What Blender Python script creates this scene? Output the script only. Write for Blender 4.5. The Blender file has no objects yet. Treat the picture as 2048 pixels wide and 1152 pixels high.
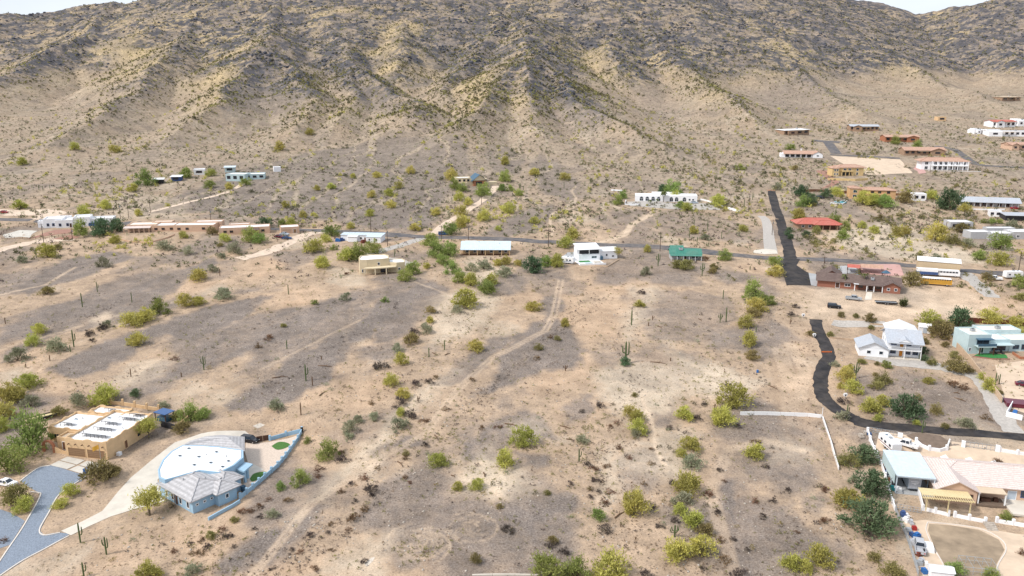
import bpy, bmesh, math, random
import numpy as np
from mathutils import Vector, Matrix
random.seed(7)
SC = bpy.context.scene
COL = SC.collection
R = math.radians
# ------------------------------------------------------------------ camera
F = 1600.0; PITCH = R(14.25); CZ = 102.0; SLOPE = math.tan(R(4.25))
cd = bpy.data.cameras.new('camera'); cam = bpy.data.objects.new('camera', cd); COL.objects.link(cam)
cam.location = (0, 0, CZ); cam.rotation_euler = (R(90) - PITCH, 0, 0)
cd.sensor_width = 36; cd.lens = 36 * F / 2048; cd.clip_start = 1; cd.clip_end = 30000
SC.camera = cam
# ------------------------------------------------------------------ sky, sun, exposure
SUN_EL, SUN_AZ = R(48), R(-112)          # azimuth from +Y (the mountain) towards +X
w = bpy.data.worlds.new('World'); SC.world = w; w.use_nodes = True
nt = w.node_tree; bg = nt.nodes['Background']
sky = nt.nodes.new('ShaderNodeTexSky'); sky.sky_type = 'NISHITA'; sky.sun_disc = False
sky.sun_elevation = SUN_EL; sky.sun_rotation = SUN_AZ
sky.air_density = 1.0; sky.dust_density = 3.0; sky.ozone_density = 1.5
tc = nt.nodes.new('ShaderNodeTexCoord')
mp = nt.nodes.new('ShaderNodeMapping'); mp.inputs['Scale'].default_value = (1, 1, 3.0)
nz = nt.nodes.new('ShaderNodeTexNoise'); nz.inputs['Scale'].default_value = 2.2; nz.inputs['Detail'].default_value = 6
cr = nt.nodes.new('ShaderNodeMapRange'); cr.inputs[1].default_value = .3; cr.inputs[2].default_value = .62
cr.inputs[3].default_value = .55; cr.inputs[4].default_value = .97
mx = nt.nodes.new('ShaderNodeMix'); mx.data_type = 'RGBA'
nt.links.new(tc.outputs['Generated'], mp.inputs[0]); nt.links.new(mp.outputs[0], nz.inputs['Vector'])
nt.links.new(nz.outputs['Fac'], cr.inputs[0]); nt.links.new(cr.outputs[0], mx.inputs[0])
nt.links.new(sky.outputs[0], mx.inputs[6]); mx.inputs[7].default_value = (6.8, 7.3, 8.0, 1)   # thin high overcast
nt.links.new(mx.outputs[2], bg.inputs['Color']); bg.inputs['Strength'].default_value = 0.095
sl = bpy.data.lights.new('sun', 'SUN'); sl.energy = 2.4; sl.angle = R(10); sl.color = (1, .95, .88)
sun = bpy.data.objects.new('sun', sl); COL.objects.link(sun)
sdir = Vector((math.sin(SUN_AZ) * math.cos(SUN_EL), math.cos(SUN_AZ) * math.cos(SUN_EL), math.sin(SUN_EL)))
sun.rotation_euler = sdir.to_track_quat('Z', 'Y').to_euler(); sun.location = (0, 0, 300)
vs = SC.view_settings; vs.view_transform = 'Standard'; vs.look = 'None'; vs.gamma = 1; vs.exposure = 0.6
vs.use_curve_mapping = False
SC.cycles.max_bounces = 5; SC.cycles.diffuse_bounces = 3; SC.cycles.glossy_bounces = 2; SC.cycles.transmission_bounces = 2
# ------------------------------------------------------------------ materials
def mat(name, col, rough=.8, var=.12, scale=2.0, metal=0.0, bump=0.0, spec=.3, streak=None, rows=0, dust=0):
    m = bpy.data.materials.new(name); m.use_nodes = True; t = m.node_tree; b = t.nodes['Principled BSDF']
    b.inputs['Roughness'].default_value = rough; b.inputs['Metallic'].default_value = metal
    b.inputs['Specular IOR Level'].default_value = spec
    co = t.nodes.new('ShaderNodeTexCoord'); n = t.nodes.new('ShaderNodeTexNoise')
    n.inputs['Scale'].default_value = scale; n.inputs['Detail'].default_value = 5; n.inputs['Roughness'].default_value = .65
    if streak:
        mpn = t.nodes.new('ShaderNodeMapping'); mpn.inputs['Scale'].default_value = streak
        t.links.new(co.outputs['Object'], mpn.inputs[0]); t.links.new(mpn.outputs[0], n.inputs['Vector'])
    else: t.links.new(co.outputs['Object'], n.inputs['Vector'])
    r = t.nodes.new('ShaderNodeMapRange'); r.inputs[1].default_value = .3; r.inputs[2].default_value = .7
    r.inputs[3].default_value = 1 - var; r.inputs[4].default_value = 1 + var
    t.links.new(n.outputs['Fac'], r.inputs[0])
    h = t.nodes.new('ShaderNodeMix'); h.data_type = 'RGBA'; h.blend_type = 'MULTIPLY'; h.inputs[0].default_value = 1
    h.inputs[6].default_value = (*col, 1); t.links.new(r.outputs[0], h.inputs[7])
    out = h.outputs[2]
    if rows:
        wv = t.nodes.new('ShaderNodeTexWave'); wv.wave_type = 'BANDS'; wv.bands_direction = 'Z'; wv.inputs['Scale'].default_value = rows; wv.inputs['Distortion'].default_value = .6; wv.inputs['Detail'].default_value = 1
        t.links.new(co.outputs['Object'], wv.inputs['Vector']); rr2 = t.nodes.new('ShaderNodeMapRange'); rr2.inputs[3].default_value = .8; rr2.inputs[4].default_value = 1.06; t.links.new(wv.outputs['Fac'], rr2.inputs[0])
        h2 = t.nodes.new('ShaderNodeMix'); h2.data_type = 'RGBA'; h2.blend_type = 'MULTIPLY'; h2.inputs[0].default_value = 1; t.links.new(out, h2.inputs[6]); t.links.new(rr2.outputs[0], h2.inputs[7]); out = h2.outputs[2]
    if dust:
        n3 = t.nodes.new('ShaderNodeTexNoise'); n3.inputs['Scale'].default_value = .22; n3.inputs['Detail'].default_value = 7; n3.inputs['Roughness'].default_value = .7; t.links.new(co.outputs['Object'], n3.inputs['Vector'])
        r3 = t.nodes.new('ShaderNodeMapRange'); r3.inputs[1].default_value = .4; r3.inputs[2].default_value = .72; r3.inputs[4].default_value = dust; t.links.new(n3.outputs['Fac'], r3.inputs[0])
        h3 = t.nodes.new('ShaderNodeMix'); h3.data_type = 'RGBA'; t.links.new(r3.outputs[0], h3.inputs[0]); t.links.new(out, h3.inputs[6]); h3.inputs[7].default_value = (.40,.32,.25,1); out = h3.outputs[2]
    t.links.new(out, b.inputs['Base Color'])
    if bump:
        bn = t.nodes.new('ShaderNodeBump'); bn.inputs['Strength'].default_value = bump; bn.inputs['Distance'].default_value = .05
        n2 = t.nodes.new('ShaderNodeTexNoise'); n2.inputs['Scale'].default_value = scale * 6; n2.inputs['Detail'].default_value = 3
        t.links.new(co.outputs['Object'], n2.inputs['Vector'])
        t.links.new(n2.outputs['Fac'], bn.inputs['Height']); t.links.new(bn.outputs[0], b.inputs['Normal'])
    return m
MC = {}
def M(key):
    """materials by name, made when first asked for"""
    if key in MC: return MC[key]
    a = MATS[key]; MC[key] = mat(key, **a) if isinstance(a, dict) else mat(key, a)
    return MC[key]
def d(col, **k): k['col'] = col; return k
MATS = dict(
 tan_stucco=d((.62,.43,.25), var=.12, scale=.6, bump=.3), cream_stucco=d((.62,.52,.36), var=.07, scale=.6, bump=.2),
 pink_stucco=d((.58,.40,.29), var=.08, scale=.6, bump=.2), white_stucco=d((.80,.80,.82), var=.05, scale=.5, bump=.2),
 blue_stucco=d((.30,.46,.60), dust=.12, var=.09, scale=.6, bump=.2), teal_stucco=d((.45,.56,.58), var=.07, scale=.6, bump=.2),
 orange_stucco=d((.58,.36,.19), var=.12, scale=.5, bump=.2), yellow_stucco=d((.60,.44,.22), var=.12, scale=.5, bump=.2),
 grey_stucco=d((.42,.42,.43), var=.08, scale=.5, bump=.2), white_siding=d((.80,.81,.84), var=.04, scale=.7),
 brown_stucco=d((.33,.22,.15), var=.1, scale=.5),
 white_roof=d((.82,.82,.83), var=.1, scale=.35, rough=.6, dust=.22), offwhite_roof=d((.72,.66,.58), var=.1, scale=.4),
 tan_roof=d((.56,.45,.33), var=.1, scale=.4),
 grey_tile=d((.44,.43,.44), var=.2, scale=1.6, bump=.5, rows=.9), grey_shingle=d((.40,.43,.48), var=.18, scale=2.5, bump=.4, dust=.25),
 red_tile=d((.47,.13,.10), var=.2, scale=1.8, bump=.5, rows=.9, dust=.2), pink_tile=d((.64,.54,.505), var=.18, scale=2.2, bump=.5, rows=1.5, dust=.15),
 clay_tile=d((.44,.27,.20), var=.25, scale=1.2, bump=.5, dust=.35), brown_shingle=d((.13,.09,.08), var=.25, scale=1.2, bump=.4, dust=.15, rows=.9),
 blue_metal=d((.55,.65,.73), var=.1, scale=.8, rough=.4, spec=.5, dust=.18), green_metal=d((.045,.20,.155), var=.15, scale=.8, rough=.45, dust=.15),
 white_metal=d((.76,.77,.79), var=.08, scale=.6, rough=.45, dust=.15), navy_metal=d((.05,.11,.17), var=.12, scale=.6, rough=.4),
 grey_metal=d((.34,.36,.38), var=.1, scale=1, rough=.5), dark_metal=d((.03,.03,.035), var=.2, scale=2, rough=.5),
 tan_metal=d((.52,.40,.26), var=.05, scale=.7, rough=.5, streak=(8,8,.5)),
 brick=d((.29,.125,.085), var=.3, scale=6, bump=.4), dark_wood=d((.09,.045,.03), var=.25, scale=4, streak=(1,1,8)),
 pole_wood=d((.085,.058,.042), var=.25, scale=3), pale_wood=d((.60,.49,.28), var=.15, scale=3),
 door_orange=d((.55,.22,.03), var=.1), door_brown=d((.16,.08,.045), var=.15), garage_brown=d((.26,.16,.09), var=.06),
 rust_fence=d((.15,.045,.03), var=.25, scale=2), glass=d((.025,.035,.05), rough=.08, var=.1, spec=.6),
 white_paint=d((.80,.80,.81), rough=.4, var=.03, spec=.5), black_paint=d((.012,.013,.018), rough=.25, var=.1, spec=.6),
 blue_paint=d((.03,.09,.24), rough=.3, var=.1, spec=.5), red_paint=d((.33,.02,.02), rough=.3, var=.1, spec=.5),
 maroon_paint=d((.12,.012,.03), rough=.3, var=.1, spec=.5), silver_paint=d((.42,.48,.55), rough=.3, var=.08, spec=.5),
 yellow_paint=d((.60,.32,.04), rough=.4, var=.06, spec=.5), rubber=d((.018,.018,.02), rough=.85), chrome=d((.5,.5,.52), rough=.3, metal=.8),
 lamp_clear=d((.75,.75,.72), rough=.15), lamp_red=d((.45,.02,.02), rough=.2), canvas_grey=d((.42,.43,.46), var=.15),
 concrete=d((.50,.47,.42), var=.13, scale=.5), pale_concrete=d((.58,.53,.46), var=.12, scale=.35), grey_concrete=d((.36,.37,.38), var=.12, scale=.4),
 curb=d((.62,.57,.52), var=.1, scale=1), blue_gravel=d((.20,.235,.29), var=.3, scale=3.5, bump=.5),
 asphalt_new=d((.024,.023,.026), var=.5, scale=.5, rough=.9, dust=.13), asphalt_old=d((.085,.085,.095), var=.3, scale=.4, rough=.9, dust=.4),
 red_gravel=d((.31,.17,.13), var=.25, scale=2), dirt_track=d((.58,.46,.36), var=.15, scale=.5), grey_gravel=d((.40,.37,.34), var=.2, scale=1.5),
 bare_turf=d((.30,.23,.16), var=.3, scale=.25), yard_gravel=d((.56,.46,.38), var=.2, scale=2.5), pale_stone=d((.55,.49,.42), var=.25, scale=2), pad_dirt=d((.56,.44,.33), var=.15, scale=.3), lawn=d((.06,.15,.03), var=.3, scale=3), turf=d((.04,.19,.05), var=.2, scale=3),
 water=d((.05,.33,.42), rough=.05, var=.05), block_wall=d((.50,.37,.26), var=.1, scale=1), blue_tarp=d((.03,.13,.36), var=.2, scale=2, rough=.5),
 junk_blue=d((.05,.09,.22), var=.2), pink_court=d((.48,.29,.26), var=.1, scale=.5), dark_dirt=d((.17,.125,.095), var=.2, scale=1),
 bark=d((.13,.10,.07), var=.25, scale=4), saguaro_skin=d((.085,.115,.045), var=.2, scale=3), dead_wood=d((.14,.085,.05), var=.3, scale=4),
 dry_frond=d((.30,.24,.14), var=.2, scale=4), safety_orange=d((.75,.17,.03), var=.08), rock=d((.062,.064,.080), var=.4, scale=.4, bump=.6),
 stone=d((.40,.35,.30), var=.3, scale=2), copper_stone=d((.38,.16,.09), var=.25, scale=3), teal_cloth=d((.03,.22,.24), var=.15))
# ------------------------------------------------------------------ mesh building
class MB:
    def __init__(s): s.v = []; s.f = []
    def add(s, vs_, fs):
        o = len(s.v); s.v += [tuple(p) for p in vs_]; s.f += [tuple(i + o for i in q) for q in fs]; return s
    def box(s, x0, x1, y0, y1, z0, z1):
        return s.add([(x0,y0,z0),(x1,y0,z0),(x1,y1,z0),(x0,y1,z0),(x0,y0,z1),(x1,y0,z1),(x1,y1,z1),(x0,y1,z1)],
                     [(0,3,2,1),(4,5,6,7),(0,1,5,4),(1,2,6,5),(2,3,7,6),(3,0,4,7)])
    def prism(s, pts, z0, z1):                       # pts anticlockwise
        n = len(pts)
        a = sum(pts[i][0] * pts[(i+1) % n][1] - pts[(i+1) % n][0] * pts[i][1] for i in range(n))
        if a < 0: pts = pts[::-1]
        return s.add([(*p, z0) for p in pts] + [(*p, z1) for p in pts],
                     [tuple(range(n))[::-1], tuple(range(n, 2*n))] + [(i, (i+1) % n, n + (i+1) % n, n + i) for i in range(n)])
    def bar(s, a, b, w, h=None):                     # square bar between two points
        a = Vector(a); b = Vector(b); h = h or w; dd = (b - a).normalized()
        up = Vector((0,0,1)) if abs(dd.z) < .95 else Vector((1,0,0))
        sx = dd.cross(up).normalized(); sy = sx.cross(dd)
        P = [p + sx * i * w/2 + sy * j * h/2 for p in (a, b) for i, j in ((-1,-1),(1,-1),(1,1),(-1,1))]
        return s.add(P, [(0,1,2,3),(7,6,5,4),(0,4,5,1),(1,5,6,2),(2,6,7,3),(3,7,4,0)])
    def tube(s, pts, rad, n=6, cap=True):
        pts = [Vector(p) for p in pts]; rad = rad if isinstance(rad, (list, tuple)) else [rad] * len(pts); o = len(s.v)
        for i, p in enumerate(pts):
            dd = (pts[min(i+1, len(pts)-1)] - pts[max(i-1, 0)]).normalized()
            up = Vector((1,0,0)) if abs(dd.x) < .8 else Vector((0,1,0))
            sx = dd.cross(up).normalized(); sy = dd.cross(sx)
            for k in range(n):
                a = 2 * math.pi * k / n; s.v.append(tuple(p + (sx * math.cos(a) + sy * math.sin(a)) * rad[i]))
        for i in range(len(pts) - 1):
            for k in range(n): s.f.append((o+i*n+k, o+i*n+(k+1) % n, o+(i+1)*n+(k+1) % n, o+(i+1)*n+k))
        if cap:
            s.f.append(tuple(o + k for k in range(n))[::-1]); e = o + (len(pts)-1) * n; s.f.append(tuple(e + k for k in range(n)))
        return s
    def cyl(s, c, r, z0, z1, n=12): return s.tube([(c[0], c[1], z0), (c[0], c[1], z1)], r, n)
    def mesh(s, name, m, smooth=False):
        me = bpy.data.meshes.new(name); me.from_pydata(s.v, [], s.f); me.materials.append(m)
        if smooth: me.polygons.foreach_set('use_smooth', [True] * len(me.polygons))
        me.update(); return me
    def build(s, name, m, parent=None, smooth=False, loc=None, rot=0):
        if isinstance(m, str): m = M(m)
        o = bpy.data.objects.new(name, s.mesh(name, m, smooth)); COL.objects.link(o); o.parent = parent
        if loc is not None: o.location = loc; o.rotation_euler = (0, 0, rot)
        return o
def tag(o, label=None, cat=None, group=None, kind=None):
    for k, v in (('label', label), ('category', cat), ('group', group), ('kind', kind)):
        if v: o[k] = v
    return o
def thing(name, label, cat, loc=(0,0,0), rot=0, group=None):
    o = bpy.data.objects.new(name, None); COL.objects.link(o); o.location = loc; o.rotation_euler = (0, 0, rot); o.empty_display_size = .5
    return tag(o, label, cat, group)
def copy_tree(o, parent=None):
    c = o.copy(); COL.objects.link(c); c.parent = parent
    for ch in list(o.children): copy_tree(ch, c)
    return c
def place(o, label, loc, rot=0, scale=1, group=None):
    o.location = loc; o.rotation_euler = (0, 0, rot); o.scale = scale if isinstance(scale, (tuple, list)) else (scale,) * 3
    return tag(o, label, None, group)
def npmesh(name, V, Fc, m, smooth=False):
    """a mesh object from numpy arrays; Fc (n,k) faces"""
    me = bpy.data.meshes.new(name); n, k = Fc.shape
    me.vertices.add(len(V)); me.vertices.foreach_set('co', np.ascontiguousarray(V, np.float32).ravel())
    me.loops.add(n * k); me.loops.foreach_set('vertex_index', np.ascontiguousarray(Fc, np.int32).ravel())
    me.polygons.add(n); me.polygons.foreach_set('loop_start', np.arange(0, n * k, k, dtype=np.int32))
    me.polygons.foreach_set('loop_total', np.full(n, k, np.int32))
    if smooth: me.polygons.foreach_set('use_smooth', np.ones(n, bool))
    me.update(calc_edges=True)
    if m: me.materials.append(m)
    return me
# ------------------------------------------------------------------ terrain
def perlin(x, y, seed=0):
    xi = np.floor(x).astype(np.int64); yi = np.floor(y).astype(np.int64); xf = x - xi; yf = y - yi
    def g(ix, iy, dx, dy):
        h = (ix * 374761393 + iy * 668265263 + seed * 1442695041) & 0x7fffffff
        h = ((h ^ (h >> 13)) * 1274126177) & 0x7fffffff; h = h ^ (h >> 16)
        a = (h & 1023) * (2 * math.pi / 1024); return np.cos(a) * dx + np.sin(a) * dy
    u = xf*xf*xf*(xf*(xf*6-15)+10); v = yf*yf*yf*(yf*(yf*6-15)+10)
    a = g(xi, yi, xf, yf); b = g(xi+1, yi, xf-1, yf); c = g(xi, yi+1, xf, yf-1); e = g(xi+1, yi+1, xf-1, yf-1)
    return (a + u*(b-a)) * (1-v) + (c + u*(e-c)) * v
def fbm(x, y, oct=4, seed=0, gain=.5):
    t = 0; a = 1; f = 1
    for i in range(oct): t = t + a * perlin(x*f + 17.3*i, y*f - 9.1*i, seed+i); a *= gain; f *= 2.03
    return t
def ridged(x, y, oct=4, seed=0):
    t = 0; a = 1; f = 1
    for i in range(oct): t = t + a * (1 - 2 * np.abs(perlin(x*f + 5.7*i, y*f + 3.3*i, seed+i)) * 1.4); a *= .5; f *= 2.1
    return t
def sstep(a, b, x):
    t = np.clip((x - a) / (b - a), 0, 1); return t*t*(3-2*t)
def ray(px, py):
    u = (px - 1024) / F; v = (py - 576) / F
    return np.array([u, math.cos(PITCH) - v*math.sin(PITCH), -math.sin(PITCH) - v*math.cos(PITCH)])
def base_plane(y):
    y = np.asarray(y, float)
    return SLOPE * np.where(y < 900, np.maximum(y, -200), 900 + 400 * (1 - np.exp(-(np.maximum(y, 900) - 900) / 400)))
RIDGES = [  # (px, py, distance): crest lines of the mountain
 [(-500,60,1250),(-200,40,1400),(0,25,1480),(60,28,1500),(110,22,1520),(170,10,1540),(235,4,1560),(270,12,1580),(320,1,1600),(380,-30,1620),(560,-75,1640),(800,-100,1680),(1000,-70,1680),(1200,-95,1720),(1400,-75,1760),(1560,-40,1780),(1660,-8,1800),(1700,2,1800),(1745,4,1800),(1790,18,1800),(1830,26,1780),(1880,22,1750),(1940,9,1700),(1980,0,1660),(2048,-20,1600),(2300,-40,1500),(2700,0,1300)],
 [(235,4,1560),(190,60,1330),(130,90,1200),(60,125,1080),(-20,165,950),(-120,200,850)],
 [(400,-30,1620),(370,60,1260),(330,115,1060),(270,180,900),(200,232,740),(120,285,640)],
 [(560,-30,1560),(545,50,1220),(525,92,1050),(480,148,950),(430,212,760),(350,280,650)],
 [(525,92,1050),(580,140,980),(620,200,800),(610,255,690)],
 [(640,-10,1480),(670,80,1160),(712,132,1010),(790,185,840),(852,222,710)],
 [(712,132,1010),(700,185,860),(690,240,710)],
 [(985,-10,1520),(1000,60,1220),(945,112,1060),(905,170,910),(895,225,760)],
 [(830,-30,1580),(822,30,1330),(795,90,1120),(800,135,1010)],
 [(1060,30,1300),(1050,95,1030),(1045,122,930),(1000,160,860),(960,205,730),(925,252,640)],
 [(1045,122,930),(1110,152,890),(1180,210,740),(1290,262,650)],
 [(1045,122,930),(1062,190,780),(1090,272,640)],
 [(1250,-60,1700),(1270,40,1330),(1340,95,1170),(1400,150,1020),(1450,195,850),(1500,240,740)],
 [(1270,40,1330),(1220,90,1150),(1240,130,1040)],
 [(1400,-50,1740),(1480,55,1380),(1560,118,1210),(1620,168,1060),(1720,215,850)],
 [(1600,-20,1780),(1680,70,1480),(1800,122,1280),(1900,170,1100),(2000,205,900)],
 [(1900,18,1740),(1950,80,1440),(2060,125,1220),(2200,170,1050)]]
def ridge_pts(r):
    o = []
    for px, py, D in r:
        q = ray(px, py); t = D / q[1]; o.append((q[0]*t, D, CZ + q[2]*t))
    return np.array(o)
# mesh grid in polar form: fine where the photograph looks
AZ0, AZ1, NA = R(-37), R(37), 780
az_d = np.linspace(AZ0, AZ1, NA)
az = np.concatenate([np.linspace(-math.pi, AZ0, 36)[:-1], az_d, np.linspace(AZ1, math.pi, 36)[1:]])
rr_d = np.geomspace(125, 2300, 700)
rr = np.concatenate([[1.5], np.linspace(15, 118, 12), rr_d, np.geomspace(2420, 12000, 12)])
IA0, IR0 = 35, 13
RRg, AZg = np.meshgrid(rr, az, indexing='ij')
X = RRg * np.sin(AZg); Y = RRg * np.cos(AZg)
MT = np.full(X.shape, -1e3); CREST = np.zeros(X.shape)
sel = (RRg > 480) & (RRg < 4000) & (np.abs(AZg) < R(80))
xs, ys = X[sel], Y[sel]
wx = xs + 20 * fbm(xs/150, ys/150, 3, 5); wy = ys + 20 * fbm(xs/150, ys/150, 3, 9)
best = np.full(xs.shape, -1e3); cre = np.full(xs.shape, 1e3)
for ri, rg in enumerate(RIDGES):
    P_ = ridge_pts(rg)
    for a, b in zip(P_[:-1], P_[1:]):
        dx, dy = b[0]-a[0], b[1]-a[1]; L2 = dx*dx + dy*dy
        t = np.clip(((wx-a[0])*dx + (wy-a[1])*dy) / L2, 0, 1)
        dist = np.hypot(wx - a[0] - t*dx, wy - a[1] - t*dy); h = a[2] + t*(b[2]-a[2])
        k = .42 if ri else .395
        c = h - k * dist
        m_ = c > best; best = np.where(m_, c, best); cre = np.where(m_, dist, cre)
bp = base_plane(ys) + 2.0 + .00003 * np.clip(ys - 520, 0, 700) ** 2
kk = 13.0
mixm = np.clip(.5 + .5 * (best - bp) / kk, 0, 1)
zz = bp * (1 - mixm) + best * mixm + kk * mixm * (1 - mixm) * .8
up = sstep(4, 60, zz - bp)
zz = zz + up * (3.2 * ridged(xs/140, ys/140, 3, 21) - 2 + 1.0 * ridged(xs/20, ys/20, 3, 31)) + .6 * up * fbm(xs/5, ys/5, 2, 3)
far = sstep(430, 560, ys)
Z = base_plane(Y)
Z[sel] = Z[sel] * (1 - far) + zz * far
MT[sel] = (zz - bp) * far; CREST[sel] = np.exp(-cre / 45) * far
near = (RRg > 100) & (RRg < 1300) & (np.abs(AZg) < R(60))
Z[near] += 1.1 * fbm(X[near]/70, Y[near]/110, 3, 2) + .22 * fbm(X[near]/9, Y[near]/14, 3, 4)
def interp(arr, x, y):
    r_ = np.hypot(x, y); a_ = np.arctan2(x, y)
    fi = np.clip(np.log(r_ / 125) / math.log(2300 / 125) * 699, 0, 698.999); fj = np.clip((a_ - AZ0) / (AZ1 - AZ0) * (NA-1), 0, NA - 1.001)
    i = fi.astype(int); j = fj.astype(int); u = fi - i; v = fj - j; i = i + IR0; j = j + IA0
    return (arr[i,j]*(1-u) + arr[i+1,j]*u) * (1-v) + (arr[i,j+1]*(1-u) + arr[i+1,j+1]*u) * v
def G(x, y): return interp(Z, np.asarray(x, float), np.asarray(y, float))
def at_many(P_):
    """image points -> points where those view rays first meet the ground"""
    P_ = np.asarray(P_, float); D = ray(P_[:,0], P_[:,1]).T if False else np.stack([ray(a, b) for a, b in P_])
    lo = np.full(len(D), 110.0); hi = lo.copy(); found = np.zeros(len(D), bool); ts = np.geomspace(115, 2600, 260); prev = lo.copy()
    for t in ts:
        p = D * t; below = (CZ + p[:,2] < G(p[:,0], p[:,1])) & ~found
        lo[below] = prev[below]; hi[below] = t; found |= below; prev[:] = t
    hi[~found] = 2400; lo[~found] = 2390
    for _ in range(22):
        md = (lo + hi) / 2; p = D * md[:,None]; b = CZ + p[:,2] < G(p[:,0], p[:,1]); hi = np.where(b, md, hi); lo = np.where(b, lo, md)
    p = D * hi[:,None]; return np.column_stack([p[:,0], p[:,1], G(p[:,0], p[:,1])])
def at(px, py): return Vector(at_many([(px, py)])[0])
def ppm(p): return F / (p[1] * math.cos(PITCH) + (CZ - p[2]) * math.sin(PITCH))   # pixels per metre at a world point
# levelled pads: front-left and front-right corner on the picture, x range, y range (metres in the pad's own frame)
PADS = {
 'tan':((133,910),(213,923),-11,13,-1,25), 'blue':((320,975),(393,1021),-6,32,-1,34), 'twostorey':((1778,715),(1838,722),-10,12,-2,26),
 'teal':((1945,708),(2040,708),-3,22,-4,22), 'right':((1846,1020),(2048,1040),-13,34,-3,24),
 'brick':((1635,572),(1798,588),-1,31,-1,26), 'barn':((1833,545),(1905,552),-1,17,-6,12), 'cream':((722,551),(805,545),-2,20,-1,16),
 'porch':((922,510),(1020,512),-4,26,-2,16), 'deck':((1157,523),(1235,518),-9,20,-14,13), 'green':((1340,521),(1402,522),-3,18,-3,12),
 'mobile':((681,484),(762,486),-3,22,-5,10), 'villa':((86,459),(198,452),-4,34,-14,18), 'pinkone':((252,468),(347,463),-3,28,-5,18),
 'pinktwo':((346,466),(420,463),-1,22,-2,16), 'pinkthree':((438,473),(525,468),-1,28,-3,16), 'shed':((562,468),(596,467),-1,10,-2,8),
 'hill':((918,375),(983,370),-2,22,-2,14), 'ridge':((1270,402),(1378,406),-8,36,-5,14), 'redroof':((1596,459),(1662,460),-2,24,-3,16),
 'hacienda':((1665,352),(1728,352),-2,24,-5,14), 'orange':((1698,397),(1775,399),-3,28,-3,14), 'estate':((1843,340),(1922,341),-4,34,-8,18),
 'ranch':((1922,412),(1995,415),-2,32,-4,16), 'clayranch':((1562,315),(1638,316),-4,32,-3,14), 'longgrey':((1945,480),(2040,480),-1,36,-2,14),
 'yardR':((1850,1130),(2010,1140),-3,22,-6,18)}
PAD = {}
for k_, (A_, B_, x0_, x1_, y0_, y1_) in PADS.items():
    a, b = at_many([A_, B_]); e = (b - a)[:2]; L = math.hypot(*e); e /= L; nn = np.array([-e[1], e[0]])
    zc = (a[2] + b[2]) / 2 + (.15 if k_ != 'right' else .3)
    PAD[k_] = (a, e, nn, L, zc)
for k_, (A_, B_, x0_, x1_, y0_, y1_) in PADS.items():
    a, e, nn, L, zc = PAD[k_]
    u = (X - a[0]) * e[0] + (Y - a[1]) * e[1]; v = (X - a[0]) * nn[0] + (Y - a[1]) * nn[1]
    dist = np.hypot(np.maximum(np.maximum(x0_ - u, u - x1_), 0), np.maximum(np.maximum(y0_ - v, v - y1_), 0))
    wgt = 1 - sstep(.5, 9, dist); Z = Z * (1 - wgt) + zc * wgt
# ------------------------------------------------------------------ what lies on the ground: desert pavement, washes, tracks
wxx = X + 3.2 * fbm(X/11, Y/15, 3, 41); wyy = Y + 4.2 * fbm(X/11, Y/15, 3, 47); wxx = wxx + 1.3 * fbm(X/3, Y/4, 2, 43); wyy = wyy + 1.6 * fbm(X/3, Y/4, 2, 49)
PAVE = np.zeros(X.shape); PALE = np.zeros(X.shape); ORNG = np.zeros(X.shape); TRACK = np.zeros(X.shape)
def paint(arr, poly, wgt=1.0, soft=4.0):
    w_ = at_many(poly)[:, :2]; lo = w_.min(0) - soft*3 - 6; hi = w_.max(0) + soft*3 + 6
    s = (X > lo[0]) & (X < hi[0]) & (Y > lo[1]) & (Y < hi[1])
    if not s.any(): return
    x, y = wxx[s], wyy[s]; ins = np.zeros(x.shape, bool); dm = np.full(x.shape, 1e9); n = len(w_)
    for i in range(n):
        a, b = w_[i], w_[(i+1) % n]; dx, dy = b - a
        c = ((a[1] > y) != (b[1] > y)) & (x < dx * (y - a[1]) / (dy if abs(dy) > 1e-9 else 1e-9) + a[0]); ins ^= c
        t = np.clip(((x-a[0])*dx + (y-a[1])*dy) / (dx*dx + dy*dy + 1e-9), 0, 1); dm = np.minimum(dm, np.hypot(x-a[0]-t*dx, y-a[1]-t*dy))
    sd = np.where(ins, dm, -dm); arr[s] = np.maximum(arr[s], wgt * sstep(-soft, soft, sd))
def brush(arr, line, width, wgt=1.0, soft=.6, warp=0.0, closed=False):
    w_ = at_many(line)[:, :2]; ext = width + soft + 3; lo = w_.min(0) - ext; hi = w_.max(0) + ext
    s = (X > lo[0]) & (X < hi[0]) & (Y > lo[1]) & (Y < hi[1]) & (RRg < 2300)
    if not s.any(): return
    x = X[s] + (wxx[s]-X[s]) * warp; y = Y[s] + (wyy[s]-Y[s]) * warp; dm = np.full(x.shape, 1e9)
    for a, b in zip(w_[:-1], w_[1:]):
        dx, dy = b - a; t = np.clip(((x-a[0])*dx + (y-a[1])*dy) / (dx*dx + dy*dy + 1e-9), 0, 1); dm = np.minimum(dm, np.hypot(x-a[0]-t*dx, y-a[1]-t*dy))
    arr[s] = np.maximum(arr[s], wgt * (1 - sstep(width/2 - soft, width/2 + soft, dm)))
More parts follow.
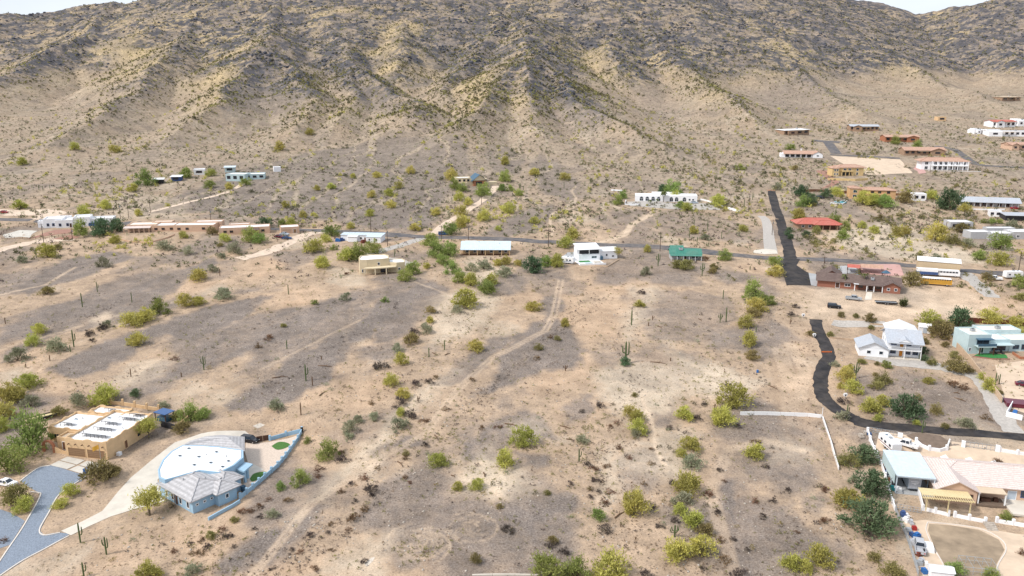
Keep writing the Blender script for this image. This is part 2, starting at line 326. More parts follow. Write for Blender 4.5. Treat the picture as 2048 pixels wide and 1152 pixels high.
for wgt, poly in [
 (1,[(90,745),(130,715),(220,680),(330,645),(420,610),(540,590),(480,640),(390,685),(330,670),(290,690),(210,745),(150,755)]),
 (.95,[(395,690),(520,640),(640,600),(730,590),(640,650),(560,690),(500,705),(420,735),(330,770),(300,765),(360,720)]),
 (1,[(440,820),(520,760),(600,700),(700,660),(760,600),(860,560),(905,575),(850,620),(790,640),(740,680),(700,690),(680,740),(640,780),(580,800),(520,830)]),
 (.9,[(740,690),(760,640),(800,600),(870,575),(890,600),(850,640),(780,685)]),
 (.95,[(30,570),(130,520),(220,500),(270,512),(180,550),(60,590),(20,585)]),
 (.95,[(0,655),(80,620),(150,600),(230,590),(300,560),(420,515),(445,525),(330,580),(240,620),(140,640),(50,672),(0,682)]),
 (.9,[(150,662),(230,605),(330,575),(380,560),(300,612),(220,648)]),
 (.9,[(0,710),(40,690),(110,650),(130,655),(70,690),(20,725),(0,728)]),
 (.95,[(260,430),(330,400),(480,340),(620,300),(760,270),(880,262),(935,285),(950,340),(890,400),(865,455),(760,460),(640,440),(480,432),(400,425)]),
 (.9,[(955,470),(1000,440),(1060,415),(1110,408),(1125,430),(1080,462),(1000,478)]),
 (.9,[(1050,330),(1080,300),(1130,330),(1170,370),(1150,410),(1080,385)]),
 (.9,[(960,300),(1010,290),(1060,310),(1040,350),(980,345)]),
 (.95,[(1020,690),(1060,640),(1115,640),(1155,670),(1170,700),(1150,740),(1090,740),(1010,780),(955,795)]),
 (.9,[(870,770),(900,730),(980,680),(1060,650),(1085,640),(1080,600),(1120,580),(1125,625),(1060,660),(980,725),(930,765)]),
 (.95,[(915,895),(1000,830),(1060,820),(1100,850),(1105,882),(1030,890),(990,920),(930,930)]),
 (.9,[(1035,905),(1100,905),(1115,930),(1080,942),(1040,935)]),(.95,[(735,895),(830,868),(852,880),(800,902),(740,908)]),
 (.75,[(780,975),(830,955),(855,980),(850,1005),(790,1015),(755,1000)]),
 (1,[(980,1005),(1050,970),(1150,990),(1165,1015),(1090,1060),(1060,1095),(1020,1065)]),
 (.9,[(515,1095),(560,1050),(640,1005),(665,1010),(610,1080),(540,1130),(510,1142)]),
 (.7,[(1240,915),(1300,888),(1325,940),(1300,995),(1250,985)]),(1,[(1428,950),(1470,955),(1488,1010),(1480,1068),(1450,1045)]),
 (.8,[(1295,825),(1350,808),(1345,850),(1310,865)]),(.9,[(1535,1045),(1590,1015),(1605,1050),(1560,1075)]),(.8,[(1125,805),(1180,788),(1195,822),(1140,845)]),
 (.65,[(1310,580),(1450,590),(1475,640),(1400,682),(1300,682),(1285,640)]),(.6,[(1170,700),(1330,705),(1420,740),(1330,790),(1240,770)]),
 (.75,[(760,1045),(830,1005),(905,1028),(935,1080),(885,1122),(800,1132),(755,1095)]),(.75,[(1480,870),(1550,860),(1600,900),(1560,930),(1500,925)]),
 (1,[(420,1140),(500,1080),(560,1040),(602,1040),(540,1112),(470,1156)]),(.6,[(700,1050),(760,1000),(800,1010),(740,1070)]),
 (.6,[(1290,430),(1360,410),(1420,430),(1500,450),(1520,490),(1400,480),(1320,470)]),(.65,[(1240,440),(1290,430),(1330,480),(1270,485),(1230,460)]),
 (.55,[(1680,520),(1730,495),(1800,480),(1850,500),(1790,520)]),(.6,[(1030,540),(1100,560),(1180,560),(1170,590),(1080,590)]),
 (.7,[(580,650),(660,630),(700,640),(640,665),(560,680)]),(.7,[(1600,1000),(1640,985),(1660,1005),(1620,1030)]),(.55,[(640,880),(700,850),(760,820),(820,800),(790,850),(700,900)]),
 ]: paint(PAVE, poly, wgt, 2.2 if poly[0][1] > 500 else 5)
for wgt, poly in [
 (1,[(1020,845),(1060,835),(1095,860),(1070,880),(1030,875)]) ,(.9,[(915,980),(960,955),(1010,975),(985,1000),(930,1000)]),
 (.8,[(1190,740),(1260,720),(1380,740),(1380,800),(1260,850),(1200,800)]),(.8,[(1330,700),(1440,730),(1540,760),(1450,800),(1370,790)]),
 (.8,[(600,1000),(700,900),(820,800),(900,740),(940,730),(860,800),(740,920),(660,1010)]),(.8,[(900,960),(990,880),(1100,1000),(1000,1000)]),
 (.8,[(1240,640),(1300,570),(1320,580),(1260,690)]),(.7,[(1200,900),(1250,880),(1250,1000),(1210,1060),(1190,980)]),(.8,[(620,1152),(700,1090),(800,1050),(760,1152)]),
 (.9,[(1640,470),(1760,440),(1900,480),(1990,530),(1800,520),(1700,500)]),(.7,[(1180,940),(1330,860),(1400,860),(1370,990),(1330,960)]),
 (.6,[(1520,880),(1560,870),(1640,900),(1600,940),(1520,930)]),(.8,[(0,745),(60,730),(80,770),(0,800)]),(.6,[(150,440),(260,380),(380,400),(380,440),(260,440)]),
 (.7,[(840,600),(960,570),(1010,600),(960,660),(860,700)]),(.7,[(920,540),(1000,530),(1000,570),(930,575)]),(.6,[(1820,980),(1900,985),(1930,1040),(1880,1060)])]: paint(PALE, poly, wgt, 5)
for wgt, poly in [
 (.9,[(560,600),(620,590),(660,610),(600,625),(550,622)]),(.8,[(490,520),(560,510),(600,540),(500,560)]),(.7,[(720,700),(850,590),(880,600),(780,690)]),
 (.9,[(700,1100),(770,1080),(800,1130),(740,1152),(680,1152)]),(.8,[(820,1000),(880,980),(910,1020),(880,1060)]),(.6,[(1080,720),(1180,700),(1200,760),(1100,790),(1040,790)]),
 (.7,[(1030,720),(1110,690),(1160,720),(1100,740)]),(.8,[(1460,1000),(1500,980),(1580,1050),(1540,1100)]),(.9,[(1620,560),(1780,590),(1900,620),(2048,640),(2048,600),(1930,570),(1830,580),(1640,575)]),
 (.7,[(1640,700),(1700,740),(1900,760),(1950,830),(1800,840),(1690,810)]),(.7,[(1560,720),(1620,660),(1610,780),(1560,830)]),(.7,[(420,860),(600,840),(640,870),(560,1000),(430,1120),(300,1110),(320,1060),(440,1040)]),
 (.8,[(840,1090),(1020,1110),(1040,1152),(840,1152)]),(.7,[(1100,610),(1250,600),(1270,660),(1180,690),(1120,650)]),(.6,[(0,700),(60,690),(180,780),(90,840),(0,900)]),
 (.6,[(350,560),(450,530),(500,545),(420,580),(340,590)]),(.8,[(1130,570),(1280,520),(1330,540),(1280,590),(1180,590)]),(.7,[(1600,430),(1750,430),(1740,500),(1620,500)])]: paint(ORNG, poly, wgt, 6)
# two-track road, foot trails, tyre circles
T2 = [(495,1160),(560,1085),(620,1010),(690,965),(760,920),(850,868),(880,825),(920,775),(985,715),(1045,685),(1090,662),(1108,630),(1116,590),(1122,560)]
for off in (-6, 6): brush(TRACK, [(x + off * (.5 + y/2300), y) for x, y in T2], .9, .42, .5)
for ln, wd, wt in [([(1152,372),(1143,382),(1152,396),(1147,412),(1146,428)],.9,.9),([(1120,418),(1102,430),(1100,445),(1106,460),(1103,470)],1.2,.9),
 ([(1190,488),(1250,470),(1262,450),(1300,430),(1316,412)],3.2,.9),([(1340,330),(1350,320),(1345,305)],1.5,.8),([(790,240),(830,226),(850,222),(838,236),(760,248)],2.0,.9),
 ([(1050,232),(1200,230),(1270,228)],1.4,.7),([(1270,230),(1330,262),(1322,300),(1345,320)],1.6,.6),([(640,160),(700,190)],1.2,.5),([(1030,132),(1050,122),(1080,138)],9,.7),
 ([(1285,800),(1305,850),(1312,900),(1330,930)],1.0,.7),([(1580,690),(1610,740),(1600,800)],4,.35),([(1370,1000),(1420,1060),(1450,1110)],.8,.6),
 ([(80,740),(120,700),(330,610),(450,560)],1.2,.35),([(0,590),(90,570),(150,535)],1.3,.5),([(0,700),(150,655),(170,650)],1.0,.4),
 ([(1290,430),(1240,470),(1220,490)],2.5,.5),([(1560,700),(1580,760),(1580,820)],5,.3),([(520,740),(620,690),(720,640)],.8,.4),([(820,560),(900,590),(980,640)],1.0,.3),
 ([(1470,1152),(1440,1050),(1420,980),(1460,900),(1530,880),(1600,900)],3,.3)]: brush(TRACK, ln, wd, wt, .5)
rg = random.Random(5)
for cx, cy, n, rm in ((838,1082,34,56), (940,1060,16,42)):
    for k in range(n):
        r_ = rm * (.25 + .75 * rg.random()); a0 = rg.random() * 6.28; ox, oy = rg.uniform(-22, 22), rg.uniform(-12, 12); span = rg.uniform(.8, 2.6)
        brush(TRACK, [(cx + ox + r_*1.25*math.cos(a0 + span*j/14), cy + oy + r_*.72*math.sin(a0 + span*j/14)) for j in range(15)], .42, rg.uniform(.12, .5), .3)
# broad natural variation beyond the painted patches
band = fbm((X*.8+Y*.5)/60, (Y*.8-X*.5)/22, 4, 61); nat = fbm(X/42, Y/60, 4, 71)
inner = (RRg < 330)
PAVE = np.clip(np.maximum(PAVE, np.where(Y > 330, .75, .85) * sstep(-.05, .32, nat + .5*band * (X < -20))) * (1 - TRACK) * (1 - .55*PALE), 0, 1)
PALE = np.maximum(PALE, .6 * sstep(.18, .5, fbm(X/35, Y/50, 3, 83))); ORNG = np.maximum(.7*ORNG, .4 * sstep(.1, .45, fbm(X/30, Y/40, 3, 97))) * (1 - .6*sstep(380, 480, Y))
RILL = sstep(.86, .97, 1 - np.abs(perlin((X + 10*fbm(X/30, Y/40, 2, 111)) / 26, (Y + .25*X) / 150, 113)) * 2.2) * sstep(150, 260, Y) * (1 - sstep(900, 1200, Y))
RILL = RILL * (.22 + .78*sstep(400, 470, Y)); PALE = np.maximum(PALE, RILL * .75); PAVE = PAVE * (1 - .6*RILL)
# mountain rock and grass
mtn = sstep(3, 45, MT)
ROCK = mtn * np.clip(.25 + .55 * fbm(X/75, Y/75, 4, 15) + .45*CREST + .5 * sstep(900, 1500, Y) + .35 * sstep(0, 500, X), 0, 1)
GOLD = mtn * np.clip(.35 + 1.3 * fbm(X/90, Y/90, 3, 25) - .35*CREST, 0, 1) + .08 * (1-mtn) * sstep(450, 800, Y)
SCREE_SHADE = np.zeros(X.shape); RK2 = np.zeros(X.shape); GD2 = np.zeros(X.shape)
for A_, wgt, poly in [
 (SCREE_SHADE,1,[(520,85),(560,115),(600,165),(640,222),(570,232),(500,222),(430,268),(470,190)]),(SCREE_SHADE,1,[(570,20),(650,68),(722,130),(800,192),(855,222),(770,232),(690,200),(610,120)]),
 (SCREE_SHADE,.9,[(860,30),(990,30),(1030,100),(960,150),(900,170),(860,120)]),(SCREE_SHADE,1,[(1050,122),(1120,155),(1200,218),(1300,268),(1180,280),(1090,230)]),(SCREE_SHADE,.9,[(1480,180),(1600,150),(1720,190),(1650,225),(1540,220)]),
 (SCREE_SHADE,.8,[(110,180),(140,170),(170,230),(120,240)]),(SCREE_SHADE,.8,[(210,170),(250,180),(260,225),(200,225)]),(SCREE_SHADE,.8,[(1250,170),(1330,180),(1420,230),(1300,240)]),
 (RK2,1,[(1110,35),(1230,65),(1350,88),(1345,112),(1250,98),(1120,65)]),(RK2,.9,[(1380,-5),(1560,15),(1700,55),(1850,105),(2048,150),(2048,20),(1900,30),(1750,30),(1600,0)]),(RK2,.8,[(0,55),(110,95),(60,130),(0,120)]),(RK2,.8,[(360,15),(620,15),(640,60),(500,80),(380,70)]),
 (RK2,.9,[(480,130),(560,125),(540,170),(480,165)]),(RK2,.8,[(860,10),(1050,10),(1040,60),(900,50)]),(RK2,.9,[(1200,60),(1420,60),(1400,110),(1240,105)]),(RK2,.7,[(180,170),(240,180),(230,225),(190,215)]),(RK2,.8,[(80,10),(240,20),(220,50),(100,60)]),
 (GD2,1,[(0,180),(160,140),(210,205),(60,245),(0,235)]),(GD2,1,[(300,200),(420,180),(420,262),(290,262)]),(GD2,1,[(600,212),(720,200),(770,262),(600,268)]),(GD2,1,[(770,50),(850,50),(850,155),(765,145)]),(GD2,1,[(1100,60),(1170,60),(1240,155),(1180,155)]),
 (GD2,1,[(1330,150),(1500,172),(1510,212),(1400,205)]),(GD2,.8,[(1690,212),(1770,228),(1720,248)]),(GD2,.9,[(1500,70),(1650,100),(1640,150),(1520,130)]),(GD2,.8,[(1730,110),(1850,140),(1850,180),(1740,160)]),(GD2,.9,[(900,180),(1000,185),(960,240),(900,245)]),(GD2,.8,[(230,100),(330,90),(340,170),(250,165)])]: paint(A_, poly, wgt, 22)
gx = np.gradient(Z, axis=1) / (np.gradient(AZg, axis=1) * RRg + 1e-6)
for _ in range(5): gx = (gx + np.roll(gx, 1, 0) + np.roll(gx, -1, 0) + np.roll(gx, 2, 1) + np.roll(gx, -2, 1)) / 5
ASP = np.clip(gx * 2.6, -1, 1)        # slope facing: sun side straw, shade side scree, shading put into the colour
SCREE_SHADE = np.clip(SCREE_SHADE + .7 * np.clip(-ASP - .08, 0, 1) * mtn, 0, 1); GD2 = np.clip(GD2 + .65 * np.clip(ASP - .08, 0, 1), 0, 1) * (1 - .5*SCREE_SHADE)
GOLD = np.clip(GOLD * (1 - .8*SCREE_SHADE) + .6*GD2*mtn, 0, 1); ROCK = np.clip(ROCK * (1 - .55*GD2) + .4*RK2*mtn + .15*SCREE_SHADE*mtn, 0, 1)
PAVE = np.maximum(PAVE, SCREE_SHADE * .85); PAVE = np.maximum(PAVE, .34 * sstep(420, 520, Y) * (1 - .7*mtn) * (1-TRACK)); paint(TRACK, [(1640,576),(1800,592),(1900,600),(1985,600),(1960,640),(1880,638),(1700,640),(1610,632),(1600,590)], .75, 7); paint(TRACK, [(178,642),(200,631),(222,627),(234,634),(214,644),(190,648)], .95, 3); paint(PALE, [(170,645),(200,629),(225,625),(240,634),(214,648),(190,652)], 1, 3); paint(TRACK, [(1800,560),(1900,566),(1985,598),(1900,612),(1810,592)], .7, 5)
nr, na = X.shape
V = np.column_stack([X.ravel(), Y.ravel(), Z.ravel()])
i0 = (np.arange(nr-1)[:,None] * na + np.arange(na-1)[None,:]).ravel()
FC = np.column_stack([i0, i0+1, i0+na+1, i0+na])[:, ::-1]
def ground_material():
    m = bpy.data.materials.new('desert_ground'); m.use_nodes = True; t = m.node_tree; N = t.nodes; L = t.links; b = N['Principled BSDF']
    b.inputs['Roughness'].default_value = .95; b.inputs['Specular IOR Level'].default_value = .1
    geo = N.new('ShaderNodeNewGeometry')
    def attr(n):
        a = N.new('ShaderNodeAttribute'); a.attribute_name = n; s = N.new('ShaderNodeSeparateColor'); L.new(a.outputs['Color'], s.inputs[0]); return s.outputs
    ga = attr('ga'); gb = attr('gb')
    def noise(scale, det=4, rough=.6, dim='3D'):
        n = N.new('ShaderNodeTexNoise'); n.inputs['Scale'].default_value = scale; n.inputs['Detail'].default_value = det; n.inputs['Roughness'].default_value = rough
        L.new(geo.outputs['Position'], n.inputs['Vector']); return n.outputs['Fac']
    def rng(x, a, c, lo=0, hi=1):
        r = N.new('ShaderNodeMapRange'); r.inputs[1].default_value = a; r.inputs[2].default_value = c; r.inputs[3].default_value = lo; r.inputs[4].default_value = hi; L.new(x, r.inputs[0]); return r.outputs[0]
    def mth(op, x, y):
        n = N.new('ShaderNodeMath'); n.operation = op
        for i, q in enumerate((x, y)):
            if isinstance(q, (int, float)): n.inputs[i].default_value = q
            else: L.new(q, n.inputs[i])
        return n.outputs[0]
    def mixc(f, a, c, mode='MIX'):
        n = N.new('ShaderNodeMix'); n.data_type = 'RGBA'; n.blend_type = mode
        for i, q in ((0, f), (6, a), (7, c)):
            if isinstance(q, (int, float)): n.inputs[i].default_value = q
            elif isinstance(q, tuple): n.inputs[i].default_value = (*q, 1)
            else: L.new(q, n.inputs[i])
        return n.outputs[2]
    n_fine = noise(2.6, 6, .75); n_mid = noise(.45, 5, .65); n_big = noise(.06, 4)
    c = mixc(rng(n_mid, .35, .65), (.44,.325,.228), (.34,.255,.187))
    c = mixc(mth('MULTIPLY', ga[2], rng(n_mid, .3, .6)), c, (.53,.36,.235))            # orange clay
    c = mixc(mth('MULTIPLY', rng(mth('ADD', ga[1], mth('MULTIPLY', mth('SUBTRACT', n_mid, .5), 1.0)), .15, .95), .85), c, (.53,.445,.345))           # pale silt
    pv = rng(mth('ADD', ga[0], mth('MULTIPLY', mth('SUBTRACT', mth('ADD', mth('MULTIPLY', n_mid, .5), mth('MULTIPLY', n_fine, .5)), .5), 1.25)), .12, 1.0)
    c = mixc(pv, c, mixc(rng(n_fine, .35, .62), (.128,.107,.098), (.25,.21,.182)))        # dark varnished gravel
    c = mixc(mth('MULTIPLY', gb[2], .9), c, (.60,.47,.35))
    fa = N.new('ShaderNodeAttribute'); fa.attribute_name = 'gb'; far_ = fa.outputs['Alpha']
    c = mixc(mth('MULTIPLY', mth('MULTIPLY', far_, mth('SUBTRACT', 1.0, mth('MULTIPLY', pv, .8))), rng(noise(.03, 5, .65), .36, .6, .15, .85)), c, mixc(rng(n_mid, .35, .65), (.33,.27,.205), (.25,.205,.165)))
    # mountain
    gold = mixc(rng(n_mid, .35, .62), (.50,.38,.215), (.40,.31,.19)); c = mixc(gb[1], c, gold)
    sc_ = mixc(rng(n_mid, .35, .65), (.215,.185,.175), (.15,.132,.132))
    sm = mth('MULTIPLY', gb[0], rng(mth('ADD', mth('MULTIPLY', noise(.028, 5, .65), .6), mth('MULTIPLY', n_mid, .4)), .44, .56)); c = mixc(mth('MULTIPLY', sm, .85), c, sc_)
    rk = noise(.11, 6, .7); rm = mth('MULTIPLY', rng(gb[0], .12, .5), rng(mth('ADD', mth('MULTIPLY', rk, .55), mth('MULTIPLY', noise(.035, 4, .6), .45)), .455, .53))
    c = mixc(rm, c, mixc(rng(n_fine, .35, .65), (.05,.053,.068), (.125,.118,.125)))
    # speckle of stones and little plants
    vo = N.new('ShaderNodeTexVoronoi'); vo.inputs['Scale'].default_value = 1.1; L.new(geo.outputs['Position'], vo.inputs['Vector'])
    sp = mth('MULTIPLY', rng(vo.outputs['Distance'], .14, .32, 1, 0), rng(noise(.2, 3), .4, .58)); c = mixc(mth('MULTIPLY', sp, .72), c, (.12,.095,.075))
    vo2 = N.new('ShaderNodeTexVoronoi'); vo2.inputs['Scale'].default_value = 2.2; L.new(geo.outputs['Position'], vo2.inputs['Vector'])
    sp2 = mth('MULTIPLY', rng(vo2.outputs['Distance'], .1, .3, 1, 0), rng(noise(.5, 3), .38, .58)); c = mixc(mth('MULTIPLY', sp2, .62), c, (.13,.10,.08))
    vo3 = N.new('ShaderNodeTexVoronoi'); vo3.inputs['Scale'].default_value = .42; L.new(geo.outputs['Position'], vo3.inputs['Vector']);
    sp3 = mth('MULTIPLY', mth('MULTIPLY', rng(vo3.outputs['Distance'], .2, .42, 1, 0), rng(noise(.05, 4), .34, .54)), rng(far_, .1, .6)); c = mixc(mth('MULTIPLY', sp3, .72), c, (.13,.115,.075))
    c = mixc(1.0, c, rng(n_fine, .25, .75, .64, 1.36), 'MULTIPLY'); c = mixc(1.0, c, rng(n_big, .3, .7, .86, 1.12), 'MULTIPLY'); c = mixc(1.0, c, rng(noise(.17, 4, .6), .3, .7, .8, 1.17), 'MULTIPLY')
    L.new(c, b.inputs['Base Color'])
    bn = N.new('ShaderNodeBump'); bn.inputs['Strength'].default_value = .6; bn.inputs['Distance'].default_value = .5
    L.new(mth('ADD', mth('MULTIPLY', n_mid, 1.0), mth('MULTIPLY', n_fine, .35)), bn.inputs['Height']); L.new(bn.outputs[0], b.inputs['Normal'])
    return m
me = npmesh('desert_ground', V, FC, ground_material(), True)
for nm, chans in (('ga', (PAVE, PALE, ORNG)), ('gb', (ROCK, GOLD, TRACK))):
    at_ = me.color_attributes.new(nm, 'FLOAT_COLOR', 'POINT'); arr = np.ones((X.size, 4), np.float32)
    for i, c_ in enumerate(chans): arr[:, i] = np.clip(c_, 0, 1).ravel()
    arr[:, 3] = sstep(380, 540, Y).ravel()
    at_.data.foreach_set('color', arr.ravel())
ground = bpy.data.objects.new('desert_ground', me); COL.objects.link(ground); ground['kind'] = 'structure'
# ------------------------------------------------------------------ sheets on the ground: roads, drives, yards
LAYER = {}
def drape(name, mat_, pts2, lift, step=1.2, kind='structure', thick=0.0, label=None, cat=None):
    """a sheet over the ground inside a world polygon, following the ground"""
    pts2 = np.asarray(pts2); bm = bmesh.new(); vs_ = [bm.verts.new((p[0], p[1], 0)) for p in pts2]; f = bm.faces.new(vs_)
    if f.normal.z < 0 or f.calc_area() and (f.normal_update() or f.normal.z < 0): bmesh.ops.reverse_faces(bm, faces=[f])
    bmesh.ops.triangulate(bm, faces=bm.faces[:])
    lo, hi = pts2.min(0), pts2.max(0)
    size = max(hi - lo); stp = max(step, size / 70)
    for axis in (0, 1):
        k = math.ceil(lo[axis] / stp) * stp
        while k < hi[axis]:
            co = [0, 0, 0]; no = [0, 0, 0]; co[axis] = k; no[axis] = 1
            bmesh.ops.bisect_plane(bm, geom=bm.verts[:] + bm.edges[:] + bm.faces[:], plane_co=co, plane_no=no); k += stp
    xy = np.array([v.co[:2] for v in bm.verts]); z = G(xy[:,0], xy[:,1])
    for v, q in zip(bm.verts, z): v.co.z = q + lift
    if thick:
        be = [e for e in bm.edges if e.is_boundary]; r_ = bmesh.ops.extrude_edge_only(bm, edges=be)
        for g in r_['geom']:
            if isinstance(g, bmesh.types.BMVert): g.co.z -= thick
    for fc in bm.faces: fc.smooth = True
    me_ = bpy.data.meshes.new(name); bm.to_mesh(me_); bm.free(); me_.materials.append(M(mat_))
    o = bpy.data.objects.new(name, me_); COL.objects.link(o); return tag(o, label, cat, None, kind)
def sheet(name, mat_, px, lift, step=1.2, **k): return drape(name, mat_, at_many(px)[:, :2], lift, step, **k)
def smooth_line(w_, n=6):
    """Catmull-Rom through world points"""
    P_ = [w_[0]] + list(w_) + [w_[-1]]; o = []
    for i in range(1, len(P_) - 2):
        for k in range(n):
            t = k / n; a, b, c, e = P_[i-1], P_[i], P_[i+1], P_[i+2]
            o.append(.5 * ((2*b) + (c-a)*t + (2*a-5*b+4*c-e)*t*t + (3*b-a-3*c+e)*t**3))
    return np.array(o + [P_[-2]])
def strip(name, mat_, px, width, lift, rough=0.0, n=6, kind='structure', half=3, **k):
    """a road of a given width (metres) along a line on the picture"""
    w_ = smooth_line(at_many(px)[:, :2], n); tg = np.gradient(w_, axis=0); tg /= np.linalg.norm(tg, axis=1)[:,None]; nn = np.column_stack([-tg[:,1], tg[:,0]])
    q = random.Random(len(px)); cols = np.linspace(-.5, .5, 2*half+1); V_ = []
    for i in range(len(w_)):
        j0, j1 = q.uniform(-rough, rough), q.uniform(-rough, rough); wd = width[0] + (width[1]-width[0]) * i/(len(w_)-1) if isinstance(width, tuple) else width
        for c_ in cols: p = w_[i] + nn[i] * (c_ * wd + (j0 if c_ < -.4 else j1 if c_ > .4 else 0)); V_.append((p[0], p[1]))
    V_ = np.array(V_); z = G(V_[:,0], V_[:,1]) + lift; m_ = len(cols)
    fs = [(i*m_+j, (i+1)*m_+j, (i+1)*m_+j+1, i*m_+j+1) for i in range(len(w_)-1) for j in range(m_-1)]
    me_ = npmesh(name, np.column_stack([V_, z]), np.array(fs)[:, ::-1], M(mat_), True); o = bpy.data.objects.new(name, me_); COL.objects.link(o); return tag(o, kind=kind)
MAIN = [(-30,438),(60,440),(150,443),(240,447),(340,452),(450,455),(520,457),(600,460),(700,464),(790,470),(850,474),(940,476),(1030,479),(1100,484),(1180,488),(1250,491),(1310,493),(1360,497),(1410,503),(1460,509),(1520,515),(1600,518),(1680,521),(1760,527),(1830,533),(1900,540),(1980,546),(2090,555)]
strip('road', 'asphalt_old', MAIN, 6.2, .07, .15)
strip('asphalt_drive', 'asphalt_new', [(1543,382),(1550,412),(1561,444),(1568,470),(1577,495),(1581,517)], (4.6, 5.6), .10, .35)
sheet('asphalt_apron', 'asphalt_new', [(1557,519),(1578,515),(1600,519),(1593,531),(1617,546),(1622,571),(1573,571),(1566,546)], .12)
sheet('concrete_apron', 'grey_concrete', [(1617,546),(1639,549),(1633,573),(1622,571)], .14)
strip('asphalt_lane', 'asphalt_new', [(1631,639),(1637,662),(1650,690),(1657,712),(1646,738),(1641,765),(1645,792),(1664,812),(1690,828),(1730,845),(1800,855),(1900,863),(2060,876)], 4.1, .08, .3)
sheet('asphalt_patch', 'asphalt_new', [(1705,842),(1750,851),(1730,856),(1708,850)], .06)
strip('concrete_drive', 'grey_gravel', [(1522,432),(1531,440),(1536,460),(1538,480),(1542,503)], (4.2, 6), .09)
sheet('concrete_apron', 'pale_concrete', [(1508,501),(1530,498),(1552,500),(1556,508),(1530,509),(1506,506)], .13)
strip('dirt_drive', 'dirt_track', [(868,468),(890,448),(920,430),(955,408),(980,388),(992,372)], 4.2, .06, .4)
strip('dirt_drive', 'dirt_track', [(300,424),(340,414),(400,399),(450,386),(482,370)], 3.2, .06, .3)
strip('dirt_drive', 'dirt_track', [(648,462),(610,470),(570,490),(530,505),(480,518)], 6.5, .05, .8)
strip('dirt_drive', 'grey_gravel', [(846,476),(810,488),(770,500),(740,508),(760,517),(800,524),(825,530)], 5, .05, .5)
strip('asphalt_drive', 'asphalt_old', [(1624,281),(1655,283),(1680,285)], 9, .12)
strip('asphalt_drive', 'asphalt_old', [(1654,283),(1664,296),(1673,308)], (8, 8), .14)
strip('road', 'asphalt_old', [(1660,309),(1720,312),(1800,317)], 6, .10)
strip('road', 'asphalt_old', [(1868,293),(1905,298),(1925,310),(1952,328),(2000,333),(2060,336)], 6, .10)
sheet('graded_lot', 'pad_dirt', [(1660,312),(1800,319),(1825,346),(1740,350),(1690,330)], .06, 3)
sheet('red_gravel_drive', 'red_gravel', [(1632,341),(1660,341),(1662,352),(1680,365),(1655,377),(1640,378),(1662,366),(1650,354)], .07, 3)
sheet('gravel_drive', 'blue_gravel', [(-10,1140),(22,1092),(51,1049),(80,997),(79,986),(62,977),(40,962),(77,935),(100,930),(172,952),(168,960),(140,972),(114,993),(100,1020),(80,1062),(88,1070),(118,1065),(140,1068),(100,1092),(50,1120),(0,1152)], .05)
sheet('gravel_drive', 'blue_gravel', [(-30,1010),(22,1026),(50,1042),(20,1090),(-40,1110)], .04)
def kerb(px, w_=.25, h=.12, m='curb', label=None):
    wl = smooth_line(at_many(px)[:, :2], 5); z = G(wl[:,0], wl[:,1]); mb = MB()
    for i in range(len(wl)-1): mb.bar((*wl[i], z[i] + h/2), (*wl[i+1], z[i+1] + h/2), w_, h + .1)
    return tag(mb.build('kerb', m), kind='structure')
kerb([(172,953),(140,974),(114,995),(98,1025),(79,1060),(90,1071),(120,1066)]); kerb([(60,984),(77,986),(80,994),(50,1048),(22,1090),(-4,1128)]); kerb([(138,1072),(90,1098),(40,1125),(0,1152)]); kerb([(40,963),(62,946),(80,935),(100,932)])
sheet('concrete_drive', 'pale_concrete', [(122,1062),(165,1043),(205,1022),(235,985),(262,955),(298,925),(330,900),(350,885),(400,868),(490,862),(500,870),(420,885),(345,925),(315,960),(320,985),(330,1002),(300,1012),(270,1018),(220,1034),(180,1052),(142,1071)], .06)
TILE = [(100,928),(125,916),(160,925),(213,936),(205,948),(172,946),(140,938)]
for q in ([(100,931),(118,922),(152,931),(134,939)], [(120,921),(135,914),(170,921),(154,930)], [(138,940),(156,932),(188,940),(172,951)], [(158,931),(174,922),(210,930),(192,939)]): sheet('concrete_drive', 'concrete', q, .10)
strip('gravel_drive', 'grey_gravel', [(1735,712),(1780,722),(1840,728),(1900,738),(1950,752),(1985,790),(2000,825),(2030,866)], (6, 5), .06, .4)
sheet('yard', 'pad_dirt', [(1990,730),(2060,720),(2060,830),(2015,815)], .05, 2)
sheet('yard', 'pad_dirt', [(1760,862),(2060,905),(2060,935),(1960,930),(1900,935),(1840,915),(1750,900)], .05, 2)
sheet('yard', 'pad_dirt', [(1800,1045),(1850,1040),(1960,1055),(2060,1070),(2060,1152),(1850,1165),(1830,1110)], .05, 2)
kerb([(1855,1045),(1852,1062),(1866,1095),(1886,1130),(1890,1160)], .2); kerb([(1855,1045),(1900,1049),(1960,1058),(2000,1078),(2012,1100),(1996,1130),(1990,1160)], .2)
sheet('bare_lawn', 'bare_turf', [(1858,1048),(1900,1051),(1958,1060),(1998,1080),(2009,1100),(1993,1128),(1985,1165),(1892,1165),(1889,1130),(1869,1095),(1856,1062)], .065, 2)

ground_yard = [sheet('red_gravel_yard', 'red_gravel', [(55,478),(120,468),(152,466),(148,458),(110,460),(80,470)], .07, 2), sheet('red_gravel_yard', 'red_gravel', [(105,478),(140,470),(160,474),(140,480)], .08, 2),
 sheet('court', 'concrete', [(5,470),(40,460),(75,462),(60,476),(10,476)], .07, 2)]
strip('dirt_road', 'dirt_track', [(-20,505),(40,490),(90,482),(150,478)], 7, .05, .8)
strip('dirt_road', 'dirt_track', [(-30,424),(30,426),(70,424),(100,428),(90,440)], 14, .05, 1)
strip('dirt_road', 'grey_gravel', [(1925,545),(1945,560),(1965,578),(1985,595)], (8,6), .05, .6)
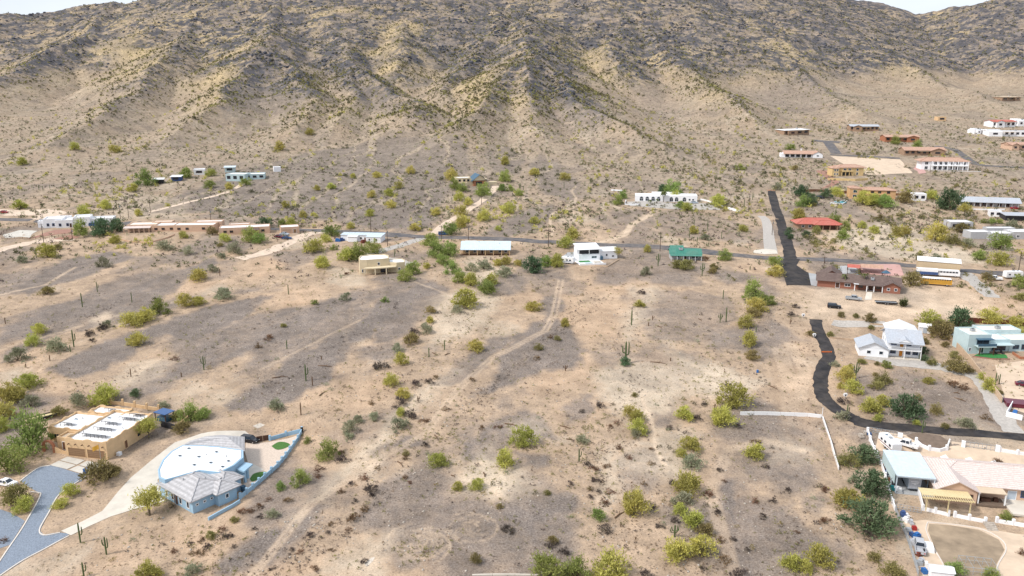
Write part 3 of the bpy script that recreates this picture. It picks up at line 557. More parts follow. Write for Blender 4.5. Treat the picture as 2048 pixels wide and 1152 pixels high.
# ------------------------------------------------------------------ buildings
def frame_of(key):
    a, e, nn, L, zc = PAD[key]; return (a[0], a[1], zc), math.atan2(e[1], e[0]), L
class H:
    """a building in its own frame: x along its front, y away from the viewer, z up from its pad"""
    def __init__(s, key, name, label, cat='house', loc=None, rot=None, group=None):
        if loc is None: loc, rot, s.L = frame_of(key)
        s.o = thing(name, label, cat, loc, rot, group)
    def part(s, name, m, mb, parent=None): return mb.build(name, m, parent or s.o)
    def box(s, name, m, *b, parent=None): return s.part(name, m, MB().box(*b), parent)
    def flat(s, m, x0, x1, y0, y1, h, par=.5, roofm='white_roof', z0=-1.2, wavy=0, name='wall'):
        """walls with a parapet round a flat roof"""
        t = .3; wl = s.part(name, m, MB().box(x0, x1, y0, y1, z0, h)); mb = MB()
        if wavy:
            for (ax, p0, p1, q0, q1) in (('x', x0, x1, y0, y0+t), ('x', x0, x1, y1-t, y1), ('y', y0+t, y1-t, x0, x0+t), ('y', y0+t, y1-t, x1-t, x1)):
                n = max(3, int((p1-p0)/wavy)*8); T = [p0 + (p1-p0)*i/n for i in range(n+1)]; hh = [h + par*(.55 + .6*abs(math.sin(math.pi*(u-p0)/wavy))**.8*(1 if int((u-p0)/wavy) % 2 == 0 else .25)) for u in T]
                for i in range(n):
                    a, b = T[i], T[i+1]; z_ = (hh[i]+hh[i+1])/2
                    mb.box(a, b, q0, q1, h-.02, z_) if ax == 'x' else mb.box(q0, q1, a, b, h-.02, z_)
        else: mb.box(x0, x1, y0, y0+t, h, h+par).box(x0, x1, y1-t, y1, h, h+par).box(x0, x0+t, y0+t, y1-t, h, h+par).box(x1-t, x1, y0+t, y1-t, h, h+par)
        s.part('parapet', m, mb); s.box('roof', roofm, x0+t+.02, x1-t-.02, y0+t+.02, y1-t-.02, h-.1, h+.08); return wl
    def poly(s, m, pts, h, par=.4, roofm='white_roof', z0=-1.5):
        """walls on any outline with a parapet"""
        n = len(pts); s.part('wall', m, MB().prism(pts, z0, h)); c = Vector((sum(p[0] for p in pts)/n, sum(p[1] for p in pts)/n, 0)); mb = MB()
        for i in range(n):
            a = Vector((*pts[i], 0)); b = Vector((*pts[(i+1) % n], 0)); ai = a + (c-a).normalized()*.35; bi = b + (c-b).normalized()*.35
            mb.prism([a[:2], b[:2], bi[:2], ai[:2]], h, h+par)
        s.part('parapet', m, mb); ins = [(Vector((*p, 0)) + (c - Vector((*p, 0))).normalized()*.5)[:2] for p in pts]; s.part('roof', roofm, MB().prism(ins, h-.2, h+.12))
    def walls(s, m, x0, x1, y0, y1, h, z0=-1.2, name='wall'): return s.box(name, m, x0, x1, y0, y1, z0, h)
    def gable(s, m, wm, x0, x1, y0, y1, z, rise, axis='x', ov=.5, seam=0, fascia='white_paint'):
        """two-slope roof; the ridge runs along axis"""
        mb = MB(); gs = (MB(), MB()); t = .18
        if axis == 'x':
            c = (y0+y1)/2; k = rise/((y1-y0)/2); d_ = ov*k
            for sg, ye in ((-1, y0-ov), (1, y1+ov)): mb.add([(x0-ov,ye,z-d_),(x1+ov,ye,z-d_),(x1+ov,c,z+rise),(x0-ov,c,z+rise),(x0-ov,ye,z-d_+t),(x1+ov,ye,z-d_+t),(x1+ov,c,z+rise+t),(x0-ov,c,z+rise+t)], [(0,3,2,1),(4,5,6,7),(0,1,5,4),(1,2,6,5),(2,3,7,6),(3,0,4,7)] if sg < 0 else [(0,1,2,3),(7,6,5,4),(4,5,1,0),(5,6,2,1),(6,7,3,2),(7,4,0,3)])
            for g, xx in ((gs[0], x0), (gs[1], x1-.15)): g.add([(xx,y0,z-.02),(xx,y1,z-.02),(xx,c,z+rise-.03),(xx+.15,y0,z-.02),(xx+.15,y1,z-.02),(xx+.15,c,z+rise-.03)], [(0,2,1),(3,4,5),(0,1,4,3),(1,2,5,4),(2,0,3,5)])
        else:
            c = (x0+x1)/2; k = rise/((x1-x0)/2); d_ = ov*k
            for sg, xe in ((-1, x0-ov), (1, x1+ov)): mb.add([(xe,y0-ov,z-d_),(xe,y1+ov,z-d_),(c,y1+ov,z+rise),(c,y0-ov,z+rise),(xe,y0-ov,z-d_+t),(xe,y1+ov,z-d_+t),(c,y1+ov,z+rise+t),(c,y0-ov,z+rise+t)], [(0,1,2,3),(7,6,5,4),(4,5,1,0),(5,6,2,1),(6,7,3,2),(7,4,0,3)] if sg < 0 else [(0,3,2,1),(4,5,6,7),(0,1,5,4),(1,2,6,5),(2,3,7,6),(3,0,4,7)])
            for g, yy in ((gs[0], y0), (gs[1], y1-.15)): g.add([(x0,yy,z-.02),(x1,yy,z-.02),(c,yy,z+rise-.03),(x0,yy+.15,z-.02),(x1,yy+.15,z-.02),(c,yy+.15,z+rise-.03)], [(0,1,2),(3,5,4),(0,3,4,1),(1,4,5,2),(2,5,3,0)])
        r_ = s.part('roof', m, mb); s.part('gable', wm, gs[0], r_); s.part('gable', wm, gs[1], r_)
        if seam:
            sm = MB()
            if axis == 'x':
                u = x0-ov+.2
                while u < x1+ov:
                    sm.bar((u,y0-ov,z-d_+t+.03),(u,c,z+rise+t+.03),.07); sm.bar((u,y1+ov,z-d_+t+.03),(u,c,z+rise+t+.03),.07); u += seam
            q = s.part('roof_seams', m, sm, r_); q['kind'] = 'stuff'
        return r_
    def hip(s, m, x0, x1, y0, y1, z, rise, ov=.6, ridge=None):
        x0 -= ov; x1 += ov; y0 -= ov; y1 += ov; w2 = min(x1-x0, y1-y0)/2
        if ridge is None: ridge = ((x0+w2, (y0+y1)/2), (x1-w2, (y0+y1)/2)) if x1-x0 >= y1-y0 else (((x0+x1)/2, y0+w2), ((x0+x1)/2, y1-w2))
        (ax, ay), (bx, by) = ridge
        v_ = [(x0,y0,z),(x1,y0,z),(x1,y1,z),(x0,y1,z),(ax,ay,z+rise),(bx,by,z+rise),(x0,y0,z-.2),(x1,y0,z-.2),(x1,y1,z-.2),(x0,y1,z-.2)]
        if x1-x0 >= y1-y0 : f = [(0,1,5,4),(1,2,5),(2,3,4,5),(3,0,4)]
        else: f = [(0,1,4),(1,2,5,4),(2,3,5),(3,0,4,5)]
        f += [(6,7,1,0),(7,8,2,1),(8,9,3,2),(9,6,0,3),(9,8,7,6)]
        r_ = s.part('roof', m, MB().add(v_, f)); q = MB()
        for p, e in ((v_[0], v_[4]), (v_[3], v_[4] if x1-x0 >= y1-y0 else v_[5]), (v_[1], v_[5] if x1-x0 >= y1-y0 else v_[4]), (v_[2], v_[5]), (v_[4], v_[5])):
            if (Vector(p)-Vector(e)).length > .3: q.bar((p[0],p[1],p[2]+.05), (e[0],e[1],e[2]+.05), .22, .14)
        s.part('ridge_cap', m, q, r_); return r_
    def shed(s, m, x0, x1, y0, y1, zf, zb, t=.16, name='roof', seam=0):
        r_ = s.part(name, m, MB().add([(x0,y0,zf),(x1,y0,zf),(x1,y1,zb),(x0,y1,zb),(x0,y0,zf+t),(x1,y0,zf+t),(x1,y1,zb+t),(x0,y1,zb+t)], [(0,3,2,1),(4,5,6,7),(0,1,5,4),(1,2,6,5),(2,3,7,6),(3,0,4,7)]))
        if seam:
            sm = MB(); u = x0+.2
            while u < x1: sm.bar((u,y0,zf+t+.03),(u,y1,zb+t+.03),.06); u += seam
            s.part('roof_seams', m, sm, r_)['kind'] = 'stuff'
        return r_
    def opening(s, face, p, u, z, w_, h, name='window', m='glass', fm='white_paint', t=.12, sub='pane'):
        """a framed window or door on a wall: face F (towards -y), B, L (towards -x), R; p is the wall plane, u the start along it"""
        def bx(mb, u0, u1, z0, z1, d0, d1):
            if face == 'F': mb.box(u0, u1, p-d1, p-d0, z0, z1)
            elif face == 'B': mb.box(u0, u1, p+d0, p+d1, z0, z1)
            elif face == 'L': mb.box(p-d1, p-d0, u0, u1, z0, z1)
            else: mb.box(p+d0, p+d1, u0, u1, z0, z1)
        fr = MB(); bx(fr, u, u+w_, z, z+t, .003, .09); bx(fr, u, u+w_, z+h-t, z+h, .003, .09); bx(fr, u, u+t, z+t, z+h-t, .003, .09); bx(fr, u+w_-t, u+w_, z+t, z+h-t, .003, .09)
        if w_ > 1.5 and name == 'window': bx(fr, u+w_/2-.04, u+w_/2+.04, z+t, z+h-t, .004, .07)
        o = s.part(name, fm, fr); pn = MB(); bx(pn, u+t, u+w_-t, z+t, z+h-t, .002, .03); s.part(sub, m, pn, o); return o
    def win(s, face, p, u, z, w_, h, fm='white_paint'): return s.opening(face, p, u, z, w_, h, 'window', 'glass', fm)
    def door(s, face, p, u, w_, h, m='door_brown', fm='white_paint', z=0): return s.opening(face, p, u, z, w_, h, 'door', m, fm, .1, 'leaf')
    def garage(s, p, u, w_, h=2.4, m='garage_brown', fm='tan_stucco'):
        o = s.opening('F', p, u, 0, w_, h, 'garage_door', m, fm, .08, 'leaf'); mb = MB()
        for i in range(1, 5): mb.box(u+.1, u+w_-.1, p-.045, p-.031, h*i/5-.02, h*i/5+.02)
        s.part('groove', 'dark_wood', mb, o); return o
    def post(s, m, x, y, z0, z1, w_=.3): return s.box('post', m, x-w_/2, x+w_/2, y-w_/2, y+w_/2, z0, z1)
    def chimney(s, m, x, y, z0, z1, w_=.9): c = s.box('chimney', m, x, x+w_, y, y+w_*.8, z0, z1); s.box('chimney_cap', 'dark_metal', x-.06, x+w_+.06, y-.06, y+w_*.8+.06, z1, z1+.12, parent=c)
    def unit(s, x, y, z, w_=1.2, h=.9): u = s.box('rooftop_cooler', 'grey_metal', x, x+w_, y, y+w_, z, z+h); s.part('fan_grille', 'dark_metal', MB().cyl((x+w_/2, y+w_/2), w_*.35, z+h+.002, z+h+.05), u)
    def vent(s, x, y, z): s.part('roof_vent', 'grey_metal', MB().cyl((x, y), .12, z-.2, z+.5, 8))
    def sky(s, x, y, z, w_=.9): u = s.box('skylight', 'blue_metal', x, x+w_, y, y+w_*.8, z, z+.18); s.box('pane', 'glass', x+.1, x+w_-.1, y+.1, y+w_*.8-.1, z+.182, z+.2, parent=u)
# --- tan pueblo house, bottom left
h = H('tan', 'pueblo_house', 'sand-coloured flat-roofed pueblo house with two brown garage doors and scalloped parapets')
h.flat('tan_stucco', 0, 11.7, 0, 18, 4.0, .75, wavy=2.6); h.flat('tan_stucco', -10.5, -.02, 6.5, 16.5, 3.3, .7, wavy=2.2); h.flat('tan_stucco', -7, 3.5, 16.6, 21, 3.6, .7, wavy=2.4); h.flat('tan_stucco', -4.6, -.04, 2.6, 6.4, 2.9, .5, roofm='tan_roof')
h.garage(0, .7, 4.9); h.garage(0, 6.1, 4.9); h.door('R', 11.7, 6.2, 1.1, 2.2, fm='tan_stucco'); h.win('R', 11.7, 11, 1, 1.4, 1.2, 'tan_stucco'); h.win('R', 11.7, 14, 1, 1.4, 1.2, 'tan_stucco'); h.door('F', 2.6, -3.2, 1.3, 2.3)
h.win('F', 6.5, -9, .9, 1.6, 1.3, 'tan_stucco'); h.win('F', 6.5, -6.6, .9, 1.3, 1.3, 'tan_stucco')
for i in range(6): h.part('viga', 'dark_wood', MB().tube([(1.2+i*1.9, .1, 3.35), (1.2+i*1.9, -.5, 3.35)], .13, 7))
for x, y, w_ in ((2.0,2.6,7.6),(3,6.6,5),(2.6,10,4.4),(5,13.4,4.6),(6.2,16,3.2),(-8.6,8.6,3.4),(-3.2,18.4,3.4)):
    z = 4.08 if x > 0 else (3.4 if y < 12 else 3.7); p_ = h.part('solar_panel', 'white_metal', MB().add([(x,y,z+1.0),(x+w_,y,z+1.0),(x+w_,y+1.7,z+.25),(x,y+1.7,z+.25),(x,y,z+1.08),(x+w_,y,z+1.08),(x+w_,y+1.7,z+.33),(x,y+1.7,z+.33)], [(0,3,2,1),(4,5,6,7),(0,1,5,4),(1,2,6,5),(2,3,7,6),(3,0,4,7)])); st = MB()
    n = int(w_)
    for i in range(n+1): st.bar((x+w_*i/n, y+.05, z-.05), (x+w_*i/n, y+.05, z+1.0), .07)
    st.bar((x, y-.02, z+1.0), (x+w_, y-.02, z+1.0), .1); h.part('panel_rack', 'dark_metal', st, p_)
for x, y, z in ((1.5,4.8,4.1),(9.5,9,4.1),(9,14.5,4.1),(-6,13.5,3.4),(-2,9.5,3.4)): h.vent(x, y, z)
h.box('air_conditioner', 'white_metal', 12.1, 13.0, 2.4, 3.4, -.3, .8); h.sky(1.2, 13.6, 4.1); h.sky(-8, 12.5, 3.4)
ar = MB(); N_ = 14
for i in range(N_):
    a0, a1 = math.pi*i/N_, math.pi*(i+1)/N_; ar.bar((-5.6+1.5*math.cos(a0), .8, 1.5+1.5*math.sin(a0)), (-5.6+1.5*math.cos(a1), .8, 1.5+1.5*math.sin(a1)), .5, .5)
ar.box(-7.35,-6.85,.55,1.05,-.6,1.5).box(-4.35,-3.85,.55,1.05,-.6,1.5); tag(ar.build('arched_gateway', 'copper_stone', None, loc=h.o.location, rot=h.o.rotation_euler.z), 'reddish stone arched gateway left of the brown garage doors', 'gateway')
wl = MB()
for i in range(10): wl.box(-3.8+i*.38, -3.42+i*.38, .65, .95, -.6, 1.5 - .9*math.sin(math.pi*min(1, i/9)*.5))
tag(wl.build('courtyard_wall', 'tan_stucco', None, loc=h.o.location, rot=h.o.rotation_euler.z), 'low curving sand-coloured courtyard wall beside the stone arch', 'wall')
def wall_line(px, hgt, thick, m, name, label, cat='wall', post=None, pm=None, panel=0, group=None, up=0.0, posts_h=.3, lattice=False):
    """a wall or fence along a line on the picture, stepping with the ground; panel splits it into separate pieces"""
    w_ = at_many(px)[:, :2]; o = None; pts = []
    for a, b in zip(w_[:-1], w_[1:]):
        L_ = np.hypot(*(b-a)); n = max(1, int(round(L_/(panel or 3)))); pts += [a + (b-a)*i/n for i in range(n)]
    pts.append(w_[-1]); pts = np.array(pts); z = G(pts[:,0], pts[:,1]); o = thing(name, label, cat, (pts[0][0], pts[0][1], z[0]), 0, group); off = np.array([pts[0][0], pts[0][1], z[0]]); one = MB()
    for i in range(len(pts)-1):
        a = Vector((*pts[i], z[i])) - Vector(off); b = Vector((*pts[i+1], z[i+1])) - Vector(off); dd = Vector((b.x-a.x, b.y-a.y, 0)).normalized(); n_ = Vector((-dd.y, dd.x, 0)) * thick/2; g = dd * (.03 if panel else 0)
        P_ = [a+g-n_, b-g-n_, b-g+n_, a+g+n_]; zb = [up-.5 if not up else up]*4; mb = MB() if panel else one
        mb.add([(p.x, p.y, p.z + (up if up else -.5)) for p in P_] + [(p.x, p.y, p.z + hgt) for p in P_], [(0,3,2,1),(4,5,6,7),(0,1,5,4),(1,2,6,5),(2,3,7,6),(3,0,4,7)])
        if panel: mb.build('panel', m, o)
    if not panel: one.build('wall_body', m, o)
    if post:
        for p, zz_ in zip(pts[::post], z[::post]):
            q = Vector((*p, zz_)) - Vector(off); s_ = thick*.5 + .14; MB().box(q.x-s_, q.x+s_, q.y-s_, q.y+s_, q.z-.5, q.z+hgt+posts_h).build('post', pm or m, o)
    return o
wall_line([(222,808),(246,810),(270,814),(294,818),(318,821)], .9, .25, 'tan_stucco', 'garden_wall', 'sand-coloured back wall with tall square pillars behind the pueblo house', post=1, posts_h=.9)
wall_line([(352,862),(372,846),(390,828)], 1.5, .25, 'tan_stucco', 'garden_wall', 'plain sand-coloured wall running back from the dark gate')
wall_line([(322,853),(338,857),(352,862)], 1.7, .12, 'dark_metal', 'gate', 'dark metal side gate between pueblo house and sand-coloured wall', 'gate', panel=2)
b = at(330, 840); sh = thing('shade_structure', 'small ramada with bright blue metal roof beside the pueblo house', 'ramada', tuple(b), -.45)
for x in (-1.9, 1.9):
    for y in (-1.4, 1.4): MB().box(x-.1, x+.1, y-.1, y+.1, -.4, 2.4).build('post', 'dark_wood', sh)
MB().box(-2.2, 2.2, -1.7, 1.7, 2.4, 2.55).build('roof', 'blue_paint', sh); MB().box(-1.7,1.7,-1.2,1.2,0,1.2).build('stored_bin', 'navy_metal', sh)
# --- blue house
h = H('blue', 'blue_house', 'powder-blue house with a broad white curved flat roof and grey tiled hips')
h.poly('blue_stucco', [(3.6,-1.8),(0,0),(-3.9,3.3),(-6.6,7),(-7.6,10.6),(-4,13.2),(.4,15.7),(6.6,18),(10,15.7),(11.8,12),(12.3,8),(7.9,5.7),(5.8,-1.6)], 4.5, .13)
h.walls('blue_stucco', 4.5, 16.6, -1.6, 7.6, 3.3, name='front_wing'); h.hip('grey_tile', 4.5, 16.6, -1.6, 7.6, 3.4, 1.75, .9); h.walls('blue_stucco', 14, 18.2, 3.6, 8.2, 3.25, name='side_wing'); h.hip('grey_tile', 13, 18.2, 3.6, 8.2, 3.3, 1.4, .8)
h.walls('blue_stucco', 9.0, 15.6, 7.65, 11, 3.2, name='rear_wing'); h.hip('grey_tile', 9.2, 15.6, 6.3, 10.9, 3.35, 1.4, .7)
h.part('wall', 'blue_stucco', MB().prism([(-7.7,10.7),(-8.8,13.6),(-6.2,19.6),(-.8,22.6),(5.8,18.1),(.4,15.75)], -1.5, 4.0))
h.part('roof', 'grey_tile', MB().add([(-8.3,10.2,4.1),(-9.5,13.6,4.1),(-6.5,20.3,4.1),(-.8,23.4,4.1),(6.4,18.5,4.1),(.4,15.4,4.1),(-5.2,15.2,5.9),(-.6,18.4,5.9),(-6.2,12.8,5.3)], [(0,8,1),(1,8,6,2),(2,6,7,3),(3,7,4),(4,7,5),(5,7,6,8,0)][::1]))
for u in (5.6, 8.0, 11.2, 14.2): h.win('F', -1.6, u, .7, 1.1, 1.6)
for u in (-.9, .9, 2.6): h.win('R', 16.6, u, 1.5, .7, .6)
h.win('R', 18.2, 5.3, 1.2, .9, 1.1); h.door('F', -1.6, 9.6, 1.2, 2.4, 'dark_wood', 'blue_stucco'); h.part('shutter_panel', 'door_brown', MB().box(9.3, 9.55, -1.75, -1.61, .3, 2.3))
for x, y in ((-3,6.5),(1,9),(4,6),(6,9),(8.5,12),(2,13),(-5,10),(10,9.5)): h.sky(x, y, 4.56, 1.0)
for x, y, z in ((2,11,4.5),(6.5,13.5,4.5),(9,1,4.6),(13,4,4.9),(-3,17.5,4.9)): h.vent(x, y, z)
for y in (13.4, 14.9): h.post('blue_stucco', 13.2 if y < 14 else 11.9, y+.3, -1, 3.1, .5)
h.part('patio_roof', 'blue_stucco', MB().prism([(11.9,12.6),(14.3,12.9),(12.6,16.4),(10.4,15.8)], 3.1, 3.5)); h.door('F', 12.5-4.9, 16.8, .02, 2.1) if False else None
blue_loc, blue_rot, _ = frame_of('blue')
def blue_pt(x, y): c, s_ = math.cos(blue_rot), math.sin(blue_rot); return (blue_loc[0] + x*c - y*s_, blue_loc[1] + x*s_ + y*c)
for nm_, q in (('lawn_patch', [(543,893),(556,885),(570,885),(580,890),(570,897),(554,900)]), ('lawn_patch', [(500,958),(508,948),(528,944),(533,947),(520,957),(505,964)])): drape(nm_, 'lawn', smooth_line(list(at_many(q + q[:1])[:, :2]), 5)[:-1], .12, .6)
sheet('yard_gravel', 'yard_gravel', [(492,884),(512,887),(540,884),(602,867),(585,893),(554,933),(528,955),(506,975),(490,985),(486,960),(497,930),(490,905)], .06, 1)
sheet('patio', 'pale_concrete', [(488,955),(495,925),(510,930),(528,940),(508,948),(496,962)], .1, .8)
wall_line([(604,864),(588,892),(572,915),(556,934),(530,957),(506,978),(481,998)], 1.05, .22, 'blue_stucco', 'yard_wall', 'pale blue yard wall with posts along the right of the blue house', post=1, posts_h=.5)
wall_line([(540,881),(572,872),(604,864)], 1.0, .22, 'blue_stucco', 'yard_wall', 'pale blue back wall of the yard beside the dark gate', post=1, posts_h=.45)
wall_line([(513,884),(526,882),(540,880)], 1.5, .12, 'dark_wood', 'gate', 'dark brown timber gate in the pale blue yard wall', 'gate', panel=2)
wall_line([(417,1041),(440,1028),(466,1014),(480,1005)], .75, .3, 'blue_stucco', 'retaining_wall', 'low pale blue retaining wall in front of the blue house')
for px, py in ((482,972),(600,866)): pass
b = at(487, 982); tag(MB().box(-.4,.4,-.4,.4,0,1.2).box(-.45,.45,-.45,.45,1.2,1.3).build('trash_bin', 'navy_metal', None, loc=tuple(b), rot=-.6), 'dark blue wheeled bin beside the blue house wall', 'bin')
b = at(173, 948); tag(MB().box(-.45,.45,-.45,.45,0,1.3).box(-.5,.5,-.5,.5,1.3,1.42).build('trash_bin', 'blue_paint', None, loc=tuple(b), rot=-.3), 'blue wheeled bin by the tan house driveway slabs', 'bin')
b = at(262, 885); tag(MB().box(-.45,.45,-.45,.45,0,1.4).box(-.5,.5,-.5,.5,1.4,1.5).build('trash_bin', 'navy_metal', None, loc=tuple(b), rot=-.3), 'dark bin against the right wall of the pueblo house', 'bin')
b = at(203, 929); fl = thing('flag_pole', 'short flag pole with yellow and white flag at the tan garage', 'flag', tuple(b)); MB().cyl((0,0), .06, -.2, 5.4, 8).build('pole', 'chrome', fl); f_ = MB()
for i in range(6): f_.add([(-.05-i*.27, .06*math.sin(i), 5.2-i*.12), (-.05-(i+1)*.27, .06*math.sin(i+1), 5.2-(i+1)*.12), (-.05-(i+1)*.27, .06*math.sin(i+1), 4.1-(i+1)*.12), (-.05-i*.27, .06*math.sin(i), 4.1-i*.12)], [(0,1,2,3)])
f_.build('flag', 'yellow_paint', fl)
# --- white two-storey house
h = H('twostorey', 'two_storey_house', 'white two-storey house with grey shingle roof, double porch and orange doors')
h.walls('white_siding', -.6, 9.0, 1.9, 11.5, 5.6); h.gable('grey_shingle', 'white_siding', -.6, 9.0, .2, 11.5, 5.5, 2.3, 'x', .6)
h.box('porch_deck', 'white_paint', -.6, 9.0, -.6, 1.88, 2.75, 2.95); h.box('porch_floor', 'pale_concrete', -.6, 9.0, -.7, 1.88, -1.2, .08); h.shed('grey_shingle', -1.2, 9.6, -1.0, 1.0, 5.05, 5.72)
for x in (-.5, 4.2, 8.9):
    h.post('white_paint', x, -.45, .08, 2.75, .22); h.post('white_paint', x, -.45, 2.95, 5.1, .22)
rl = MB(); 
for x0, x1 in ((-.4, 4.1), (4.3, 8.8)):
    rl.box(x0, x1, -.48, -.42, 3.85, 3.93); rl.box(x0, x1, -.48, -.42, 3.05, 3.1); n = 22
    for i in range(n): rl.box(x0+.1+i*(x1-x0-.2)/n, x0+.15+i*(x1-x0-.2)/n, -.47, -.43, 3.1, 3.85)
h.part('railing', 'white_paint', rl)
for z in (0.1, 2.97):
    h.win('F', 1.9, .4, z+.8, 1.7, 1.25, 'junk_blue'); h.door('F', 1.9, 3.0, 1.2, 2.15, 'door_orange', z=z); h.win('F', 1.9, 5.0, z+.8, 1.4, 1.25, 'junk_blue')
h.win('F', 1.9, 7.0, .9, 1.6, 1.3, 'junk_blue')
h.part('dormer', 'grey_shingle', MB().add([(2.2,-.6,5.5),(6.2,-.6,5.5),(4.2,-.6,6.5),(2.2,3,5.5),(6.2,3,5.5),(4.2,3.4,6.9)], [(0,1,2),(3,5,4),(0,2,5,3),(1,4,5,2),(0,3,4,1)])); h.part('gable', 'white_siding', MB().add([(2.7,-.64,5.55),(5.7,-.64,5.55),(4.2,-.64,6.3),(2.7,-.61,5.55),(5.7,-.61,5.55),(4.2,-.61,6.3)], [(0,1,2),(3,5,4),(0,3,4,1),(1,4,5,2),(2,5,3,0)]))
h.win('L', -.6, 5, 3.4, 1, 1.4); h.win('L', -.6, 8, 3.4, 1, 1.4); h.win('L', -.6, 7, .8, 1, 1.4)
h.walls('white_siding', -9, -.62, -.5, 8.5, 2.9, name='wing'); h.gable('grey_shingle', 'white_siding', -9, -.62, -.5, 8.5, 2.85, 1.9, 'y', .55); h.win('F', -.5, -6.8, .9, 1.3, 1.2); h.win('F', -.5, -3.2, .9, 1.3, 1.2)
h = H('twostorey', 'garage', 'white gabled outbuilding with pale roof behind the two-storey house', 'garage'); h.walls('white_siding', 2.3, 11.4, 15.5, 26, 3.9); h.gable('white_metal', 'white_siding', 2.3, 11.4, 15.5, 26, 3.8, 1.7, 'y', .5); h.win('F', 15.5, 6.2, 1.8, 1.3, 1.2)
b = at(1848, 664); t_ = thing('garden_shed', 'small white barn-roofed garden shed beside the white outbuilding', 'shed', tuple(b), -.32); MB().box(-1.8,1.8,-1.5,1.5,-.4,2.1).build('wall', 'white_metal', t_)
MB().add([(-2,-1.7,2.1),(2,-1.7,2.1),(2,-.9,2.9),(2,0,3.2),(2,.9,2.9),(2,1.7,2.1),(-2,1.7,2.1),(-2,.9,2.9),(-2,0,3.2),(-2,-.9,2.9)], [(0,1,2,9),(9,2,3,8),(8,3,4,7),(7,4,5,6),(1,5,4,3,2),(0,9,8,7,6),(0,6,5,1)]).build('roof', 'white_metal', t_); MB().box(-.6,.6,-1.55,-1.51,0,1.9).build('door', 'silver_paint', t_)
for q, l_ in (([(1740,649),(1770,651),(1800,655)],'upper'), ([(1715,673),(1745,676),(1772,680)],'middle'), ([(1660,676),(1690,679),(1715,681)],'lower')): wall_line(q, .5, .3, 'block_wall', 'retaining_wall', f'{l_} low tan retaining wall left of the white two-storey house')
sheet('gravel_terrace', 'grey_gravel', [(1662,650),(1668,640),(1770,643),(1772,654)], .06, 2)
# --- pale teal house on the right
h = H('teal', 'teal_house', 'pale teal two-storey flat-roofed house with shaded balcony'); h.flat('teal_stucco', -1.9, 5.4, 0, 8.5, 5.9, .5, 'offwhite_roof'); h.flat('teal_stucco', 5.42, 13, 2.2, 9, 3.6, .4, 'white_roof'); h.flat('teal_stucco', 8, 21, 9.02, 15, 4.6, .5, 'offwhite_roof'); h.flat('teal_stucco', 13.02, 24, 2, 9, 3.5, .4, 'offwhite_roof')
h.box('balcony', 'teal_stucco', .2, 6.2, -2.0, -.02, 2.7, 3.0); h.box('balcony_rail', 'navy_metal', .2, 6.2, -2.0, -1.94, 3.1, 3.9); h.box('awning', 'navy_metal', .3, 5.6, -1.7, -.02, 5.05, 5.2); h.opening('F', 0, .8, 3.1, 4, 1.8, 'window', 'glass', 'navy_metal')
for x in (1.0, 5.6): h.post('dark_wood', x, -1.8, -1, 2.7, .25)
h.win('F', 0, -1.5, .9, .8, 1.2); h.win('F', 0, 1.8, .2, 1.6, 2); h.win('F', 2.2, 7.5, .3, 4.5, 2.2, 'navy_metal'); h.win('F', 2, 14.2, .8, 2, 1.4, 'navy_metal'); h.win('F', 2, 17, .6, 3.5, 1.8, 'navy_metal'); h.unit(1.5, 4.5, 6); h.unit(14, 11, 4.7, 1.4); h.box('patio_roof', 'teal_stucco', 5.8, 13, -.6, 2.18, 2.75, 2.95)
h.part('lounge_chair', 'dark_metal', MB().box(7,7.7,-1,.6,.3,.45).box(7,7.7,.6,.7,.4,1.0).box(9,9.7,-1.3,.3,.3,.45).box(9,9.7,.3,.4,.4,1.0))
sheet('lawn_patch', 'turf', [(1948,712),(1960,706),(2012,710),(2016,717),(1985,717)], .12, .8); wall_line([(1945,714),(1985,719),(2020,719)], .35, .25, 'red_gravel', 'planter_wall', 'low reddish wall round the green turf strip'); wall_line([(2025,708),(2040,718),(2070,719)], .8, .3, 'copper_stone', 'planter_wall', 'reddish brick planter wall at right edge of frame')
wall_line([(1935,645),(1970,647),(2010,650),(2070,655)], 1.9, .12, 'rust_fence', 'fence', 'rust-brown board fence behind the pale teal house', 'fence', panel=2.2)
wall_line([(1898,680),(1915,698),(1932,717),(1950,740),(1968,762),(1985,782),(2003,806)], 1.9, .2, 'block_wall', 'block_wall', 'long tan block wall between gravel drive and teal house yard', panel=3.2)
wall_line([(2024,812),(2012,833),(2044,841)], 1.5, .2, 'white_stucco', 'enclosure_wall', 'white walled enclosure at the end of the tan block wall'); tag(sheet('tarp', 'blue_tarp', [(2022,829),(2028,820),(2035,822),(2033,832)], .25, 1, kind=None), 'blue tarp inside the white walled enclosure', 'tarp')
b = at(2050, 812); tag(MB().box(-5,5,-2,2,0,.9).box(-5.1,5.1,-2.1,2.1,.9,1.1).build('covered_bed', 'maroon_paint', None, loc=tuple(b), rot=-.3), 'dark maroon covered structure behind the white enclosure', 'structure')
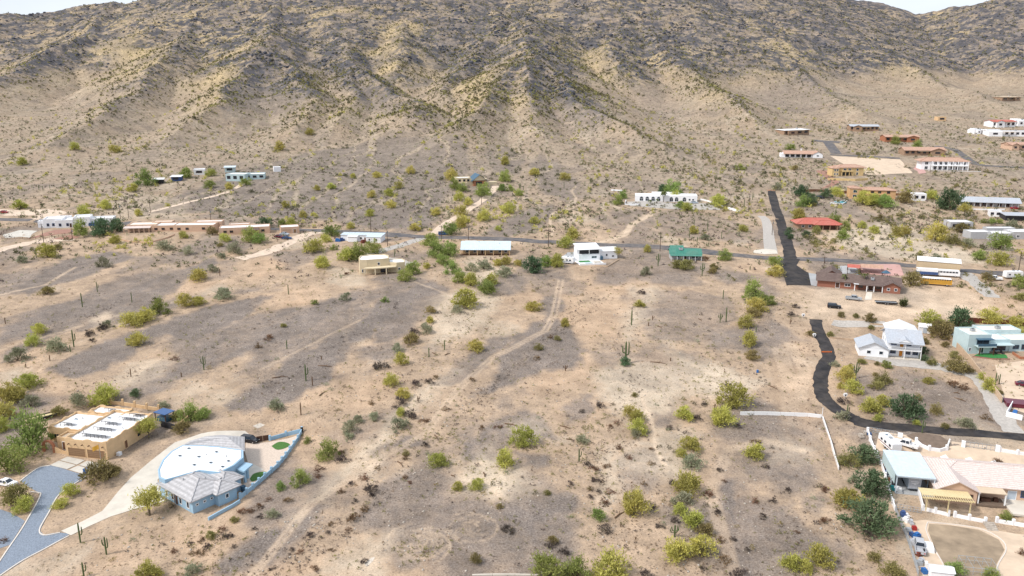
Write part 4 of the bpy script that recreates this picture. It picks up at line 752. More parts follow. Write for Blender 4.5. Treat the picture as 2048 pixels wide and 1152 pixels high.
# --- pink tile-roofed house with carport, bottom right
h = H('right', 'tile_roof_house', 'long stucco house with pink tile roof and white patio wall'); h.walls('pink_stucco', 4.5, 34, 8.3, 20, 2.9); h.hip('pink_tile', 4.6, 38, 8.3, 20.5, 3.0, 2.6, .7, ((10.5,14.4),(34,14.4)))
h.walls('pink_stucco', 3.9, 12.2, 4.8, 10, 2.9, name='front_wing'); h.gable('pink_tile', 'pink_stucco', 3.9, 12.2, 4.8, 13.5, 2.95, 2.0, 'y', .5); h.win('F', 4.8, 5.2, 1.9, 1.3, .5, 'door_brown'); h.win('F', 4.8, 7.6, 1.9, .6, .5, 'door_brown'); h.win('F', 4.8, 10.6, 1.2, .8, .9, 'door_brown')
h.win('F', 8.3, 22.3, .7, 2.2, 1.7, 'junk_blue'); h.win('F', 8.3, 27, .9, 2.0, 1.3, 'junk_blue'); h.door('F', 8.3, 19.6, 1.9, 2.2, 'silver_paint'); h.box('patio_roof', 'tan_roof', 12.4, 18.2, 4.8, 8.28, 2.7, 2.85)
for x in (12.6, 18.0): h.post('white_paint', x, 5.0, -.5, 2.7, .25)
h.part('patio_furniture', 'dark_wood', MB().box(13.6,15.6,6,7,0,.75).box(16.3,17.2,6.2,7,0,.9)); h.part('patio_floor', 'dark_dirt', MB().box(12.3,18.3,4.6,8.25,-.4,.06)); h.part('patio_slab', 'pale_concrete', MB().box(18.4,30,1.5,8.25,-.4,.07))
for i, x in enumerate((7.5, 14.5, 22)): h.part('chimney_slab', 'white_paint', MB().box(x, x+.01, 0, .01, 0, .01)) if False else None
for i, q in enumerate(([(1880,914),(1891,910),(1902,922),(1890,926)], [(1930,918),(1941,915),(1952,928),(1940,930)], [(1980,924),(1990,921),(2002,934),(1990,936)])): sheet('white_slab', 'white_paint', q, .12, 1)
cp = H('right', 'carport', 'tall open carport with pale blue metal roof over the parked trailer', 'carport'); cp.shed('blue_metal', -4.3, 4.0, 6.4, 19.6, 4.2, 4.4, .18, seam=.9)
for x in (-4.1, 3.8):
    for y in (6.7, 10.8, 15, 19.3): cp.post('blue_metal', x, y, -.6, 4.2, .2)
cp.part('side_panel', 'teal_stucco', MB().box(-4.22,-4.14,8,19.2,1.6,4.1)); cp.part('floor', 'grey_concrete', MB().box(-4.2,4,6.2,19.5,-.5,.05)); cp.part('beam', 'blue_metal', MB().box(-4.25,3.95,6.5,6.7,3.95,4.2))
pg = H('right', 'pergola', 'yellow-painted timber pergola with open slats in front of tile-roof house', 'pergola')
for x in (.6, 5, 9.4): pg.post('pale_wood', x, .2, -.4, 2.6, .22)
pg.part('cover', 'pale_wood', MB().box(-.2,10,1.2,4.4,2.8,2.9)); pg.part('beam', 'pale_wood', MB().box(-.4,10.2,.1,.3,2.55,2.75))
for i in range(22): pg.part('slat', 'pale_wood', MB().box(-.3+i*.48, -.2+i*.48, -.6, 1.2, 2.76, 2.92))
wall_line([(1845,1020),(1870,1026),(1896,1032)], .8, .22, 'white_stucco', 'patio_wall', 'white patio wall with posts below the yellow pergola', post=1, posts_h=.6); wall_line([(1909,1034),(1938,1040),(1970,1046)], .8, .22, 'white_stucco', 'patio_wall', 'white patio wall with posts left of the stone steps', post=1, posts_h=.6); wall_line([(1993,1045),(2026,1050),(2060,1056)], .8, .22, 'white_stucco', 'patio_wall', 'white patio wall with posts right of the stone steps', post=1, posts_h=.6)
b = at(1982, 1056); st_ = thing('stone_steps', 'pale stone steps between the white patio walls', 'steps', tuple(b), -.18)
for i in range(5): MB().box(-1.1, 1.1, -1.2+i*.55, -.65+i*.55, -.3, .12+.12*i).build('step', 'stone', st_)
wall_line([(1735,865),(1740,882),(1748,902),(1752,912)], 1.1, .22, 'white_stucco', 'side_wall', 'white stepped wall beside the parked motorhome', post=1, posts_h=.35); wall_line([(1753,912),(1762,930),(1770,955),(1778,985),(1785,1008),(1790,1022)], 1.0, .22, 'white_stucco', 'side_wall', 'white wall running beside the carport junk', post=2, posts_h=.3); wall_line([(1836,985),(1841,1003),(1845,1020)], 1.3, .22, 'white_stucco', 'side_wall', 'short white wall between carport and pergola')
def rail_fence(px, hgt, m, label, gap=1.6, nr=4, name='rail_fence'):
    w_ = smooth_line(at_many(px)[:, :2], 4); o = thing(name, label, 'fence', (w_[0][0], w_[0][1], G(*w_[0]).item())); off = Vector(o.location); pts = []
    for a, b in zip(w_[:-1], w_[1:]):
        n = max(1, int(np.hypot(*(b-a))/gap)); pts += [a + (b-a)*i/n for i in range(n)]
    pts = np.array(pts + [w_[-1]]); z = G(pts[:,0], pts[:,1]); P_ = [Vector((p[0], p[1], q)) - off for p, q in zip(pts, z)]; rl = MB()
    for p in P_: MB().bar(p - Vector((0,0,.3)), p + Vector((0,0,hgt)), .1).build('post', m, o)
    for a, b in zip(P_[:-1], P_[1:]):
        for k in range(nr): h_ = Vector((0, 0, hgt*(k+.7)/nr)); rl.bar(a+h_, b+h_, .05)
    rl.build('rails', m, o)['kind'] = 'stuff'; return o
rail_fence([(1790,1022),(1800,1048),(1812,1075),(1822,1105),(1836,1152)], 1.4, 'grey_metal', 'grey mesh fence along the junk-filled side yard', 1.4, 6, 'chain_fence')
wall_line([(1790,1018),(1818,1024),(1842,1028)], 1.3, .05, 'grey_metal', 'gate', 'thin grey mesh gate across the yard below the carport', 'gate', post=1, posts_h=.1) if False else None
wall_line([(1832,885),(1842,894),(1858,901),(1880,904),(1893,900),(1899,884)], .9, .25, 'white_stucco', 'garden_wall', 'curved white wall with posts round the round planting bed', post=2, posts_h=.5); sheet('planting_bed', 'dark_dirt', [(1812,872),(1826,867),(1850,867),(1880,872),(1896,882),(1894,896),(1878,902),(1856,899),(1836,886)], .12, 1)
wall_line([(1795,874),(1805,876)], 1.3, .3, 'white_stucco', 'gate_post', 'white gate pillar by the white pickup truck', 'post'); wall_line([(1922,893),(1930,895)], 1.7, .4, 'white_stucco', 'gate_post', 'white gate pillar left of the long mesh gate', 'post'); wall_line([(1990,902),(1999,904)], 1.7, .4, 'white_stucco', 'gate_post', 'white gate pillar right of the long mesh gate', 'post'); wall_line([(1999,903),(2035,909),(2070,914)], .8, .22, 'white_stucco', 'garden_wall', 'white front wall with posts at right frame edge', post=1, posts_h=.5)
def mesh_gate(p0, p1, hgt, label):
    a, b = at(*p0), at(*p1); t_ = thing('mesh_gate', label, 'gate', tuple(a)); v_ = b - a; mb = MB(); n = 7
    for i in range(n+1): p = v_*i/n; mb.bar((p.x, p.y, p.z), (p.x, p.y, p.z+hgt), .07)
    for k in (.15, .55, 1): mb.bar((0,0,hgt*k), (v_.x, v_.y, v_.z+hgt*k), .06)
    mb.build('gate_frame', 'grey_metal', t_)
mesh_gate((1931,894), (1989,902), 1.5, 'long grey mesh drive gate between two white pillars'); mesh_gate((1738,864), (1794,873), 1.4, 'grey mesh gate behind the motorhome'); mesh_gate((1792,1018), (1842,1027), 1.3, 'grey mesh gate below the carport')
# white panel fence in the desert
wall_line([(1480,830),(1507,830),(1534,830),(1561,831),(1588,832),(1615,833),(1643,836)], 1.0, .15, 'white_paint', 'panel_fence', 'white panel fence running across open desert to the asphalt lane', 'fence', panel=5); wall_line([(1645,838),(1653,862),(1662,888),(1669,914),(1677,940)], .9, .15, 'white_paint', 'panel_fence', 'white panel fence running down towards the green trees', 'fence', panel=5)
tag(MB().cyl((0,0), .08, -.2, 3.0, 6).build('fence_post', 'white_paint', None, loc=tuple(at(1644,836))), 'thin white post at the corner of the white panel fence', 'post')
# --- brick house, barn
h = H('brick', 'brick_house', 'long red brick ranch house with dark brown shingle roof'); h.walls('brick', 0, 30, 0, 9, 2.9)
h.gable('brown_shingle', 'brick', 0, 30, 0, 10, 2.9, 1.9, 'x', .8); h.gable('brown_shingle', 'brick', 24, 30, -2.2, 5, 2.7, 1.5, 'y', .6); h.walls('brick', 24, 30, -2.2, -.02, 2.7, name='gable_wing'); h.walls('brick', 1.5, 9, 10.02, 17, 2.9, name='rear_wing'); h.gable('brown_shingle', 'brick', 1.5, 9, 8, 17.5, 3.0, 2.2, 'y', .6)
h.shed('brown_shingle', 13.3, 24, -2.6, .2, 2.45, 3.05)
for x in (13.6, 18, 20.6, 23.6): h.post('white_paint', x, -2.3, -.8, 2.45, .3)
h.win('F', 0, 10, .9, 2.2, 1.3); h.door('F', 0, 6.6, 1.6, 2.3, 'dark_wood'); h.win('F', 0, 15, .8, 1.8, 1.4, 'door_brown'); h.door('F', 0, 18.6, 1.9, 2.2, 'dark_wood'); h.win('F', 0, 21.4, .8, 1.6, 1.4, 'door_brown'); h.win('F', -2.2, 25.2, 1, 1.1, 1.1); h.win('F', -2.2, 27.8, 1, 1.1, 1.1); h.unit(19.5, 1.5, 3.9, 1.2); h.box('awning', 'white_metal', 13.2, 15, -2.8, -.4, 2.7, 2.8)
sheet('pink_court', 'pink_court', [(1705,529),(1800,530),(1808,552),(1790,552),(1725,548)], .12, 2); sheet('court', 'grey_concrete', [(1674,533),(1704,532),(1722,546),(1680,548)], .12, 2)
sheet('pool', 'water', [(1704,550),(1720,549),(1724,553),(1706,554)], .16, 1); sheet('walkway', 'pale_concrete', [(1733,584),(1745,584),(1743,600),(1729,600)], .09, 1)
for k_, (px, py, w_, d_, m_) in enumerate(((1742,545,9,5,'maroon_paint'), (1706,545,5,4,'maroon_paint'))):
    b = at(px, py); t_ = thing('shade_structure', ('wide' if not k_ else 'narrow') + ' ramada with dark red roof behind the brick house', 'ramada', tuple(b), -.34)
    MB().add([(-w_/2,-d_/2,2.5),(w_/2,-d_/2,2.5),(w_/2,0,3.6),(-w_/2,0,3.6),(w_/2,d_/2,2.5),(-w_/2,d_/2,2.5)], [(0,1,2,3),(3,2,4,5),(0,5,4,1),(1,4,2),(0,3,5)]).build('roof', 'red_tile' if k_ else 'clay_tile', t_)
    for x in (-w_/2+.2, w_/2-.2):
        for y in (-d_/2+.2, d_/2-.2): MB().box(x-.1, x+.1, y-.1, y+.1, -.4, 2.5).build('post', 'dark_wood', t_)
b = at(1771, 556); t_ = thing('gazebo', 'round dark canopy gazebo behind the brick house', 'gazebo', tuple(b)); mb = MB(); n = 8; rg_ = [(1.9*math.cos(i*.785), 1.9*math.sin(i*.785), 2.3) for i in range(n)]; mb.add(rg_ + [(0,0,3.5)], [(i, (i+1) % n, n) for i in range(n)] + [tuple(range(n))[::-1]]); mb.build('canopy', 'navy_metal', t_)
for i in range(0, 8, 2): MB().tube([(1.7*math.cos(i*.785), 1.7*math.sin(i*.785), -.3), (1.7*math.cos(i*.785), 1.7*math.sin(i*.785), 2.3)], .07).build('post', 'dark_metal', t_)
h = H('barn', 'metal_barn', 'large plain tan metal barn behind the yellow school bus', 'barn'); h.walls('tan_metal', 0, 16, 0, 9, 5.2); h.gable('white_metal', 'tan_metal', 0, 16, 0, 9, 5.2, .9, 'x', .25, seam=1.2); h.part('tank', 'white_paint', MB().cyl((1, -1.2), .7, -.3, 2.2))
# --- houses along the road
h = H('cream', 'cream_house', 'cream two-level stucco house with rounded front and flat white roofs'); 
arc = [(0,0),(-1.0,4),(-.6,9),(4,11),(9.5,11),(11.5,8),(12,3.6)] ; fr_ = [(12,2.2),(10.5,1.2),(8.5,.5),(6,0.1),(3,-.6)]
h.poly('cream_stucco', [(-.3,.6),(-.8,5),(-.2,9.5),(3.5,11.4),(9.5,11.4),(11.8,8.5),(11.8,2.6),(9.5,1.6),(6.2,1.0),(2.6,.4)], 5.6, .5); h.poly('cream_stucco', [(11.82,2.6),(11.82,9.2),(17.4,9.4),(18.6,6.5),(18.4,2.0),(15,1.4)], 3.9, .4)
h.part('porch_roof', 'cream_stucco', MB().prism([(2.4,.2),(1.0,-2.0),(6,-2.4),(11,-1.6),(14.8,-.4),(14.9,1.3),(11.7,2.3),(6.2,.9)], 2.6, 3.0)); h.win('F', .55, 1.8, 3.5, 1.2, 1.3, 'door_brown'); h.win('F', 1.2, 6.6, 3.4, 1.5, 1.3); h.win('F', .5, .4, .6, 1.4, 1.5); h.win('F', 1.3, 8.2, .2, 3.0, 2.1, 'door_brown'); h.win('F', 1.45, 15.6, .9, 1, 1.2)
for x, y in ((1.4,-1.7),(6,-2.1),(10.6,-1.4)): h.post('cream_stucco', x, y, -1, 2.6, .5)
h = H('porch', 'metal_roof_house', 'long house with pale blue metal roof and deep shaded front porch'); h.walls('tan_stucco', .5, 22, 2.6, 10, 3.0); h.gable('blue_metal', 'tan_stucco', .2, 22.2, 2.6, 11, 3.1, 2.0, 'x', .5, seam=.9); h.shed('blue_metal', -.3, 22.7, -.8, 2.4, 2.5, 3.0, seam=.9); h.box('porch_floor', 'dark_wood', -.3, 22.5, -.6, 2.58, -1.0, .1)
for i in range(7): h.post('tan_stucco', .1+i*3.68, -.3, -1, 2.5, .3)
rl = MB(); rl.box(.2, 22, -.35, -.28, .9, 1.0).box(.2, 22, -.35, -.28, .3, .36); h.part('railing', 'door_brown', rl)
for i, x in enumerate((2, 5.5, 9, 13, 17, 19.6)): h.win('F', 2.6, x, .7, 1.5, 1.5) if i != 2 else h.door('F', 2.6, x, 1.2, 2.1, 'dark_wood')
h.shed('blue_metal', 1, 6.5, 10.8, 14, 3.9, 3.9, name='rear_canopy'); h.vent(8, 6, 4.9); h.vent(17.5, 5, 4.4)
h = H('deck', 'white_house', 'white two-level house with raised screened porch, pale roof and pool deck'); h.walls('white_siding', 0, 10, 0, 8, 2.7, name='lower_wall'); h.walls('white_siding', 0, 10, 2.4, 8, 5.0, z0=2.7, name='upper_wall'); h.shed('white_metal', -.4, 10.4, -.6, 8.6, 4.9, 6.1, seam=1); h.walls('white_siding', 10.02, 18.5, 1.5, 8, 3.6, name='wing'); h.gable('white_metal', 'white_siding', 10.3, 18.5, 1.5, 8.5, 3.6, 1.1, 'x', .4, seam=1)
for x in (.1, 4.9, 9.7): h.post('white_paint', x, .1, 2.7, 4.95, .3)
h.box('screen', 'dark_metal', .3, 9.6, 1.4, 1.45, 2.75, 4.9); h.win('F', 0, 6, .9, 2.4, 1, 'teal_stucco'); h.box('stair', 'navy_metal', 10.05, 11.2, -.6, 1.4, 0, 1.6); h.win('F', 1.5, 13, 1.2, 1, 1.2); h.win('F', 1.5, 16, .9, .9, .6, 'dark_metal')
h.box('pool_deck', 'white_paint', -2, 9.6, -9.5, -.04, -1.6, .12); h.box('green_turf', 'turf', -.5, 4.6, -4.2, -.8, .122, .15); h.box('deck_wall', 'white_paint', -2.1, 9.7, -9.8, -9.52, -2.2, .7); h.box('hot_tub', 'teal_stucco', 1, 4, -8.6, -6.4, .122, .7); h.box('table', 'pale_concrete', 5.5, 8.2, -6.5, -4.5, .125, .8)
sheet('pad', 'grey_concrete', [(1122,515),(1135,505),(1157,504),(1157,520),(1130,528)], .08, 1.5); wall_line([(1190,532),(1215,534),(1238,520)], .5, .25, 'block_wall', 'garden_wall', 'low wall round the dirt yard right of the pool deck')
h = H('green', 'green_roof_house', 'small house under a dark green metal roof'); h.walls('grey_stucco', .4, 13.6, 1.8, 8, 2.7); h.gable('green_metal', 'grey_stucco', .2, 13.8, 1.2, 8.4, 2.8, 1.6, 'x', .5, seam=1); h.walls('grey_stucco', .8, 6.2, 6, 10.5, 4.0, name='rear_wing'); h.gable('green_metal', 'grey_stucco', .8, 6.2, 5.0, 10.8, 3.9, 1.2, 'x', .4, seam=1); h.shed('green_metal', 0, 14, -.9, 1.6, 2.1, 2.75)
for i in range(6): h.post('white_paint', .4+i*2.65, -.6, -1, 2.1, .2)
h.win('F', 1.8, 3, .8, 1.4, 1.3); h.win('F', 1.8, 9.6, .6, 3, 1.5); h.door('F', 1.8, 6.4, 1.1, 2.1, 'dark_wood'); h.unit(4.2, 3.0, 4.0, 1.6)
h = H('mobile', 'mobile_home', 'white flat-roofed mobile home by the road with cluttered yard'); h.walls('white_siding', -.5, 20, 2.5, 8, 2.9); h.shed('blue_metal', -.7, 20.4, 2.2, 8.2, 2.95, 3.15, seam=1.5); h.walls('white_siding', 13, 20, -.8, 2.48, 2.7, name='wing'); h.shed('blue_metal', 12.8, 20.3, -1, 2.6, 2.7, 2.98); h.walls('white_siding', 3.6, 8, .5, 2.48, 2.5, name='porch_room'); h.shed('white_metal', 3.3, 8.4, .2, 2.5, 2.5, 2.9); h.win('F', 2.5, 8.8, .9, 1.3, 1.2); h.win('F', -.8, 14, .9, 1, 1.2); h.win('F', -.8, 17.4, .9, 1, 1.2); h.door('F', 2.5, 11, 1, 2)
for i, (px, py, m_) in enumerate(((676,483,'blue_tarp'), (684,482,'junk_blue'), (727,486,'rust_fence'))): tag(MB().box(-1.2,1.2,-.7,.7,0,1.1).box(-1,.4,-.5,.5,1.1,1.6).build('junk_pile', m_, None, loc=tuple(at(px, py)), rot=.4*i), ['bright blue tarped pile at left end of the white mobile home','dark blue junk beside the white mobile home','rusty pile in front of the white mobile home'][i], 'pile')
h = H('villa', 'white_villa', 'sprawling bright white flat-roofed villa at the left edge')
for x0, x1, y0, y1, z in ((0,9,2,11,4),(6,14,0,9,3.4),(14,22,1,10,4.3),(22.02,33,2,10,3.2),(4,11,11.02,15,3.6),(13,20,10.02,15,3.8),(-3,-.02,4,9,2.8)): h.flat('white_stucco', x0, x1, y0, y1, z + x0*.003, .6)
for u, y in ((1.5,2),(4,2),(7.5,0),(11,0),(15.5,1),(18.5,1),(24,2),(28,2)): h.win('F', y, u, .8, 1.2, 1.5, 'junk_blue')
h.door('F', 0, 12.4, 1.2, 2.3, 'dark_wood')
rail_fence([(0,470),(20,460),(55,450),(80,452)], 1.2, 'dark_wood', 'dark rail fence round the pale court left of the villa', 3)
rail_fence([(4,478),(60,479),(100,478),(130,470)], 1.1, 'dark_wood', 'dark rail fence in front of the red gravel yard', 3, 3)
rail_fence([(1940,332),(1970,342),(2000,352),(2012,360)], 1.4, 'dark_wood', 'brown rail fence running down from the far road right of the estate', 3, 3)
for key, L_, lab, nb in (('pinkone', 27, 'pink stucco flat-roofed house, leftmost of the three along the road', 0), ('pinktwo', 21, 'pink stucco flat-roofed house, middle one of the three along the road', 1), ('pinkthree', 26, 'pink stucco flat-roofed house, rightmost of the three along the road', 2)):
    h = H(key, 'stucco_house', lab, 'house', None, None, 'pink stucco houses along the road')
    if nb == 0:
        h.flat('pink_stucco', 0, 14, 3, 12, 3.2, .4, 'offwhite_roof'); h.flat('pink_stucco', 12, 25, 1, 10, 2.9, .4, 'white_roof'); h.flat('pink_stucco', 10, 20, 10.02, 15, 3.4, .4, 'offwhite_roof'); h.shed('pink_tile', -1, 12, -.6, 3, 2.3, 2.8)
        for i in range(6): h.post('pink_stucco', -.7+i*2.4, -.3, -1, 2.3, .3)
    elif nb == 1: h.flat('pink_stucco', 0, 20, 1, 9, 3.0, .4); h.flat('pink_stucco', 8, 22, 9.02, 14, 3.4, .4)
    else:
        h.flat('pink_stucco', 0, 24, 2, 10, 3.1, .4); h.flat('pink_stucco', 4, 14, 10.02, 14, 3.5, .4); h.shed('brown_shingle', 11, 19, -1.5, 2, 2.3, 2.7)
        for i in range(4): h.post('yellow_stucco', 11.3+i*2.5, -1.2, -1, 2.3, .3)
    for u in ([13.5,17,21] if nb == 0 else [2,6,14] if nb == 1 else [2,5,20]): h.win('F', {0:1,1:1,2:2}[nb], u, .9, 1.6, 1.2, 'door_brown')
h = H('shed', 'small_garage', 'small pink stucco garage with flat roof beside parked cars', 'garage'); h.flat('pink_stucco', 0, 9, 0, 7, 3.0, .35); h.door('F', 0, 6, 1.6, 2.2, 'garage_brown'); h.garage(0, 1, 4, 2.3, 'pink_stucco', 'pink_stucco')
wall_line([(228,474),(260,484),(300,486),(330,478),(350,470)], .7, .3, 'pink_stucco', 'terrace_wall', 'low pink curved terrace wall below the leftmost pink house')
# --- up the hill
h = H('hill', 'hill_house', 'cream hillside house with a steep dark slate blue roof'); h.flat('cream_stucco', -1, 8, 1, 8, 5.0, .4); h.walls('cream_stucco', 8.02, 19, 1, 9, 4.2); h.gable('navy_metal', 'cream_stucco', 8.6, 18, -1.2, 9.5, 3.6, 3.6, 'y', .7); h.walls('copper_stone', 9.5, 17, -.6, .98, 3.2, name='stone_front'); h.win('F', -.6, 11, .4, 4, 2.4, 'dark_wood'); h.flat('cream_stucco', -3, 5, -1.5, .98, 2.2, .3, 'offwhite_roof')
for u in (0, 3, 5.6): h.win('F', 1, u, 3, 1.5, 1.4, 'door_brown')
h.win('F', -1.5, .5, .2, 1.6, 1.5); h.walls('cream_stucco', 19.02, 26, 2, 6, 2.0, name='yard_wall')
h = H('ridge', 'ridge_house', 'long white flat-roofed house with arched windows and a tall palm'); h.flat('white_stucco', 0, 17, 0, 11, 3.0, .4); h.flat('white_stucco', 17.02, 36, 0, 10, 3.4, .4); h.flat('white_stucco', 10, 26, 10.02, 14, 3.7, .4)
for u in (2.6, 6, 9.4, 12.6, 20, 23, 27.5): w_ = h.win('F', 0, u, .3, 2.2, 1.6); h.part('arch', 'glass', MB().tube([(u+1.1, -.02, 1.85), (u+1.1, -.05, 1.85)], .98, 14), w_)
h.win('F', 0, 31, .9, 1.2, 1.2); h.win('F', 0, 33, .9, 1.2, 1.2); h.unit(15, 5, 3.1, 1.5); wall_line([(1252,402),(1250,410),(1280,410)], .8, .3, 'white_stucco', 'terrace_wall', 'white terrace wall left of the long white ridge house'); wall_line([(1400,400),(1425,407),(1445,414)], .8, .25, 'white_stucco', 'drive_wall', 'white drive wall right of the ridge house'); wall_line([(1456,418),(1478,424)], 1.0, 1.0, 'white_stucco', 'drive_wall', 'short thick white wall at the drive bend'); sheet('terrace', 'grey_gravel', [(1252,404),(1290,402),(1370,408),(1440,405),(1440,420),(1340,418),(1260,412)], .08, 2); wall_line([(1222,381),(1244,382)], .6, 1.2, 'white_stucco', 'cistern_wall', 'low white block left of the long ridge house')
h = H('redroof', 'red_roof_house', 'house with a bright red tile hip roof and shaded porch'); h.walls('brown_stucco', .5, 21, 1, 11, 2.7); h.hip('red_tile', 0, 21.5, 1, 11.5, 2.8, 2.3, .9); h.hip('red_tile', 8, 20, -1.5, 6, 2.75, 1.7, .6); h.walls('dark_wood', 9.5, 18.5, -.2, .98, 2.5, name='porch')
for x in (9, 12, 15.5, 19.2): h.post('brown_stucco', x, -1.5, -.8, 2.6, .35)
h.win('F', 1, 2, .9, 1.5, 1.2); h.win('F', 1, 5.4, .9, 1.5, 1.2)
h = H('hacienda', 'hacienda', 'yellow two-storey hacienda with pink tile roof and terrace'); h.walls('yellow_stucco', 0, 21, 0, 9, 5.6); h.hip('clay_tile', 3, 22, 0, 9.5, 5.6, 1.6, .6); h.walls('yellow_stucco', -1, 3.5, -1.5, 6, 5.2, name='tower'); h.hip('clay_tile', -1, 3.5, -1.5, 6, 5.2, .9, .4); h.box('balcony', 'yellow_stucco', 5.5, 13.5, -1.6, -.02, 2.7, 3.6)
for x in (5.7, 8.2, 10.8, 13.3): h.post('yellow_stucco', x, -1.3, -1, 2.7, .4)
for u in (.2, 1.9): h.win('F', -1.5, u, 3.2, 1.1, 1.5); h.win('F', -1.5, u, .6, 1.1, 1.5)
h.win('F', 0, 7, 3.4, 2.2, 1.6); h.win('F', 0, 10.4, 3.4, 2, 1.6); h.win('F', 0, 16, 3.2, 1.4, 1.6); h.win('F', 0, 6, .2, 6.5, 2.3, 'dark_wood'); h.win('F', 0, 16, .4, 1.4, 2)
wall_line([(1655,360),(1680,361),(1710,362),(1735,360)], 1.4, .4, 'yellow_stucco', 'terrace_wall', 'yellow stucco terrace wall below the hacienda')
h = H('orange', 'orange_house', 'orange stucco two-storey house with clay tile roof and arched windows'); h.walls('orange_stucco', 0, 6, -1, 8, 6.2, name='tower'); h.hip('clay_tile', 0, 6, -1, 8, 6.2, .9, .35); h.walls('orange_stucco', 6.02, 26, .5, 9, 5.2); h.hip('clay_tile', 6.5, 26, .5, 9, 5.2, 1.3, .5)
for z in (.8, 3.6): h.win('F', -1, 1.8, z, 2.2, 1.6, 'teal_stucco')
for u, z in ((8,3.2),(21,3.2),(12,3.0),(16,3.0),(8,.6),(13,.4),(18,.4)): h.win('F', .5, u, z, 1.8, 1.6, 'door_brown')
h.box('balcony', 'orange_stucco', 11, 19, -1, .48, 2.4, 3.2); wall_line([(1690,402),(1660,407),(1685,409),(1694,403)], .7, .25, 'white_stucco', 'pool_wall', 'white wall round the small blue pool'); sheet('pool', 'water', [(1668,404),(1690,403),(1693,407),(1672,408)], .5, 1)
wall_line([(1605,384),(1650,384),(1700,386)], 1.6, .25, 'door_brown', 'dark_wall', 'dark brown wall left of the orange stucco house'); wall_line([(1775,388),(1800,391),(1830,393)], 1.4, .25, 'door_brown', 'dark_wall', 'dark brown wall right of the orange stucco house')
h = H('estate', 'white_estate', 'large white two-storey estate house with brown hip roof and long terrace'); h.walls('white_stucco', 0, 30, 1, 12, 6.0); h.hip('clay_tile', -1, 31, 1, 12.5, 6.0, 2.2, .8); h.box('upper_balcony', 'white_stucco', 6, 30, -1.4, .98, 2.9, 3.2)
for i in range(8): h.post('white_stucco', 6.3+i*3.35, -1.1, -1, 6.0, .45)
for u in (2, 8, 11.5, 15, 19, 22.5, 26.5): h.win('F', 1, u, 3.5, 2.2, 2.0); h.win('F', 1, u, .3, 2.2, 2.2)
h.box('terrace', 'pale_concrete', 2, 36, -7, -1.8, -3.0, -.4); h.box('terrace_wall', 'white_stucco', 2, 36, -7.3, -7.02, -3.4, .2)
sheet('drive', 'pink_court', [(1832,330),(1842,334),(1852,346),(1838,348),(1826,338)], .1, 2)
h = H('ranch', 'ranch_house', 'long low house with a broad grey gable roof'); h.walls('grey_stucco', 0, 30, 1, 9, 2.7); h.gable('grey_shingle', 'grey_stucco', -1, 30, -.8, 9.5, 2.7, 2.2, 'x', .6)
for i, u in enumerate((1, 4, 7.5, 11, 15, 19, 23)): h.win('F', 1, u, .3, 2, 2, 'copper_stone')
for i in range(10): h.post('white_paint', .2+i*3.2, -.6, -1, 2.6, .2)
wall_line([(1920,418),(1960,420),(2010,420)], .7, .25, 'white_stucco', 'terrace_wall', 'white terrace wall below the grey-roofed ranch house')
h = H('clayranch', 'pink_roof_ranch', 'white ranch house with long pink tile roof on a dirt pad'); h.walls('white_stucco', 0, 30, 0, 9, 2.9); h.gable('clay_tile', 'white_stucco', 2, 24, -1, 9.5, 2.9, 1.9, 'x', .5); h.gable('clay_tile', 'white_stucco', 23, 30, -1.8, 9, 2.9, 1.8, 'y', .4); h.walls('white_stucco', 23, 30, -1.8, -.02, 2.9, name='gable_wing'); h.chimney('white_stucco', 15, 6, 3, 6.5)
for u in (3, 7, 11, 15, 19): h.win('F', 0, u, .4, 2.8, 2, 'dark_wood')
h.win('F', -1.8, 25.5, 1, 1.8, 1.2)
h = H('longgrey', 'grey_flat_house', 'long pale grey house with stepped flat roofs at the right edge')
for x0, x1, y0, y1, z in ((0,10,2,9,3.2),(8,20,0,8,2.8),(20.02,32,1,9,3.4),(32.02,44,0,9,3.0),(12,26,9.02,13,3.9)): h.flat('grey_stucco', x0, x1, y0, y1, z, .35)
for u in (10, 14, 22, 26): h.win('F', 0 if u < 20 else 1, u, .8, 1.6, 1.3)
